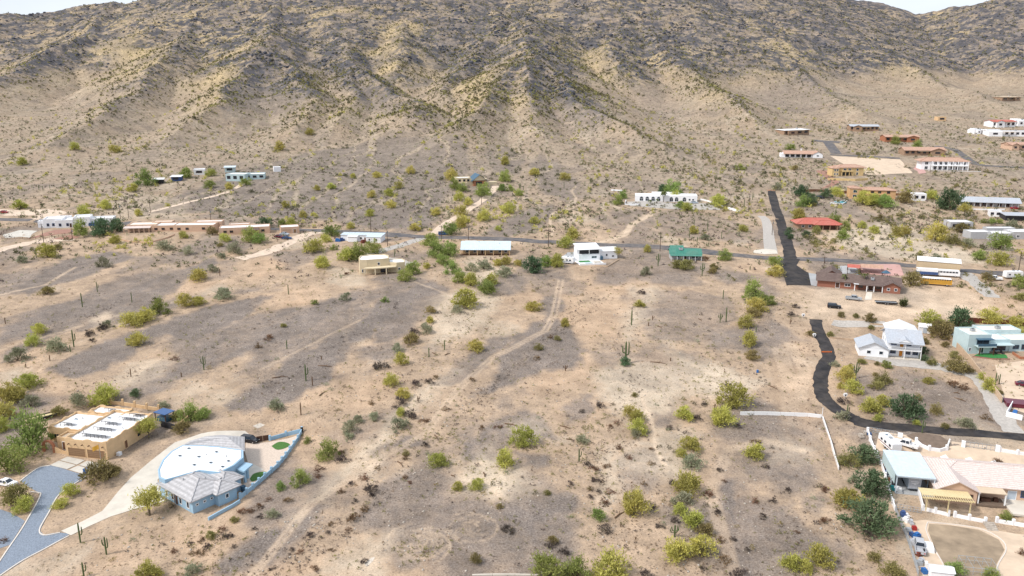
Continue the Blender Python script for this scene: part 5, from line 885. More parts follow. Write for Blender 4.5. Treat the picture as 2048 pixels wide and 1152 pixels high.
# --- small far buildings, each placed by its base line on the picture
def far_house(A_, B_, dep, hgt, wm, rm, kind, label, name='far_house', rise=1.4, nwin=4, extra=None):
    a, b = at(*A_), at(*B_); L_ = math.hypot(b.x-a.x, b.y-a.y); h = H(None, name, label, 'house', (a.x, a.y, (a.z+b.z)/2+.3), math.atan2(b.y-a.y, b.x-a.x)); zz_ = -3.0
    if kind == 'flat': h.flat(wm, 0, L_, 0, dep, hgt, .4, rm, zz_)
    else:
        h.walls(wm, 0, L_, 0, dep, hgt, zz_)
        (h.gable(rm, wm, 0, L_, -.6, dep, hgt, rise, 'x', .6) if kind == 'gable' else h.hip(rm, 0, L_, -.4, dep, hgt, rise, .7) if kind == 'hip' else h.shed(rm, -.6, L_+.6, -1.2, dep, hgt, hgt+.5))
    q = random.Random(int(A_[0])); zw = hgt * q.uniform(.8, 1.25); u0 = L_ * q.choice((0, .1, .62)); wl = L_ * q.uniform(.25, .38)
    if L_ > 14:
        h.walls(wm, u0, u0+wl, -2.2, -.02, hgt*.95, zz_, 'wing')
        if kind == 'flat': h.flat(wm, u0, u0+wl, dep*.3, dep*.9, hgt+1.1, .35, rm, hgt)
        elif kind in ('gable', 'hip'): h.gable(rm, wm, u0, u0+wl, -2.2, dep*.6, hgt*.96, rise*.9, 'y', .5)
        h.box('porch_roof', 'tan_roof', u0 + (wl+.02 if u0 < L_*.5 else -L_*.3), u0 + (wl + L_*.3 if u0 < L_*.5 else -.02), -2.0, -.62, hgt*.82, hgt*.88)
        h.win('F', -2.2, u0+wl*.3, hgt*.3, wl*.35, hgt*.4, 'dark_wood'); h.unit(L_*.7, dep*.6, hgt+ (rise*.5 if kind != 'flat' else .1), 1.3, 1.0)
    for i in range(nwin): w_ = L_/nwin; h.win('F', 0, i*w_+w_*.2, hgt*.3, w_*.55, hgt*.5, 'dark_wood')
    return h
far_house((1568,270),(1618,270), 10, 4, 'brown_stucco', 'white_roof', 'shed', 'low modern house with thin pale roof under the mountain'); far_house((1700,262),(1757,262), 12, 4, 'brown_stucco', 'grey_shingle', 'gable', 'low dark house with grey-green roof under the mountain', nwin=7); far_house((1770,284),(1838,284), 12, 4, 'copper_stone', 'clay_tile', 'gable', 'reddish house with shaded porch among bushes, below the dark grey-roofed one', nwin=6)
far_house((1808,311),(1890,310), 12, 3.5, 'brown_stucco', 'clay_tile', 'gable', 'long brown-roofed house just behind the white estate', nwin=7, rise=2); far_house((2004,202),(2040,201), 12, 4, 'brown_stucco', 'tan_roof', 'shed', 'tan flat house high at the right edge', nwin=3); far_house((1985,255),(2030,254), 12, 5, 'white_stucco', 'red_tile', 'gable', 'white house with red tile roof at far right', nwin=5); far_house((2030,252),(2062,252), 12, 5, 'white_stucco', 'white_roof', 'flat', 'white block house right of the far red-roofed one', nwin=3)
far_house((1975,272),(2062,273), 10, 4, 'white_stucco', 'grey_shingle', 'flat', 'long white wall-like building at far right edge', nwin=8); far_house((1948,268),(1975,267), 8, 3, 'white_stucco', 'white_roof', 'flat', 'small white building left of the long far white one', nwin=2); far_house((2020,300),(2062,300), 12, 4, 'pink_stucco', 'clay_tile', 'gable', 'pink house with clay roof at right edge of the far town', nwin=4); far_house((1876,242),(1892,242), 7, 3.5, 'tan_stucco', 'offwhite_roof', 'flat', 'tiny tan building alone on the slope', nwin=1)
far_house((1826,401),(1852,402), 6, 3.4, 'white_stucco', 'white_roof', 'flat', 'small white guest house with light blue arches', nwin=2); far_house((1900,458),(1945,459), 8, 3, 'grey_stucco', 'white_roof', 'flat', 'small grey flat-roofed building with orange strip', nwin=2); far_house((1978,433),(2002,434), 5, 2.6, 'white_stucco', 'grey_shingle', 'flat', 'small white pool house by the far carport', nwin=2); far_house((2010,441),(2062,443), 8, 2.6, 'dark_metal', 'grey_shingle', 'shed', 'dark open carport at right edge beyond the ranch house', 'far_carport', nwin=0)
far_house((452,362),(490,363), 9, 4, 'teal_stucco', 'white_roof', 'flat', 'pale teal two-level far ranch house, tallest of its cluster', nwin=3); far_house((490,360),(530,358), 9, 3, 'teal_stucco', 'white_roof', 'flat', 'low pale teal wing right of the far two-level ranch house', nwin=3); far_house((388,350),(410,349), 7, 3, 'white_stucco', 'white_roof', 'flat', 'small white shed with red front in the far ranch cluster', nwin=1); far_house((343,363),(362,362), 6, 2.6, 'junk_blue', 'white_metal', 'shed', 'small blue shed with white roof at far ranch', nwin=1); far_house((308,368),(327,367), 5, 2.4, 'dark_metal', 'white_metal', 'shed', 'leftmost open shed with white roof at the far ranch', nwin=0); far_house((450,345),(470,344), 6, 3, 'teal_stucco', 'blue_metal', 'shed', 'small outbuilding behind the far two-level ranch house', nwin=1); far_house((548,344),(562,343), 5, 2.6, 'white_stucco', 'white_roof', 'flat', 'tiny white shed right of the far ranch cluster', nwin=0)
# ------------------------------------------------------------------ vehicles
def prof(mb, pts, w0, w1=None):
    """a side outline (x, z) given width; w1 narrows it towards the top"""
    w1 = w0 if w1 is None else w1; zs = [p[1] for p in pts]; z0, z1 = min(zs), max(zs); n = len(pts); V_ = []
    for s in (-1, 1): V_ += [(x, s*(w0 + (w1-w0)*(z-z0)/(z1-z0+1e-6))/2, z) for x, z in pts]
    return mb.add(V_, [tuple(range(n)), tuple(range(n, 2*n))[::-1]] + [(i, n+i, n+(i+1) % n, (i+1) % n) for i in range(n)])
def wheels(o, xs, w_, r_=.36, dual=False):
    for x in xs:
        for s in (-1, 1):
            y = s*(w_/2-.13); wh = MB().tube([(x, y-.12, r_), (x, y+.12, r_)], r_, 14).build('wheel', 'rubber', o); MB().tube([(x, y+s*.121, r_), (x, y+s*.14, r_)], r_*.55, 10).build('rim', 'chrome', wh)
def car(px, py, ang, paint, label, style='sedan', name=None, group=None, cat='car'):
    p = at(px, py); o = thing(name or ('parked_car' if style in ('sedan', 'suv') else 'pickup_truck'), label, cat, tuple(p), ang, group); w_ = 1.85
    if style == 'sedan': B_ = [(-2.3,.32),(2.3,.32),(2.35,.6),(2.15,.82),(1.1,.92),(-1.5,.95),(-2.25,.9),(-2.35,.6)]; C_ = [(-1.75,.93),(1.15,.9),(.35,1.42),(-.95,1.45)]; ws = (-1.4, 1.4)
    elif style == 'suv': B_ = [(-2.35,.38),(2.35,.38),(2.4,.75),(2.3,1.05),(1.1,1.12),(-2.35,1.12),(-2.42,.7)]; C_ = [(-2.33,1.1),(1.2,1.1),(.55,1.75),(-2.15,1.78)]; ws = (-1.45, 1.45)
    else: B_ = [(-2.9,.5),(2.9,.5),(2.95,.85),(2.8,1.1),(1.4,1.2),(-.95,1.2),(-.95,.75),(-2.8,.75),(-2.8,1.2),(-2.95,1.2),(-2.95,.5)]; C_ = [(-.93,1.18),(1.5,1.18),(.8,1.88),(-.8,1.9)]; ws = (-1.85, 1.85); w_ = 1.95
    prof(MB(), B_, w_, w_*.96).build('body', paint, o); x0, x1 = C_[0][0], C_[1][0]
    if style == 'pickup':
        for s in (-1, 1): MB().box(-2.85, -.95, s*w_/2 - (.1 if s > 0 else 0), s*w_/2 + (.1 if s < 0 else 0), .75, 1.22).build('bed_side', paint, o)
    prof(MB(), C_, w_*.94, w_*.74).build('cabin_glass', 'glass', o); zt = max(q[1] for q in C_); xa, xb = C_[3][0], C_[2][0]
    MB().box(xa, xb, -w_*.375, w_*.375, zt-.03, zt+.04).build('roof', paint, o)
    pl_ = MB(); xm = (xa+xb)/2
    for s in (-1, 1):
        for (xx0, z0_), (xx1, z1_) in (((x0, C_[0][1]), (xa, zt)), ((x1, C_[1][1]), (xb, zt)), ((xm, C_[1][1]), (xm, zt))): pl_.bar((xx0, s*w_*.46, z0_), (xx1, s*w_*.365, z1_), .1)
    pl_.build('pillar', paint, o); wheels(o, ws, w_, .42 if style == 'pickup' else .35)
    xf = max(q[0] for q in B_); xr = min(q[0] for q in B_)
    for s in (-1, 1): MB().box(xf-.12, xf+.015, s*.66-.2, s*.66+.2, .66, .8).build('headlight', 'lamp_clear', o); MB().box(xr-.015, xr+.1, s*.7-.12, s*.7+.12, .7, .9).build('tail_light', 'lamp_red', o)
    return o
car(14, 970, -.25, 'white_paint', 'white sedan parked at left edge above the gravel drive'); car(500, 884, -.3, 'black_paint', 'black car parked behind the grey tiled corner of the blue house', 'suv'); car(1668, 616, -.32, 'black_paint', 'black SUV alone on the dirt below the brick house', 'suv'); car(1707, 600, -.35, 'grey_metal', 'dark open-bed pickup beside the brick house path', 'pickup', cat='truck')
car(1812, 893, (lambda a, b: math.atan2(b.y-a.y, b.x-a.x))(at(1835, 901), at(1792, 883)), 'white_paint', 'white crew-cab pickup beside the curved white garden wall', 'pickup', cat='truck'); car(1988, 560, 2.9, 'white_paint', 'white pickup parked on gravel right of the metal barn', 'pickup', cat='truck'); car(558, 475, -.3, 'maroon_paint', 'maroon car, leftmost beside the small pink garage'); car(569, 470, -.3, 'silver_paint', 'pale silver car behind the maroon one at the pink garage'); car(574, 478, .1, 'blue_paint', 'blue car in front of the small pink garage')
car(188, 452, .35, 'blue_paint', 'dark blue car in front of the white villa wing', 'suv'); car(8, 426, 0, 'red_paint', 'red car at far left on the pale dirt road'); car(886, 470, .2, 'blue_paint', 'blue car where the hillside dirt drive meets the road', 'suv'); car(1388, 407, .1, 'silver_paint', 'silver car right of the long white ridge house'); car(1640, 397, -.1, 'black_paint', 'dark car parked left of the small pool', 'suv'); car(2000, 406, .1, 'blue_paint', 'dark blue car at right end of the grey-roofed ranch house', 'suv'); car(2030, 418, -.1, 'red_paint', 'red car on the pink drive near the ranch house'); car(2048, 772, -.4, 'maroon_paint', 'maroon car cut by the right frame edge'); car(1901, 671, .2, 'white_paint', 'white car half hidden by the bush near the teal house'); car(1720, 702, .9, 'blue_paint', 'blue car left of the white two-storey house') if False else None
b = at(1722, 700); tag(MB().box(-.9,.9,-.7,.7,0,1.5).box(-.8,.6,-.6,.6,1.5,1.8).build('covered_machine', 'blue_tarp', None, loc=tuple(b), rot=.4), 'blue tarp-covered machine left of the white house wing', 'machine')
# school bus
b = at(1871, 570); o = thing('school_bus', 'long yellow school bus with white roof parked by the tan barn', 'bus', tuple(b), -.33); o.scale = (1, 1, 1.05); W = 2.45
prof(MB(), [(-5.6,.6),(5.6,.6),(5.65,2.0),(5.5,2.2),(-5.6,2.2),(-5.7,1.0)], W).build('body', 'yellow_paint', o); prof(MB(), [(-5.6,2.21),(5.5,2.21),(5.4,2.7),(-5.5,2.7)], W*.99, W*.95).build('window_band', 'yellow_paint', o); prof(MB(), [(-5.55,2.7),(5.45,2.7),(5.2,3.0),(-5.3,3.0)], W*.97, W*.7).build('roof', 'white_paint', o)
for i in range(12):
    for s in (-1, 1): MB().box(-5.2+i*.88, -4.55+i*.88, s*W/2-.02, s*W/2+.02, 2.22, 2.66).build('window', 'glass', o)
for z in (1.1, 1.5, 1.9): MB().box(-5.5, 5.4, -W/2-.02, -W/2-.003, z, z+.06).build('stripe', 'black_paint', o)
MB().box(5.58,5.68,-1.1,1.1,1.7,2.6).build('windscreen', 'glass', o); MB().box(5.6,5.75,-1.2,1.2,.55,.8).build('bumper', 'black_paint', o); wheels(o, (-3.6, 3.9), W, .5)
# white bus and box trailer behind
b = at(1893, 553); o = thing('white_bus', 'white bus parked between the yellow bus and the barn', 'bus', tuple(b), -.30); prof(MB(), [(-4.6,.6),(4.6,.6),(4.7,2.2),(4.3,2.9),(-4.6,2.9)], 2.4, 2.2).build('body', 'white_paint', o); wheels(o, (-2.9, 3), 2.4, .45)
for i in range(7): MB().box(-4+i*1.15, -3.1+i*1.15, -1.2, -1.17, 1.8, 2.4).build('window', 'glass', o)
b = at(1853, 551); o = thing('box_trailer', 'blue and white box trailer by the barn wall', 'trailer', tuple(b), -.30); MB().box(-4,4,-1.2,1.2,.7,1.9).build('body', 'junk_blue', o); MB().box(-4,4,-1.2,1.2,1.9,3.1).build('upper_body', 'white_paint', o); wheels(o, (-2.4,-1.4), 2.4, .4)
def camper(px, py, ang, L_, label, m='white_paint', name='travel_trailer', hh=2.9, stripe='silver_paint'):
    b = at(px, py); o = thing(name, label, 'camper', tuple(b), ang); prof(MB(), [(-L_/2,.6),(L_/2-.3,.6),(L_/2,1.4),(L_/2-.2,hh),(-L_/2,hh)], 2.4, 2.35).build('body', m, o); MB().box(-L_/2+.2, L_/2-.4, -1.1, 1.1, hh+.003, hh+.1).build('roof', m, o); MB().box(-.5,.3,-.4,.4,hh+.1,hh+.4).build('air_conditioner', 'grey_metal', o); MB().box(L_/4-.3,L_/4+.2,-.3,.3,hh+.1,hh+.22).build('roof_hatch', 'navy_metal', o)
    for u in (-L_*.32, 0, L_*.25):
        for s in (-1, 1): MB().box(u-.45, u+.45, s*1.2-.03, s*1.2+.03, 1.5, 2.1).build('window', 'glass', o)
    for s in (-1, 1): MB().box(-L_/2+.1, L_/2-.4, s*1.215-.012, s*1.215+.012, 1.0, 1.2).build('stripe', stripe, o)
    wheels(o, (-L_*.12, L_*.02), 2.4, .38); return o
camper(1778, 896, 1.62, 7.2, 'cream-roofed motorhome parked beside the white stepped wall', 'white_paint', 'motorhome', 2.7, 'rust_fence'); camper(2025, 556, .1, 7.5, 'white travel trailer at right edge near the white pickup'); camper(1136, 527, -.5, 6.0, 'white and blue camper left of the raised-deck house', stripe='blue_paint'); camper(1933, 1150, -.2, 6, 'white camper roof at the bottom edge', hh=2.4) if False else None
# trailer under the carport: grey nose with lettering and a round emblem
lo, ro, _ = frame_of('right'); b = Vector(lo) + Vector((math.cos(ro)*.2 - math.sin(ro)*8.6, math.sin(ro)*.2 + math.cos(ro)*8.6, .05)); o = thing('cargo_trailer', 'grey trailer with winged emblem parked under the blue carport', 'trailer', tuple(b), ro)
MB().box(-1.35,1.35,-.6,7.4,.55,3.3).build('body', 'silver_paint', o); MB().box(-1.25,1.25,-.64,-.602,.75,3.1).build('rear_door', 'canvas_grey', o); MB().box(-1.2,1.2,-.75,-.602,.4,.6).build('bumper', 'black_paint', o)
em = MB()
for s in (-1, 1): em.add([(0,-.66,1.95),(s*.75,-.66,2.12),(s*.72,-.66,1.98),(0,-.66,1.78)], [(0,1,2,3) if s < 0 else (3,2,1,0)])
em.tube([(0,-.645,1.87),(0,-.67,1.87)], .16, 10); em.build('emblem', 'white_paint', o)
lt = MB()
for i in range(7): lt.box(-.85+i*.25, -.68+i*.25, -.665, -.645, 2.32, 2.52)
lt.build('lettering', 'white_paint', o)
for x in (-1.28, 1.28): wh = MB().tube([(x-.1,3,.38),(x+.1,3,.38)], .38, 12).build('wheel', 'rubber', o); wh2 = MB().tube([(x-.1,4,.38),(x+.1,4,.38)], .38, 12).build('wheel', 'rubber', o)
for i in range(8): MB().box(-1.1+i*.3,-1.0+i*.3,-.66,-.64,3.12,3.2).build('marker_light', 'lamp_clear', o)
def flatbed(px, py, ang, L_, label, deck='pale_wood'):
    b = at(px, py); o = thing('flatbed_trailer', label, 'trailer', tuple(b), ang); MB().box(-L_/2, L_/2, -1.1, 1.1, .62, .74).build('deck', deck, o); f = MB(); 
    for s in (-1.12, 1.02): f.box(-L_/2-.1, L_/2+.1, s, s+.1, .5, 1.0)
    f.bar((L_/2, -.9, .6), (L_/2+1.5, 0, .55), .1); f.bar((L_/2, .9, .6), (L_/2+1.5, 0, .55), .1); f.build('side_rail', 'dark_metal', o); wheels(o, (-.5, .4), 2.6, .36)
flatbed(84, 838, .75, 7, 'flatbed trailer with bare timber deck behind the tan house'); flatbed(1772, 608, -.22, 7.5, 'grey flatbed trailer on the dirt below the brick house', 'grey_metal')
# junk in the side yard, lower right
rj = random.Random(3); JM = ['white_paint', 'canvas_grey', 'junk_blue', 'grey_metal', 'blue_tarp', 'rust_fence', 'teal_cloth', 'dark_metal', 'stone', 'red_paint']
JL = [((1813,1035),'white','white_paint'),((1822,1048),'pale','canvas_grey'),((1811,1044),'white','white_paint'),((1828,1060),'red','red_paint'),((1806,1033),'blue','junk_blue'),((1818,1062),'grey','grey_metal'),((1824,1073),'dark blue','junk_blue'),((1833,1078),'blue tarp','blue_tarp'),((1827,1090),'grey','canvas_grey'),((1840,1100),'dark','dark_metal'),((1836,1112),'rusty','rust_fence'),((1848,1108),'dark metal','dark_metal'),((1843,1124),'pale','canvas_grey'),((1852,1134),'white','white_paint'),((1838,1130),'grey','grey_metal'),((1848,1146),'blue','blue_tarp'),
 ((1768,925),'rusty','rust_fence'),((1772,938),'dark','dark_metal'),((1772,950),'blue','junk_blue'),((1777,962),'rusty','rust_fence'),((1783,980),'teal','teal_cloth'),((1786,970),'dark','dark_metal'),((1795,982),'white','white_paint'),((1800,986),'grey','grey_metal'),((1771,944),'brown','dark_wood'),((1768,932),'orange','safety_orange'),((1729,868),'cream','stone'),((1722,874),'pale','stone'),((1739,870),'blue','blue_paint')]
for i, ((px, py), cw, m_) in enumerate(JL):
    mb = MB(); L_, w_, hh = rj.uniform(.7, 1.7), rj.uniform(.5, 1.1), rj.uniform(.4, 1.1); mb.box(-L_/2, L_/2, -w_/2, w_/2, 0, hh); mb.box(-L_/3, L_/4, -w_/3, w_/2.5, hh, hh + rj.uniform(.1, .5)); mb.tube([(L_/2-.1, 0, .1), (L_/2+rj.uniform(.1,.6), rj.uniform(-.4,.4), hh*.8)], .06, 5)
    o = mb.build('junk_item', m_, None, loc=tuple(at(px, py)), rot=rj.uniform(0, 3)); tag(o, None, 'junk', 'junk stored along the white wall and fence'); PENDJ = globals().setdefault('PENDJ', []); PENDJ.append((f'{cw} junk item stacked {"beside the carport wall" if py < 1000 and py > 900 else "on the slope by the gate" if py < 900 else "along the grey mesh fence"}', px, o))
car(1838, 1098, 1.2, 'canvas_grey', 'old grey covered pickup among junk by the mesh fence', 'pickup', cat='truck'); b = at(1857, 1098); o = thing('camper_shell', 'white camper shell lying beside the grey covered pickup', 'camper shell', tuple(b), 1.25); prof(MB(), [(-1.6,0),(1.6,0),(1.2,1.0),(-1.4,1.05)], 1.8, 1.5).build('shell', 'white_paint', o)
for s in (-1, 1): MB().box(-1, .8, s*.82-.03, s*.82+.03, .35, .75).build('window', 'glass', o)
b = at(1880, 1155); o = thing('small_shed', 'white shed roof at the bottom edge beside the oval yard', 'shed', tuple(b), -.2); MB().box(-2,2,-1.2,1.2,-.5,1.9).build('wall', 'white_siding', o); MB().add([(-2.2,-1.4,1.9),(2.2,-1.4,1.9),(2.2,0,2.5),(-2.2,0,2.5),(2.2,1.4,1.9),(-2.2,1.4,1.9)], [(0,1,2,3),(3,2,4,5),(0,5,4,1),(1,4,2),(0,3,5)]).build('roof', 'white_metal', o)
b = at(1955, 1140); o = thing('wire_cage', 'grey wire pen standing in the oval yard', 'pen', tuple(b), -.2); mb = MB()
for x in (-3,-1.5,0,1.5,3): mb.bar((x,-2,0),(x,-2,1.6),.07); mb.bar((x,2,0),(x,2,1.6),.07); mb.bar((x,-2,1.6),(x,2,1.6),.05)
for y in (-2,2): mb.bar((-3,y,1.6),(3,y,1.6),.07); mb.bar((-3,y,.8),(3,y,.8),.05)
mb.build('pen_frame', 'grey_metal', o)
def by_label(items):
    D_ = {}
    for l, px, o in items: D_.setdefault(l, []).append((px, o))
    for l, v in D_.items():
        v.sort(key=lambda q: q[0]); 
        for i, (px, o) in enumerate(v): o['label'] = l if len(v) == 1 else f'{["leftmost","second","third","fourth","fifth"][i]} {l}, counting from left'
by_label(PENDJ)
for (px, py), l_ in (((1606,636),'white equipment post standing alone left of the lane top end'), ((1628,676),'white equipment post beside the upper part of the lane'), ((1690,797),'white equipment post in the dry shrub inside the lane curve')):
    o = thing('equipment_post', l_, 'post', tuple(at(px, py))); MB().cyl((0,0), .1, -.2, 1.5, 8).build('post', 'grey_metal', o); MB().box(-.45,.45,-.2,.2,.7,1.6).build('cabinet', 'white_paint', o); MB().bar((-.7,0,1.2),(.7,0,1.2),.14).build('crossbar', 'white_paint', o); MB().box(-.2,.2,-.215,-.202,.85,1.3).build('door', 'dark_metal', o)
tag(MB().cyl((0,0), .35, 0, .8, 10).build('blue_drum', 'blue_tarp', None, loc=tuple(at(1515, 745))), 'small blue drum in the gully right of the desert lot', 'drum')
for q in ([(505,852),(520,846),(530,850),(516,857)], [(728,1128),(742,1116),(750,1114),(746,1122),(734,1134)], [(1470,810),(1486,806),(1490,811),(1474,814)]): sheet('pale_gravel_patch', 'pale_stone', q, .03, .5)
wall_line([(944,1152),(985,1151),(1030,1151),(1078,1152)], .35, .3, 'pale_concrete', 'low_wall', 'pale low wall top at the bottom edge of the frame', panel=6)
# ------------------------------------------------------------------ poles, barrier, palms
UP = [(88,488,40),(73,437,24),(230,446,30),(241,437,29),(258,438,28),(301,425,30),(422,444,26),(577,449,26),(742,466,32),(775,492,34),(883,481,30),(963,409,20),(937,480,28),(1097,494,36),(1320,502,38),(1497,424,36),(2036,548,44),(1647,541,28),(1544,470,30),(1940,430,22),(1860,345,18),(145,478,22)]
for i, ((px, py, hp), p) in enumerate(zip(UP, at_many([u[:2] for u in UP]))):
    hgt = hp / ppm(p) * 1.04; o = thing('utility_pole', 'x', 'utility pole', tuple(p), .1, 'wooden utility poles along the road'); MB().tube([(0,0,-.4),(0,0,hgt)], [.17,.11], 8).build('pole', 'pole_wood', o)
    if hp > 24: MB().box(-1.0,1.0,-.07,.07,hgt-.75,hgt-.62).build('crossarm', 'pole_wood', o)
    if i % 3 == 0: MB().cyl((.3,.15), .22, hgt-2.2, hgt-1.3, 8).build('transformer', 'grey_metal', o)
    PENDP = globals().setdefault('PENDP', []); PENDP.append((px, py, o))
for px, py, o in PENDP: o['label'] = 'dark wooden utility pole ' + {88:'below the red gravel yard at left',73:'left of the white villa by the dirt road',230:'behind the villa, left of a close trio',241:'middle of the trio behind the villa',258:'right of the trio behind the villa',301:'at the start of the far ranch drive',422:'behind the middle pink house',577:'behind the small pink garage',742:'behind the white mobile home',775:'between mobile home and cream house',883:'at the foot of the hillside dirt drive',963:'beside the hillside dirt drive halfway up',937:'behind the long porch house',1097:'on the road left of the raised-deck house',1320:'on the road left of the green-roofed house',1497:'right of the long white ridge house',2036:'tallest, by the travel trailer at right edge',1647:'thin, behind the brick house corner',1544:'left of the straight black asphalt drive',1940:'near the grey-roofed ranch house',1860:'below the big white estate',145:'in the red gravel yard of the villa'}[px]
def barrier(px0, px1, py, n, label):
    a, b = at(px0, py), at(px1, py); o = thing('orange_barrier', label, 'barrier', tuple(a)); v_ = b - a
    for i in range(n): p = v_*((i+.5)/n); MB().box(p.x-.13, p.x+.13, p.y-.1, p.y+.1, p.z-.1, p.z+.42).build('block', 'safety_orange', o)
    MB().bar((0,0,.3), (v_.x, v_.y, v_.z+.3), .05).build('rail', 'dark_metal', o)
barrier(1643, 1664, 705, 8, 'row of orange barrier blocks across the curving asphalt lane'); barrier(1534, 1551, 381, 5, 'orange barrier closing the upper end of the black drive')
def palm(px, py, hgt, cr_, label, n=15, name='palm_tree'):
    p = at(px, py); o = thing(name, label, 'palm', tuple(p)); MB().tube([(0,0,-.2),(.05,0,hgt*.5),(0,0,hgt)], [.22,.17,.16], 8).build('trunk', 'bark', o); q = random.Random(px); me_ = MB()
    for k in range(n):
        a = 6.283*k/n + q.uniform(-.2,.2); e = q.uniform(-.3, 1.0); pts = [Vector((math.cos(a)*cr_*t, math.sin(a)*cr_*t, hgt + cr_*(e*t - 1.1*t*t))) for t in (0,.3,.65,1)]; sd = Vector((-math.sin(a), math.cos(a), 0))
        for i in range(3): w0, w1 = (.05,.22,.2,.02)[i]*cr_*.8, (.05,.22,.2,.02)[i+1]*cr_*.8; me_.add([pts[i]-sd*w0, pts[i]+sd*w0, pts[i+1]+sd*w1, pts[i+1]-sd*w1], [(0,1,2,3)])
    fo = me_.build('crown', LM_['Y'], o); at_ = fo.data.attributes.new('tone', 'FLOAT', 'POINT'); at_.data.foreach_set('value', np.full(len(fo.data.vertices), .6, np.float32))
# ------------------------------------------------------------------ plants
def leaf_mat(name, c0, c1, rough=.75, trans=.35):
    m = bpy.data.materials.new(name); m.use_nodes = True; t = m.node_tree; N = t.nodes; L = t.links; b = N['Principled BSDF']
    a = N.new('ShaderNodeAttribute'); a.attribute_name = 'tone'; oi = N.new('ShaderNodeObjectInfo')
    mx_ = N.new('ShaderNodeMix'); mx_.data_type = 'RGBA'; mx_.inputs[6].default_value = (*c1, 1); mx_.inputs[7].default_value = (*c0, 1); L.new(a.outputs['Fac'], mx_.inputs[0])
    hs = N.new('ShaderNodeHueSaturation'); L.new(mx_.outputs[2], hs.inputs['Color'])
    r = N.new('ShaderNodeMapRange'); r.inputs[3].default_value = .8; r.inputs[4].default_value = 1.22; hs.inputs['Saturation'].default_value = .9; L.new(oi.outputs['Random'], r.inputs[0]); L.new(r.outputs[0], hs.inputs['Value'])
    ml = N.new('ShaderNodeMath'); ml.operation = 'MULTIPLY_ADD'; ml.inputs[1].default_value = .045; ml.inputs[2].default_value = .468
    fr = N.new('ShaderNodeMath'); fr.operation = 'FRACT'; ml2 = N.new('ShaderNodeMath'); ml2.operation = 'MULTIPLY'; ml2.inputs[1].default_value = 7.31
    L.new(oi.outputs['Random'], ml2.inputs[0]); L.new(ml2.outputs[0], fr.inputs[0]); L.new(fr.outputs[0], ml.inputs[0]); L.new(ml.outputs[0], hs.inputs['Hue'])
    L.new(hs.outputs[0], b.inputs['Base Color']); b.inputs['Roughness'].default_value = rough; b.inputs['Specular IOR Level'].default_value = .15
    tr = N.new('ShaderNodeBsdfTranslucent'); L.new(hs.outputs[0], tr.inputs[0]); ms = N.new('ShaderNodeMixShader'); ms.inputs[0].default_value = trans
    L.new(b.outputs[0], ms.inputs[1]); L.new(tr.outputs[0], ms.inputs[2]); L.new(ms.outputs[0], N['Material Output'].inputs[0]); return m
LM_ = {'P':leaf_mat('palo_verde_leaf', (.62,.61,.11), (.29,.295,.06)), 'G':leaf_mat('bright_green_leaf', (.36,.45,.10), (.15,.21,.05)),
 'D':leaf_mat('dark_green_leaf', (.16,.25,.12), (.055,.095,.045)), 'O':leaf_mat('creosote_leaf', (.38,.345,.10), (.165,.15,.055)),
 'S':leaf_mat('silver_leaf', (.42,.43,.27), (.20,.21,.125)), 'B':leaf_mat('dry_twig', (.15,.115,.095), (.055,.045,.042), trans=.1),
 'R':leaf_mat('rusty_leaf', (.25,.145,.06), (.085,.055,.03), trans=.1), 'N':leaf_mat('dull_scrub_leaf', (.23,.215,.10), (.085,.085,.045)), 'Y':leaf_mat('frond_leaf', (.16,.20,.06), (.07,.09,.035))}
def foliage(seed, n, h, leaf, squash=1.0, clumps=26, up=.5, base=.12, thin=.34, hollow=.55):
    """foliage one metre wide and h high, standing on z=0: slim leaf blades gathered in uneven clumps"""
    q = np.random.RandomState(seed); cen = []
    while len(cen) < clumps:
        p = q.uniform(-1, 1, 3); p[2] = abs(p[2]); r_ = np.linalg.norm(p)
        if r_ > 1 or r_ < hollow * q.rand() ** .5: continue
        lob = 1 + .28 * math.sin(2 * math.atan2(p[1], p[0]) + seed) + .17 * math.sin(5 * math.atan2(p[1], p[0]) + 2*seed)
        cen.append((p[0]*.39*lob, p[1]*.39*lob, h * (base + (1 - base - .1) * p[2])))
    cen = np.array(cen); ci = q.randint(0, clumps, n); cr_ = q.uniform(.045, .15, clumps); tone_c = q.uniform(.1, 1, clumps)
    pos = cen[ci] + q.normal(0, 1, (n,3)) * cr_[ci][:,None] * np.array([.75, .75, .6*h*1.2]); pos[:,2] = np.abs(pos[:,2] - .01) + .01
    out = pos - np.array([0, 0, h*.15]); out /= np.linalg.norm(out, axis=1)[:,None] + 1e-6
    dr = out * .8 + q.normal(0, .7, (n,3)) + np.array([0,0,up]); dr /= np.linalg.norm(dr, axis=1)[:,None]
    sd = np.cross(dr, q.normal(0, 1, (n,3))); sd /= np.linalg.norm(sd, axis=1)[:,None] + 1e-6
    ln = leaf * q.uniform(.6, 1.4, n)[:,None]
    V_ = np.stack([pos - sd*ln*thin, pos + sd*ln*thin, pos + dr*ln], 1).reshape(-1, 3); V_[:,2] = np.maximum(V_[:,2], .0)
    tone = np.clip(.55*tone_c[ci] + .45*q.rand(n), 0, 1)
    return V_, np.arange(3*n).reshape(-1, 3), np.repeat(tone, 3)
def tone_mesh(name, V_, Fs, tone, m):
    me_ = npmesh(name, V_, Fs, m); a = me_.attributes.new('tone', 'FLOAT', 'POINT'); a.data.foreach_set('value', tone.astype(np.float32)); return me_
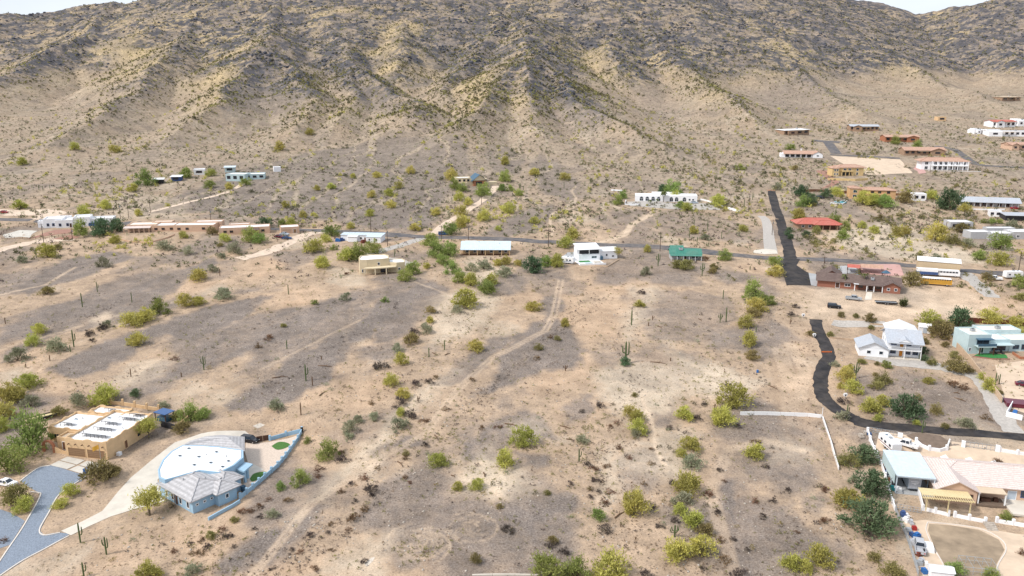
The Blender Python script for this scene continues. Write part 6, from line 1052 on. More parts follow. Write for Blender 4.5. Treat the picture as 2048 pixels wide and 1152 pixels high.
def stems(seed, h, k=7, r0=.018, reach=.3, trunk=0.0):
    q = random.Random(seed); mb = MB()
    if trunk: mb.tube([(0,0,-.08), (.01,0,trunk*.5), (0,.01,trunk)], [r0*1.9, r0*1.5, r0*1.2], 6)
    for i in range(k):
        a = 6.283*i/k + q.uniform(-.4, .4); rr_ = reach * q.uniform(.6, 1.15); z1 = h * q.uniform(.55, .85); s = -.05 if not trunk else trunk*.9
        mb.tube([(0,0,s), (rr_*.35*math.cos(a), rr_*.35*math.sin(a), s + (z1-s)*.5), (rr_*math.cos(a), rr_*math.sin(a), z1)], [r0, r0*.7, r0*.25], 4, False)
    return mb.mesh('stem', M('bark'))
KIND = {  # key: name, everyday kind, colour words, n blades, height/width, blade, clumps, variants
 'P':('palo_verde_bush', 'bush', 'yellow-green', 2000, .74, .07, 42, 6), 'G':('green_bush', 'bush', 'bright green', 2200, .78, .065, 40, 4),
 'D':('mesquite_tree', 'tree', 'dark green', 2200, .74, .07, 34, 4), 'O':('creosote_bush', 'bush', 'olive', 1500, .66, .075, 32, 5),
 'S':('brittlebush', 'bush', 'silvery', 1100, .66, .08, 24, 4), 'B':('dry_shrub', 'shrub', 'dead grey', 420, .5, .12, 16, 4), 'R':('small_shrub', 'shrub', 'rusty brown', 420, .55, .11, 16, 4),
 'T':('palo_verde_tree', 'tree', 'yellow-green', 2300, 1.0, .06, 34, 3)}
PROTO = {}
for k_, (nm, ev, cw, n, h, lf, cl, nv) in KIND.items():
    PROTO[k_] = []
    for v_ in range(nv):
        s_ = 100 * ord(k_) + v_; hh = h * (1 + .12 * math.sin(v_ * 2.1))
        tall = k_ == 'T'
        fm = tone_mesh('foliage', *foliage(s_, n, hh, lf, clumps=cl, base=.42 if tall else (.02 if k_ in 'BR' else .1), thin=.14 if k_ in 'BR' else .24), LM_[{'T':'P'}.get(k_, k_)])
        PROTO[k_].append((fm, stems(s_, hh, 8 if k_ not in 'BR' else 6, .02 if k_ in 'TD' else .013, .3, .3 if tall else 0)))
LAND = [(175,870,'tan pueblo house'),(410,960,'blue house'),(60,985,'white-edged gravel drive'),(240,1000,'pale concrete drive'),(540,920,'blue yard wall'),(298,1010,'curved concrete drive'),
 (760,510,'cream two-level house'),(968,495,'long porch house'),(1195,505,'raised-deck white house'),(1370,510,'green metal-roofed house'),(720,475,'white mobile home'),(140,445,'white villa'),(300,455,'leftmost pink house'),
 (385,455,'middle pink house'),(475,460,'rightmost pink house'),(578,462,'small pink garage'),(945,360,'slate-roofed hill house'),(1322,392,'long white ridge house'),(1628,447,'red-roofed house'),(1696,340,'yellow hacienda'),(1735,388,'orange stucco house'),
 (1882,325,'big white estate'),(1958,403,'grey-roofed ranch house'),(1600,308,'pink-roofed ranch house'),(1990,472,'long grey flat house'),(1718,562,'brick house'),(1868,537,'tan metal barn'),(1870,562,'yellow school bus'),(1660,560,'black asphalt apron'),
 (1808,690,'white two-storey house'),(1990,682,'pale teal house'),(1820,945,'open carport'),(1940,960,'pink tile-roofed house'),(1565,450,'straight black drive'),(1655,760,'curving asphalt lane'),(1800,850,'gated lane bend'),
 (1560,828,'white panel fence'),(1660,885,'white panel fence end'),(1950,750,'tan block wall'),(1790,1080,'junk-filled side yard'),(1930,1095,'bare oval yard'),(850,1080,'tyre-marked dirt circles'),(1000,700,'two-track dirt trail'),(690,960,'lower two-track trail'),
 (820,760,'dry wash'),(960,590,'upper dry wash'),(450,400,'far ranch drive'),(440,350,'far ranch houses'),(930,430,'hillside dirt drive'),(1440,690,'open right-hand desert'),(1380,930,'right-hand wash'),(1500,620,'little gully'),
 (330,700,'open left-hand desert'),(90,700,'far left desert'),(560,690,'middle left desert'),(1120,900,'central bare desert'),(1240,780,'central footpath'),(1580,1080,'bottom right desert'),(1160,1130,'bottom edge desert'),(640,410,'dark gravel slope'),(400,600,'long gravel bench'),(1060,440,'small foot trail'),(1480,400,'gully under the mountain'),(240,550,'left gravel flats')]
ORD = ['leftmost','second from left','third from left','fourth from left','fifth from left','sixth from left','seventh from left','eighth from left','ninth from left','tenth from left','eleventh from left','twelfth from left','thirteenth from left','fourteenth from left','fifteenth from left']
NUMW = 'zero one two three four five six seven eight nine ten eleven twelve thirteen fourteen fifteen sixteen'.split()
def near_words(px, py):
    b = min(LAND, key=lambda q: (px-q[0])**2 + (1.6*(py-q[1]))**2); dx, dy = px-b[0], 1.6*(py-b[1])
    if abs(dx) > abs(dy): r_ = 'left of' if dx < 0 else 'right of'
    else: r_ = 'behind' if dy < 0 else 'in front of'
    return r_ + ' the ' + b[2]
PENDING = globals().get("PENDING", {})
def queue_label(o, base, px): PENDING.setdefault(base, []).append((px, o))
def settle_labels():
    for base, l in PENDING.items():
        l.sort(key=lambda q: q[0]); n = len(l)
        for i, (px, o) in enumerate(l):
            if n == 1: o['label'] = base
            elif n == 2: o['label'] = ('left of two: ' if i == 0 else 'right of two: ') + base
            else: o['label'] = ORD[min(i, 14)] + ' of ' + NUMW[min(n, 16)] + ': ' + base
PL = {  # base point on the picture and width in picture pixels
'P': [(20,806,46),(8,838,44),(2,862,34),(30,798,34),(57,776,45),(79,667,27),(67,691,28),(265,652,40),(293,642,34),(370,613,33),(398,609,25),(275,690,35),(211,808,48),(49,1022,38),(122,1014,28),(140,991,32),(297,1156,52),
 (876,931,36),(1012,932,40),(917,979,23),(954,977,28),(1045,890,46),(1269,1028,54),(1380,898,38),(1363,913,22),(1375,984,52),(1358,1026,30),(1383,1051,44),(1352,1118,58),(1402,1106,52),(1508,915,43),(1219,1160,76),
 (1696,1012,56),(1580,1136,44),(1610,1143,32),(1638,1130,50),(934,613,52),(861,645,18),(802,729,27),(952,701,32),(783,771,30),(807,796,32),(803,831,22),(1066,621,30),(1130,654,20),(1279,613,22),(1512,622,38),(1491,654,30),(1498,691,32),
 (1465,811,55),(1444,850,50),(1369,838,36),(1262,835,30),(1274,843,28),(1275,865,36),(1861,658,50),(1981,648,42),(2031,652,32),(2041,673,26),(1698,745,22),(1691,764,36),(1705,786,34),(1681,776,16),(1740,824,40),(1767,810,32),(1857,767,21),
 (1963,759,17),(1976,777,26),(1986,784,20),(1833,849,14),(1756,841,18),(265,383,22),(458,379,17),(422,352,20),(95,514,34),(232,487,22),(398,561,34),(367,476,18),(450,483,20),(277,432,16),(168,431,24),(212,419,22),(40,417,28),(583,456,22),(628,503,36),(652,484,20),
 (644,536,34),(694,520,32),(942,572,32),(984,570,28),(922,455,28),(932,445,20),(967,441,26),(922,431,24),(997,461,16),(996,531,20),(1013,529,20),(872,430,19),(830,461,24),(702,457,18),(740,432,20),(607,435,18),(572,415,18),(662,378,18),(634,381,14),(743,395,16),
 (778,392,20),(782,416,22),(797,377,17),(753,355,18),(821,347,18),(706,356,12),(902,360,26),(919,402,22),(937,410,18),(1016,426,28),(1146,477,28),(1131,495,30),(1114,535,30),(1036,531,16),(1069,447,18),(1294,504,17),(1388,467,20),(1374,422,22),(1436,411,32),
 (1486,463,18),(1553,552,33),(1598,441,28),(1673,392,24),(1728,409,36),(1748,409,26),(1863,398,24),(1871,481,46),(1996,530,36),(1723,456,20),(1793,472,22),(1810,469,20),(1748,466,22),(1350,400,22),(853,537,16),(45,330,20),(150,300,18),(230,305,22),(560,300,20),(620,270,18),(1010,330,20),(1070,350,22),(1130,360,20)],
'G': [(62,900,82),(15,942,64),(656,916,42),(601,968,35),(562,978,21),(615,886,14),(1198,1037,27),(1098,1156,64),(1152,1160,62),(1908,1150,38),(1981,1154,26),(2010,1040,26),(319,628,34),(382,842,42),(411,836,26),(629,609,13),(770,604,14),(973,588,38),(1504,597,42),(1530,609,32),(1771,735,19),
 (162,470,32),(291,371,32),(372,356,28),(421,376,22),(492,370,20),(502,482,32),(566,453,22),(520,487,26),(664,471,30),(668,500,13),(717,517,38),(747,506,30),(824,548,30),(811,561,28),(862,493,36),(872,513,38),(898,513,36),(885,528,30),(905,548,28),(917,565,30),(970,578,24),(902,470,30),(909,377,22),(924,382,22),(967,391,34),
 (1010,363,26),(1004,382,18),(1020,382,15),(1038,391,18),(1094,531,30),(1450,520,26),(1236,409,20),(1246,397,18),(1344,391,38),(1360,416,21),(1548,530,26),(1606,413,26),(1668,449,24),(1691,460,22),(1686,477,26),(1771,413,38),(1967,446,12),(1983,447,13),(1998,447,13),(1998,499,42),(1956,519,26),(2038,575,34),(1580,300,18),(1790,288,20),(1835,296,18),(1480,340,16)],
'D': [(1728,924,50),(1744,988,60),(1736,1056,82),(1251,729,22),(1846,708,19),(1848,721,18),(1918,658,48),(1814,835,60),(207,470,38),(235,463,32),(530,455,28),(1065,545,38),(1601,393,28),(1621,409,28),(1651,395,22),(1900,420,44),(1613,473,15),(1576,471,14),(1581,478,12),(270,792,20),(1579,463,12),(1325,384,20)],
'O': [(33,1006,54),(198,960,58),(228,948,30),(469,1043,19),(422,1075,21),(1104,1086,22),(1410,1070,36),(1696,931,36),(1748,1121,26),(1786,1156,50),(360,838,30),(366,865,38),(119,829,30),(94,589,26),(567,654,13),(862,626,19),(822,686,32),(1115,681,14),(1077,699,18),(1508,633,29),(1504,719,28),(1269,793,13),
 (1882,676,48),(1620,672,18),(1661,673,15),(1682,634,15),(1712,635,13),(1740,644,22),(1742,658,13),(1851,687,16),(1723,727,18),(1754,730,12),(1765,767,31),(1752,777,28),(1751,752,12),(1872,827,25),(1835,799,16),(1908,741,42),(1933,746,24),(1908,716,18),(1891,694,18),(1863,729,21),(2000,788,13),(1890,856,17),
 (116,499,19),(425,470,20),(440,493,14),(1354,536,24),(1372,539,32),(1424,547,18),(1428,538,18),(1633,467,19),(1631,489,14),(1810,406,32),(1921,466,32),(1906,489,26),(1822,571,42),(812,910,15),(951,1124,24),(1000,1016,14),(1095,989,15),(1590,340,14),(1940,450,16),(2040,600,26),(1975,560,24),(1760,440,16)],
'S': [(384,1148,32),(697,879,18),(545,1034,26),(1164,885,28),(1270,872,22),(1383,934,40),(1364,1008,40),(1706,965,22),(1936,855,26),(1926,852,24),(448,598,36),(112,703,40),(35,721,38),(61,813,34),(156,809,34),(328,815,22),(552,819,32),(693,601,20),(852,665,30),(914,625,22),(795,703,22),(748,839,22),(716,845,24),(699,865,34),(797,857,36),(1686,839,26),(1671,733,16),
 (44,525,22),(206,534,26),(329,499,34),(377,508,22),(470,506,30),(425,543,22),(444,517,18),(968,538,30),(942,542,24),(1008,553,32),(1410,480,18),(1291,550,24),(1936,492,26),(2021,466,32),(1872,522,22),(1690,930,16),(262,640,16),(215,655,20),(1555,380,18)],
'B': [(381,1089,13),(415,1096,21),(445,1077,19),(461,1074,15),(468,1094,11),(509,1059,11),(684,923,24),(702,970,15),(742,984,32),(743,991,13),(710,1004,13),(656,1067,13),(620,1075,19),(1012,1066,28),(584,1101,12),(727,1126,16),(544,1139,12),(522,1036,15),(850,893,17),(1175,931,16),(1192,963,18),(1198,985,12),(1180,996,15),(1210,1061,30),(1349,1046,20),(1345,970,18),(1289,1154,28),(1478,1151,30),
 (1405,1139,14),(1494,1101,13),(1468,1081,13),(1320,1055,18),(1306,1017,14),(1435,1027,18),(1525,1035,16),(1104,1092,24),(1130,1108,22),(1531,935,15),(1438,942,14),(1576,983,16),(1547,1004,16),(205,660,24),(185,683,14),(178,672,21),(312,606,22),(827,667,22),(762,737,28),(800,810,30),(823,836,27),(832,771,22),(859,767,18),(1284,588,16),(1199,814,18),(1456,775,18),(1164,824,14),(1339,857,15),(1393,839,18),(1474,854,14),(1408,810,14),(1590,616,16),(1582,632,18),(1683,806,24),(1736,1075,24),(1140,970,15)],
'R': [(8,1083,17),(445,1061,18),(402,1082,16),(349,1104,16),(385,1109,15),(400,1109,19),(486,1027,24),(504,1024,16),(360,1123,9),(684,907,14),(638,940,18),(637,955,17),(731,959,20),(684,985,17),(576,1004,20),(756,938,14),(810,918,15),(811,956,14),(821,966,12),(730,1021,22),(707,1041,27),(697,1063,16),(662,1050,13),(662,1102,13),(600,1106,15),(632,1138,18),(518,1016,20),(537,1001,14),(1240,898,16),(1260,918,13),(1303,900,12),(1302,929,14),(1288,969,12),(1214,935,16),(1190,939,18),(1220,986,18),(1209,1009,20),(1179,980,14),
 (1418,993,22),(1513,885,18),(1449,1123,28),(1439,1084,20),(1510,1006,16),(1652,982,20),(1648,1045,22),(2043,1108,20),(350,720,16),(536,678,22),(518,695,16),(892,820,16),(944,762,14),(872,757,14),(849,843,18),(962,857,14),(997,855,16),(1074,719,14),(1100,676,12),(1234,848,13),(1220,855,14),(1908,776,28),(1931,779,18),(1971,838,20),(694,550,14),(1410,521,18),(744,809,14),(1450,963,10),(1998,929,24),(1595,1065,12)],
'T': [(299,1031,62),(298,877,42),(1928,432,22),(1233,516,18)]}
ALL = [(k_, *p) for k_, l in PL.items() for p in l]
for (k_, px, py, wd), p in zip(ALL, at_many([(a[1], a[2]) for a in ALL])):
    nm, ev, cw = KIND[k_][:3]; q = random.Random(int(px*31 + py*17)); fm, sm = q.choice(PROTO[k_])
    sz = wd / ppm(p) * 1.2; o = thing(nm, 'x', ev, tuple(p - np.array([0, 0, .05])), q.uniform(0, 6.28), {'P':'yellow-green palo verde bushes','G':'bright green bushes','D':'dark green mesquites','O':'olive creosote bushes','S':'silvery bushes','B':'dead dark shrubs','R':'rusty shrubs','T':'palo verde trees'}[k_])
    sq = q.uniform(.85, 1.12); o.scale = (sz, sz, sz * sq)
    a = bpy.data.objects.new('foliage', fm); COL.objects.link(a); a.parent = o
    b = bpy.data.objects.new('stem' if k_ != 'T' else 'trunk', sm); COL.objects.link(b); b.parent = o
    sw = 'big' if wd > 42 else 'small' if wd < 19 else 'mid-sized'
    queue_label(o, f'{sw} {cw} {ev} {near_words(px, py)}', px)
# ------------------------------------------------------------------ saguaros and dead trunks
def column(h, r, n=12, top=True, bend=None, ribs=True):
    mb = MB(); P_ = bend or [(0,0,-.3), (0,0,h*.3), (0,0,h*.7), (0,0,h*.93), (0,0,h)]
    rad = [r*.9, r, r*1.02, r*.85, r*.25]; o = 0; pts = [Vector(p) for p in P_]
    if len(pts) != len(rad): rad = [r*.75] + [r] * (len(pts)-3) + [r*.85, r*.25]
    mb.tube(pts, rad, n)
    if ribs:
        m_ = len(pts); 
        for i in range(m_):
            for k in range(0, n, 2): v_ = Vector(mb.v[i*n+k]); mb.v[i*n+k] = tuple(pts[i] + (v_ - pts[i]) * .78)
    return mb
def saguaro(px, py, hpx, arms, p, dead=False):
    h = hpx / ppm(p) * 1.06; r_ = max(.17, min(.3, h*.04)); nm = 'dead_saguaro' if dead else 'saguaro'
    o = thing(nm, 'x', 'cactus', tuple(p), random.Random(px).uniform(-.3, .3) if arms else 0, 'dead saguaros' if dead else 'saguaros')
    m_ = 'dead_wood' if dead else 'saguaro_skin'; column(h, r_).build('trunk', m_, o)
    for i in range(arms):
        s = 1 if i % 2 == 0 else -1; z0 = h * (.38 + .1*(i % 3)); ex = r_*3.2 + .12*i; top = h * (.95 - .13*i) if arms > 1 else h*.8; yy = (.35 if i > 1 else 0) * (1 if i % 4 < 2 else -1)
        column(0, r_*.72, 8, bend=[(s*r_*.6, yy*.3, z0), (s*ex*.75, yy, z0 + .1), (s*ex, yy, z0 + .6), (s*ex, yy, top*.94), (s*ex, yy, max(top, z0+1))], ribs=False).build('arm', m_, o)
    st = 'thin grey-brown dead saguaro trunk' if dead else ('single-column saguaro' if not arms else ('one-armed saguaro' if arms == 1 else 'many-armed saguaro' if arms > 2 else 'two-armed saguaro'))
    queue_label(o, f'{st} {near_words(px, py)}', px)
SG = [(161,1085,42,1),(213,1109,38,2),(168,1154,32,1),(408,740,28,2),(612,762,34,1),(574,698,18,0),(858,714,19,0),(889,700,20,0),(148,694,34,1),(141,704,14,0),(165,614,28,0),(264,605,20,0),(195,584,20,1),(577,589,20,0),(1158,923,26,1),(1349,1074,26,4),(1251,727,44,2),(1263,650,30,0),(1446,598,18,0),(1490,607,10,0),
 (1452,643,28,0),(1440,645,18,3),(1512,664,10,0),(1711,757,33,3),(1693,838,30,1),(1844,866,28,1),(1990,770,25,1),(1998,768,20,0),(73,516,18,2),(399,555,20,1),(407,553,16,0),(789,513,14,1),(904,408,14,0),(755,334,10,0),(1136,456,15,0),(1388,453,14,0),(1379,475,14,0),(1415,460,18,0),(1394,490,16,0),(1443,477,14,0),(1128,377,13,0),(1090,340,9,0),
 (1505,400,15,1),(1488,415,16,0),(1316,532,24,2),(1404,552,25,3),(1872,424,13,0),(1875,436,14,1),(1671,430,14,0),(5,405,11,0),(12,407,10,0),(28,404,9,0),(78,380,10,0),(86,381,9,0),(100,378,8,0),(1040,378,10,0),(1047,380,8,0),(1734,500,9,0),(1160,330,9,0),(1700,300,8,0),(1420,330,9,0),(1330,310,9,0),(1180,300,8,0),(640,330,8,0),(1500,540,8,0),(320,345,9,0),(1600,360,9,0),(300,330,8,0),(870,350,8,0),(980,330,9,0)]
for s_, p in zip(SG, at_many([s[:2] for s in SG])): saguaro(*s_, p)
DG = [(625,771,18,0),(602,830,26,0),(363,754,10,0),(643,719,7,0),(52,735,8,0),(1297,652,8,0),(11,648,13,0),(100,722,12,0),(262,753,16,0),(1429,825,18,1),(1892,458,14,0),(1580,648,10,1),(1305,640,9,1),(1341,722,7,0),(836,802,10,1),(440,552,14,0),(1131,742,12,2)]
for s_, p in zip(DG, at_many([s[:2] for s in DG])): saguaro(*s_, p, dead=True)
# fallen logs
LG = [(972,659,12,.5),(868,708,16,.5),(800,928,22,.5),(872,875,22,.6),(968,950,18,.7),(906,953,12,.4),(895,709,14,-.4),(1240,1030,34,-.4),(1316,726,30,.15),(1130,855,24,.3),(645,788,22,-.6),(650,733,30,.1),(1545,775,26,.5),(1022,850,28,.2),(1140,880,16,.2),(1920,800,24,.5),(1914,787,12,.2),(560,755,30,-.15),(1400,640,16,.7),(1320,655,16,.6)]
for (px, py, lp, a), p in zip(LG, at_many([s[:2] for s in LG])):
    L_ = lp / ppm(p); mb = MB(); mb.tube([(-L_/2,0,.12), (0,.15,.2), (L_/2,0,.12)], [.16,.14,.07], 6); mb.tube([(0,.15,.2),(L_*.2,.7,.5)], [.09,.04], 5)
    o = mb.build('fallen_log', 'dead_wood', None, loc=tuple(p), rot=-a*2); tag(o, None, 'log', 'fallen cactus logs'); queue_label(o, f'fallen weathered dead log {near_words(px, py)}', px)
palm(1687, 575, 5.2, 1.6, 'slim fan palm left of the brick house porch pair', 12); palm(1726, 577, 6.0, 1.7, 'slim fan palm standing before the brick house porch', 12); palm(1327, 404, 6, 2.6, 'bushy palm before the long white ridge house', 18); palm(1300, 407, 2.2, 1.5, 'short palm by the arched windows of ridge house', 10); palm(1314, 407, 2.4, 1.6, 'second short palm beside the tall palm of ridge house', 10)
p = at(1806, 613); o = thing('spiky_yucca', 'big spiky grey-green yucca clump beside the grey flatbed trailer', 'yucca', tuple(p)); mb = MB(); q = random.Random(9)
for k in range(260):
    a = q.uniform(0, 6.283); el = q.uniform(.05, 1.5); r_ = q.uniform(1.5, 3.1); c = Vector((q.uniform(-1.2,1.2), q.uniform(-.8,.8), q.uniform(.2, 2.2))); dr = Vector((math.cos(a)*math.cos(el), math.sin(a)*math.cos(el), math.sin(el))); sd = Vector((-math.sin(a), math.cos(a), 0))*.13; mb.add([c-sd, c+sd, c+dr*r_*.75], [(0,1,2)])
fo = mb.build('blades', LM_['Y'], o); at_ = fo.data.attributes.new('tone', 'FLOAT', 'POINT'); at_.data.foreach_set('value', np.random.RandomState(4).rand(len(fo.data.vertices)).astype(np.float32)); MB().tube([(0,0,-.1),(0,0,1.6)], .3, 8).build('trunk', 'bark', o)
# ------------------------------------------------------------------ ground cover too plentiful to count
def scatter(name, cfg, pts, size, seed, m, kind='stuff', hs=1.0):
    """many small low plants joined in one mesh"""
    q = np.random.RandomState(seed); n = len(pts); nb, h, lf, thin = cfg; vs_, fs_, ts_ = [], [], []; protos = [foliage(seed*10+i, nb, h, lf, clumps=max(5, nb//5), thin=thin, base=.03, hollow=.3) for i in range(6)]
    pick = q.randint(0, 6, n); ang = q.uniform(0, 6.28, n); tn = q.uniform(-.25, .25, n)
    for i in range(6):
        V0, F0, t0 = protos[i]; k = np.where(pick == i)[0]; c, s = np.cos(ang[k]), np.sin(ang[k])
        Vx = V0[None,:,0]*c[:,None] - V0[None,:,1]*s[:,None]; Vy = V0[None,:,0]*s[:,None] + V0[None,:,1]*c[:,None]
        W_ = np.stack([Vx*size[k][:,None] + pts[k,0][:,None], Vy*size[k][:,None] + pts[k,1][:,None], V0[None,:,2]*size[k][:,None]*hs + pts[k,2][:,None] - .03], 2)
        vs_.append(W_.reshape(-1, 3)); ts_.append(np.clip(t0[None,:] + tn[k][:,None], 0, 1).ravel())
    V_ = np.concatenate(vs_); o = bpy.data.objects.new(name, tone_mesh(name, V_, np.arange(len(V_)).reshape(-1, 3), np.concatenate(ts_), m)); COL.objects.link(o); o['kind'] = kind; return o
BLOCK = []      # (centre, axis, half sizes): places kept clear: pads and road bands
def clear_of(x, y):
    ok = np.ones(x.shape, bool)
    for k_, (A_, B_, x0, x1, y0, y1) in PADS.items():
        a, e, nn, L, zc = PAD[k_]; u = (x-a[0])*e[0] + (y-a[1])*e[1]; v = (x-a[0])*nn[0] + (y-a[1])*nn[1]; ok &= ~((u > x0-1) & (u < x1+1) & (v > y0-1) & (v < y1+1))
    for ln, wd in ROADS:
        dm = np.full(x.shape, 1e9)
        for a, b in zip(ln[:-1], ln[1:]):
            dx, dy = b[:2]-a[:2]; t = np.clip(((x-a[0])*dx + (y-a[1])*dy)/(dx*dx+dy*dy+1e-9), 0, 1); dm = np.minimum(dm, np.hypot(x-a[0]-t*dx, y-a[1]-t*dy))
        ok &= dm > wd
    return ok
ROADS = [(at_many(MAIN), 4.2), (at_many([(1543,382),(1550,412),(1568,470),(1581,517),(1595,570)]), 4.5), (at_many([(1631,639),(1650,690),(1657,712),(1641,765),(1645,792),(1690,828),(1730,845),(1800,855),(1900,863),(2060,876)]), 3.2),
 (at_many([(868,468),(920,430),(955,408),(992,372)]), 3), (at_many([(-10,1150),(62,1045),(110,960),(150,940)]), 7), (at_many([(130,1066),(205,1030),(262,975),(340,890),(450,865)]), 7), (at_many([(1522,432),(1536,460),(1542,505)]), 4), (at_many([(1665,316),(1740,330),(1820,345)]), 14), (at_many([(1690,322),(1800,328)]), 14), (at_many([(1735,712),(1840,728),(1950,752),(2000,825),(2030,866)]), 4), (at_many([(1654,283),(1664,296),(1700,330),(1780,335),(1800,317)]), 9), (at_many([(1640,590),(1700,605),(1800,610),(1900,600)]), 9), (at_many([(1800,900),(1950,915),(2060,920)]), 9), (at_many([(1880,1060),(1950,1080),(1930,1140)]), 9)]
def cloud(n, rmin, rmax, dens, seed, azr=37):
    q = np.random.RandomState(seed); r_ = np.exp(q.uniform(math.log(rmin), math.log(rmax), n)); a = np.radians(q.uniform(-azr, azr, n)); x, y = r_*np.sin(a), r_*np.cos(a)
    k = q.rand(n) < np.clip(dens(x, y), 0, 1); x, y = x[k], y[k]; k = clear_of(x, y); x, y = x[k], y[k]; return np.column_stack([x, y, G(x, y)]), q
def msk(A): return lambda x, y: interp(A, x, y)
rl_ = msk(RILL); pv_, mt_ = msk(PAVE), msk(MT); rk_ = msk(ROCK); tr_ = msk(TRACK)
# little dark tufts over the near desert
P_, q = cloud(22000, 130, 430, lambda x, y: (.14 + .9*sstep(.0, .45, fbm(x/18, y/26, 3, 55))) * (1 - .6*pv_(x, y)) * (1 - .9*tr_(x,y)), 11)
k = q.rand(len(P_)) < .5
scatter('bursage_clumps', (26, .5, .2, .2), P_[k], q.uniform(.3, 1.25, k.sum()), 3, LM_['B']); scatter('dry_brush', (26, .5, .2, .2), P_[~k], q.uniform(.3, 1.15, (~k).sum()), 4, LM_['R'])
P_, q = cloud(20000, 140, 520, lambda x, y: (.15 + .9*sstep(.0, .4, fbm(x/24, y/34, 3, 155))) * (1 - .5*pv_(x, y)) * (1 - .9*tr_(x,y)), 12)
scatter('low_scrub', (26, .55, .2, .24), P_, q.uniform(.4, 1.5, len(P_)), 6, LM_['O'])
P_, q = cloud(1500, 150, 430, lambda x, y: (.12 + .9*sstep(.02, .4, fbm(x/26, y/36, 3, 175)) + .5*rl_(x, y)) * (1 - .6*pv_(x, y)) * (1 - tr_(x, y)), 13); k = q.rand(len(P_))
for i, mk in enumerate('SNOB'): scatter('mid_scrub', (90, .6, .13, .26), P_[(k >= i/4) & (k < (i+1)/4)], q.uniform(.8, 2.1, int(((k >= i/4) & (k < (i+1)/4)).sum())), 7+i*3, LM_[mk])
# rows of tufts along the little drainage lines
LINES = [[(500,1140),(600,1090),(690,1040),(760,990),(830,940)],[(560,1140),(640,1090),(720,1060)],[(880,880),(930,830),(990,770),(1060,700),(1110,665),(1170,630),(1200,590)],[(960,800),(1000,760),(1100,680),(1150,620)],[(1180,560),(1160,600),(1140,640)],[(1160,890),(1190,930),(1200,980),(1215,1010)],[(1170,920),(1210,905),(1270,880)],[(1250,740),(1260,780),(1250,810),(1230,850)],
 [(1240,650),(1230,690),(1255,720)],[(720,660),(660,700),(600,740),(540,770)],[(860,640),(800,690),(740,700)],[(1480,720),(1500,750),(1530,770),(1500,800)],[(1490,690),(1530,650),(1550,600)],[(700,760),(740,800),(800,760),(860,700)],[(360,1100),(430,1070),(500,1030),(560,1000)],[(40,660),(160,640),(250,600)],[(500,600),(560,640),(620,620)],[(1270,600),(1260,640),(1280,680)],
 [(990,400),(960,430),(930,460)],[(1000,410),(980,440),(960,455)],[(560,470),(650,430),(760,400),(850,330),(880,300)],[(700,450),(760,420),(800,380)]]
pp = []
for ln in LINES:
    w_ = smooth_line(at_many(ln)[:, :2], 8)
    for i in range(len(w_)-1):
        m_ = max(2, int(np.hypot(*(w_[i+1]-w_[i])) * 1.3)); t = q.rand(m_)[:,None]; pp.append(w_[i]*(1-t) + w_[i+1]*t + q.normal(0, 1.5, (m_,2)))
pp = np.concatenate(pp); pp = pp[clear_of(pp[:,0], pp[:,1])]; pp = np.column_stack([pp, G(pp[:,0], pp[:,1])])
scatter('tuft_rows', (26, .5, .2, .22), pp, q.uniform(.4, 1.3, len(pp)), 5, LM_['B'])
# scrub of the fan between the road and the mountain
fan = lambda x, y: (1 - .35*sstep(6, 40, mt_(x, y))) * (.35 + .8*sstep(-.1, .35, fbm(x/40, y/60, 3, 66)) + .6*rl_(x, y)) * (1 - .55*pv_(x, y)) * sstep(300, 460, y)
P_, q = cloud(60000, 330, 1300, fan, 21); kk_ = q.rand(len(P_))
for i, (nm, mk, sz) in enumerate((('fan_scrub', 'N', (.9, 3.0)), ('fan_scrub', 'B', (.7, 2.2)), ('fan_scrub', 'S', (.9, 2.4)))):
    k = (kk_ >= i/3) & (kk_ < (i+1)/3); scatter(nm, (24, .55, .24, .36), P_[k], q.uniform(*sz, k.sum()), 31+i, LM_[mk])
P_, q = cloud(5200, 400, 1000, lambda x, y: (1 - sstep(10, 40, mt_(x, y))) * (sstep(.08, .35, fbm(x/45, y/80, 3, 68)) * (1-.8*pv_(x,y)) + rl_(x, y)), 23)
scatter('fan_bushes', (70, .62, .16, .34), P_, q.uniform(1.8, 4.4, len(P_)), 35, LM_['P']); P_, q = cloud(2600, 420, 1000, lambda x, y: (1 - sstep(10, 40, mt_(x, y))) * sstep(.1, .35, fbm(x/45, y/80, 3, 78)), 24)
scatter('fan_bushes', (70, .62, .16, .34), P_, q.uniform(2.0, 4.4, len(P_)), 36, LM_['N'])
MLINES = [[(860,40),(800,85),(752,125),(800,180),(850,212),(885,220)],[(1030,10),(1070,60),(1110,100),(1180,142),(1240,170),(1290,225),(1340,262),(1360,310),(1400,360)],[(600,200),(580,235),(520,270)],[(640,150),(600,190),(560,240),(490,280)],[(440,200),(380,250),(330,280)],[(980,140),(930,180),(880,215)],[(1330,130),(1400,170),(1480,215)],[(1500,110),(1600,170),(1700,215)],[(60,420),(150,370),(240,310),(330,275),(420,255)],[(0,330),(100,290),(200,255)],[(230,310),(330,290),(450,270),(560,265)],[(1290,270),(1330,320),(1380,350)],[(860,250),(960,290),(1050,310)],[(560,300),(660,280),(780,250),(860,225)],[(1000,290),(1100,310),(1180,330),(1250,350)],[(1340,280),(1420,330),(1440,380)],[(1060,250),(1110,280),(1190,320)]]
pp = []
for ln in MLINES:
    w_ = smooth_line(at_many(ln)[:, :2], 8)
    for i in range(len(w_)-1):
        L_ = np.hypot(*(w_[i+1]-w_[i])); m_ = max(1, int(L_ * .2)); t = q.rand(m_)[:,None]; pp.append(w_[i]*(1-t) + w_[i+1]*t + q.normal(0, 8, (m_,2)))
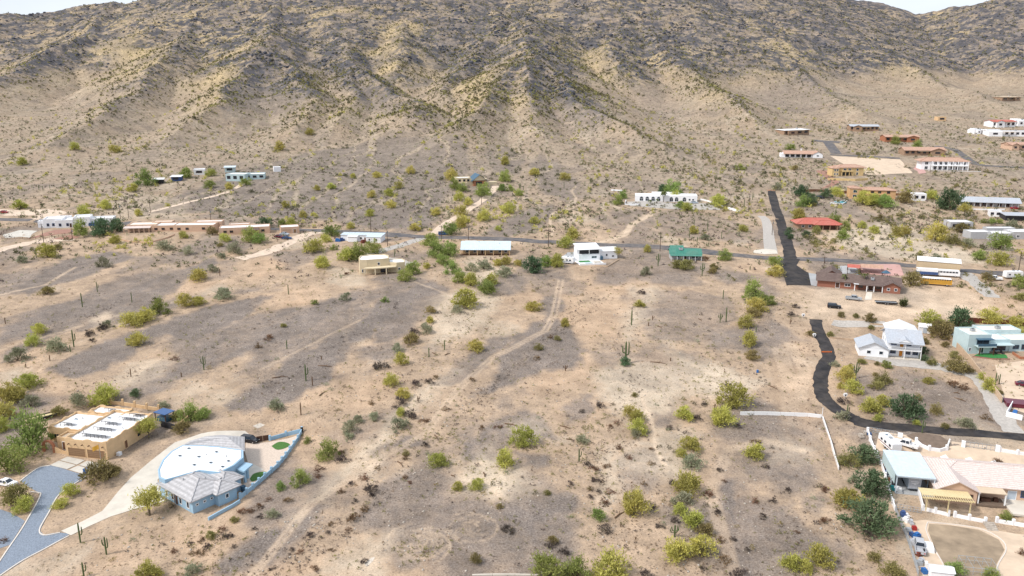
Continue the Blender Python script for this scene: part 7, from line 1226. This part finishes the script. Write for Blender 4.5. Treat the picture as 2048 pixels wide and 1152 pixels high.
pp = np.concatenate(pp); pp = pp[clear_of(pp[:,0], pp[:,1])]; pp = np.column_stack([pp, G(pp[:,0], pp[:,1])]); k = q.rand(len(pp)) < .5
scatter('wash_bushes', (60, .62, .17, .34), pp[k], q.uniform(1.8, 4.2, k.sum()), 44, LM_['O']); scatter('wash_bushes', (60, .62, .17, .34), pp[~k], q.uniform(1.6, 3.8, (~k).sum()), 45, LM_['N'])
# bushes in the town on the right
P_, q = cloud(9000, 330, 850, lambda x, y: sstep(70, 150, x) * sstep(-.15, .3, fbm(x/25, y/40, 3, 88)), 25, 37); k = q.rand(len(P_)) < .5
scatter('desert_bushes', (70, .62, .16, .34), P_[k], q.uniform(1.6, 4.4, k.sum()), 37, LM_['O']); scatter('desert_bushes', (70, .62, .16, .34), P_[~k], q.uniform(1.6, 3.6, (~k).sum()), 38, LM_['N'])
# mountain scrub and dark boulders
P_, q = cloud(75000, 560, 1900, lambda x, y: sstep(5, 30, mt_(x, y)) * (.45 + .7*sstep(-.2, .3, fbm(x/50, y/50, 3, 92))), 41); k = q.rand(len(P_)) < .6
scatter('mountain_scrub', (9, .6, .45, .45), P_[k], q.uniform(1.2, 3.8, k.sum()), 42, LM_['N']); scatter('mountain_scrub', (9, .6, .45, .45), P_[~k], q.uniform(1.2, 3.4, (~k).sum()), 43, LM_['O'])
P_, q = cloud(52000, 620, 1900, lambda x, y: sstep(.25, .9, rk_(x, y)) * sstep(.05, .32, fbm(x/32, y/32, 4, 95)), 51)
ico = bmesh.new(); bmesh.ops.create_icosphere(ico, subdivisions=1, radius=.5); V0 = np.array([v.co[:] for v in ico.verts]); F0 = np.array([[v.index for v in f.verts] for f in ico.faces]); ico.free()
n = len(P_); sz = q.uniform(1.2, 4.5, n) ** 1.1; sc = np.stack([sz*q.uniform(.7,1.5,n), sz*q.uniform(.7,1.5,n), sz*q.uniform(.5,1.1,n)], 1); jit = 1 + q.uniform(-.3, .3, (n, len(V0), 1)); W_ = V0[None]*jit*sc[:,None,:] + P_[:,None,:]
FF = (F0[None] + (np.arange(n)*len(V0))[:,None,None]).reshape(-1, 3); o = bpy.data.objects.new('mountain_boulders', npmesh('mountain_boulders', W_.reshape(-1,3), FF, M('rock'))); COL.objects.link(o); o['kind'] = 'stuff'
# loose pale and dark stones near the camera
P_, q = cloud(14000, 130, 300, lambda x, y: .2 + .5*sstep(.0, .4, fbm(x/14, y/18, 3, 57)), 61); n = len(P_); sz = .12 + .5*q.rand(n)**3
W_ = V0[None]*(1 + q.uniform(-.3, .3, (n, len(V0), 1)))*(np.stack([sz, sz*1.2, sz*.7], 1))[:,None,:] + P_[:,None,:]
FF = (F0[None] + (np.arange(n)*len(V0))[:,None,None]).reshape(-1, 3); o = bpy.data.objects.new('loose_stones', npmesh('loose_stones', W_.reshape(-1,3), FF, M('stone'))); COL.objects.link(o); o['kind'] = 'stuff'
settle_labels()
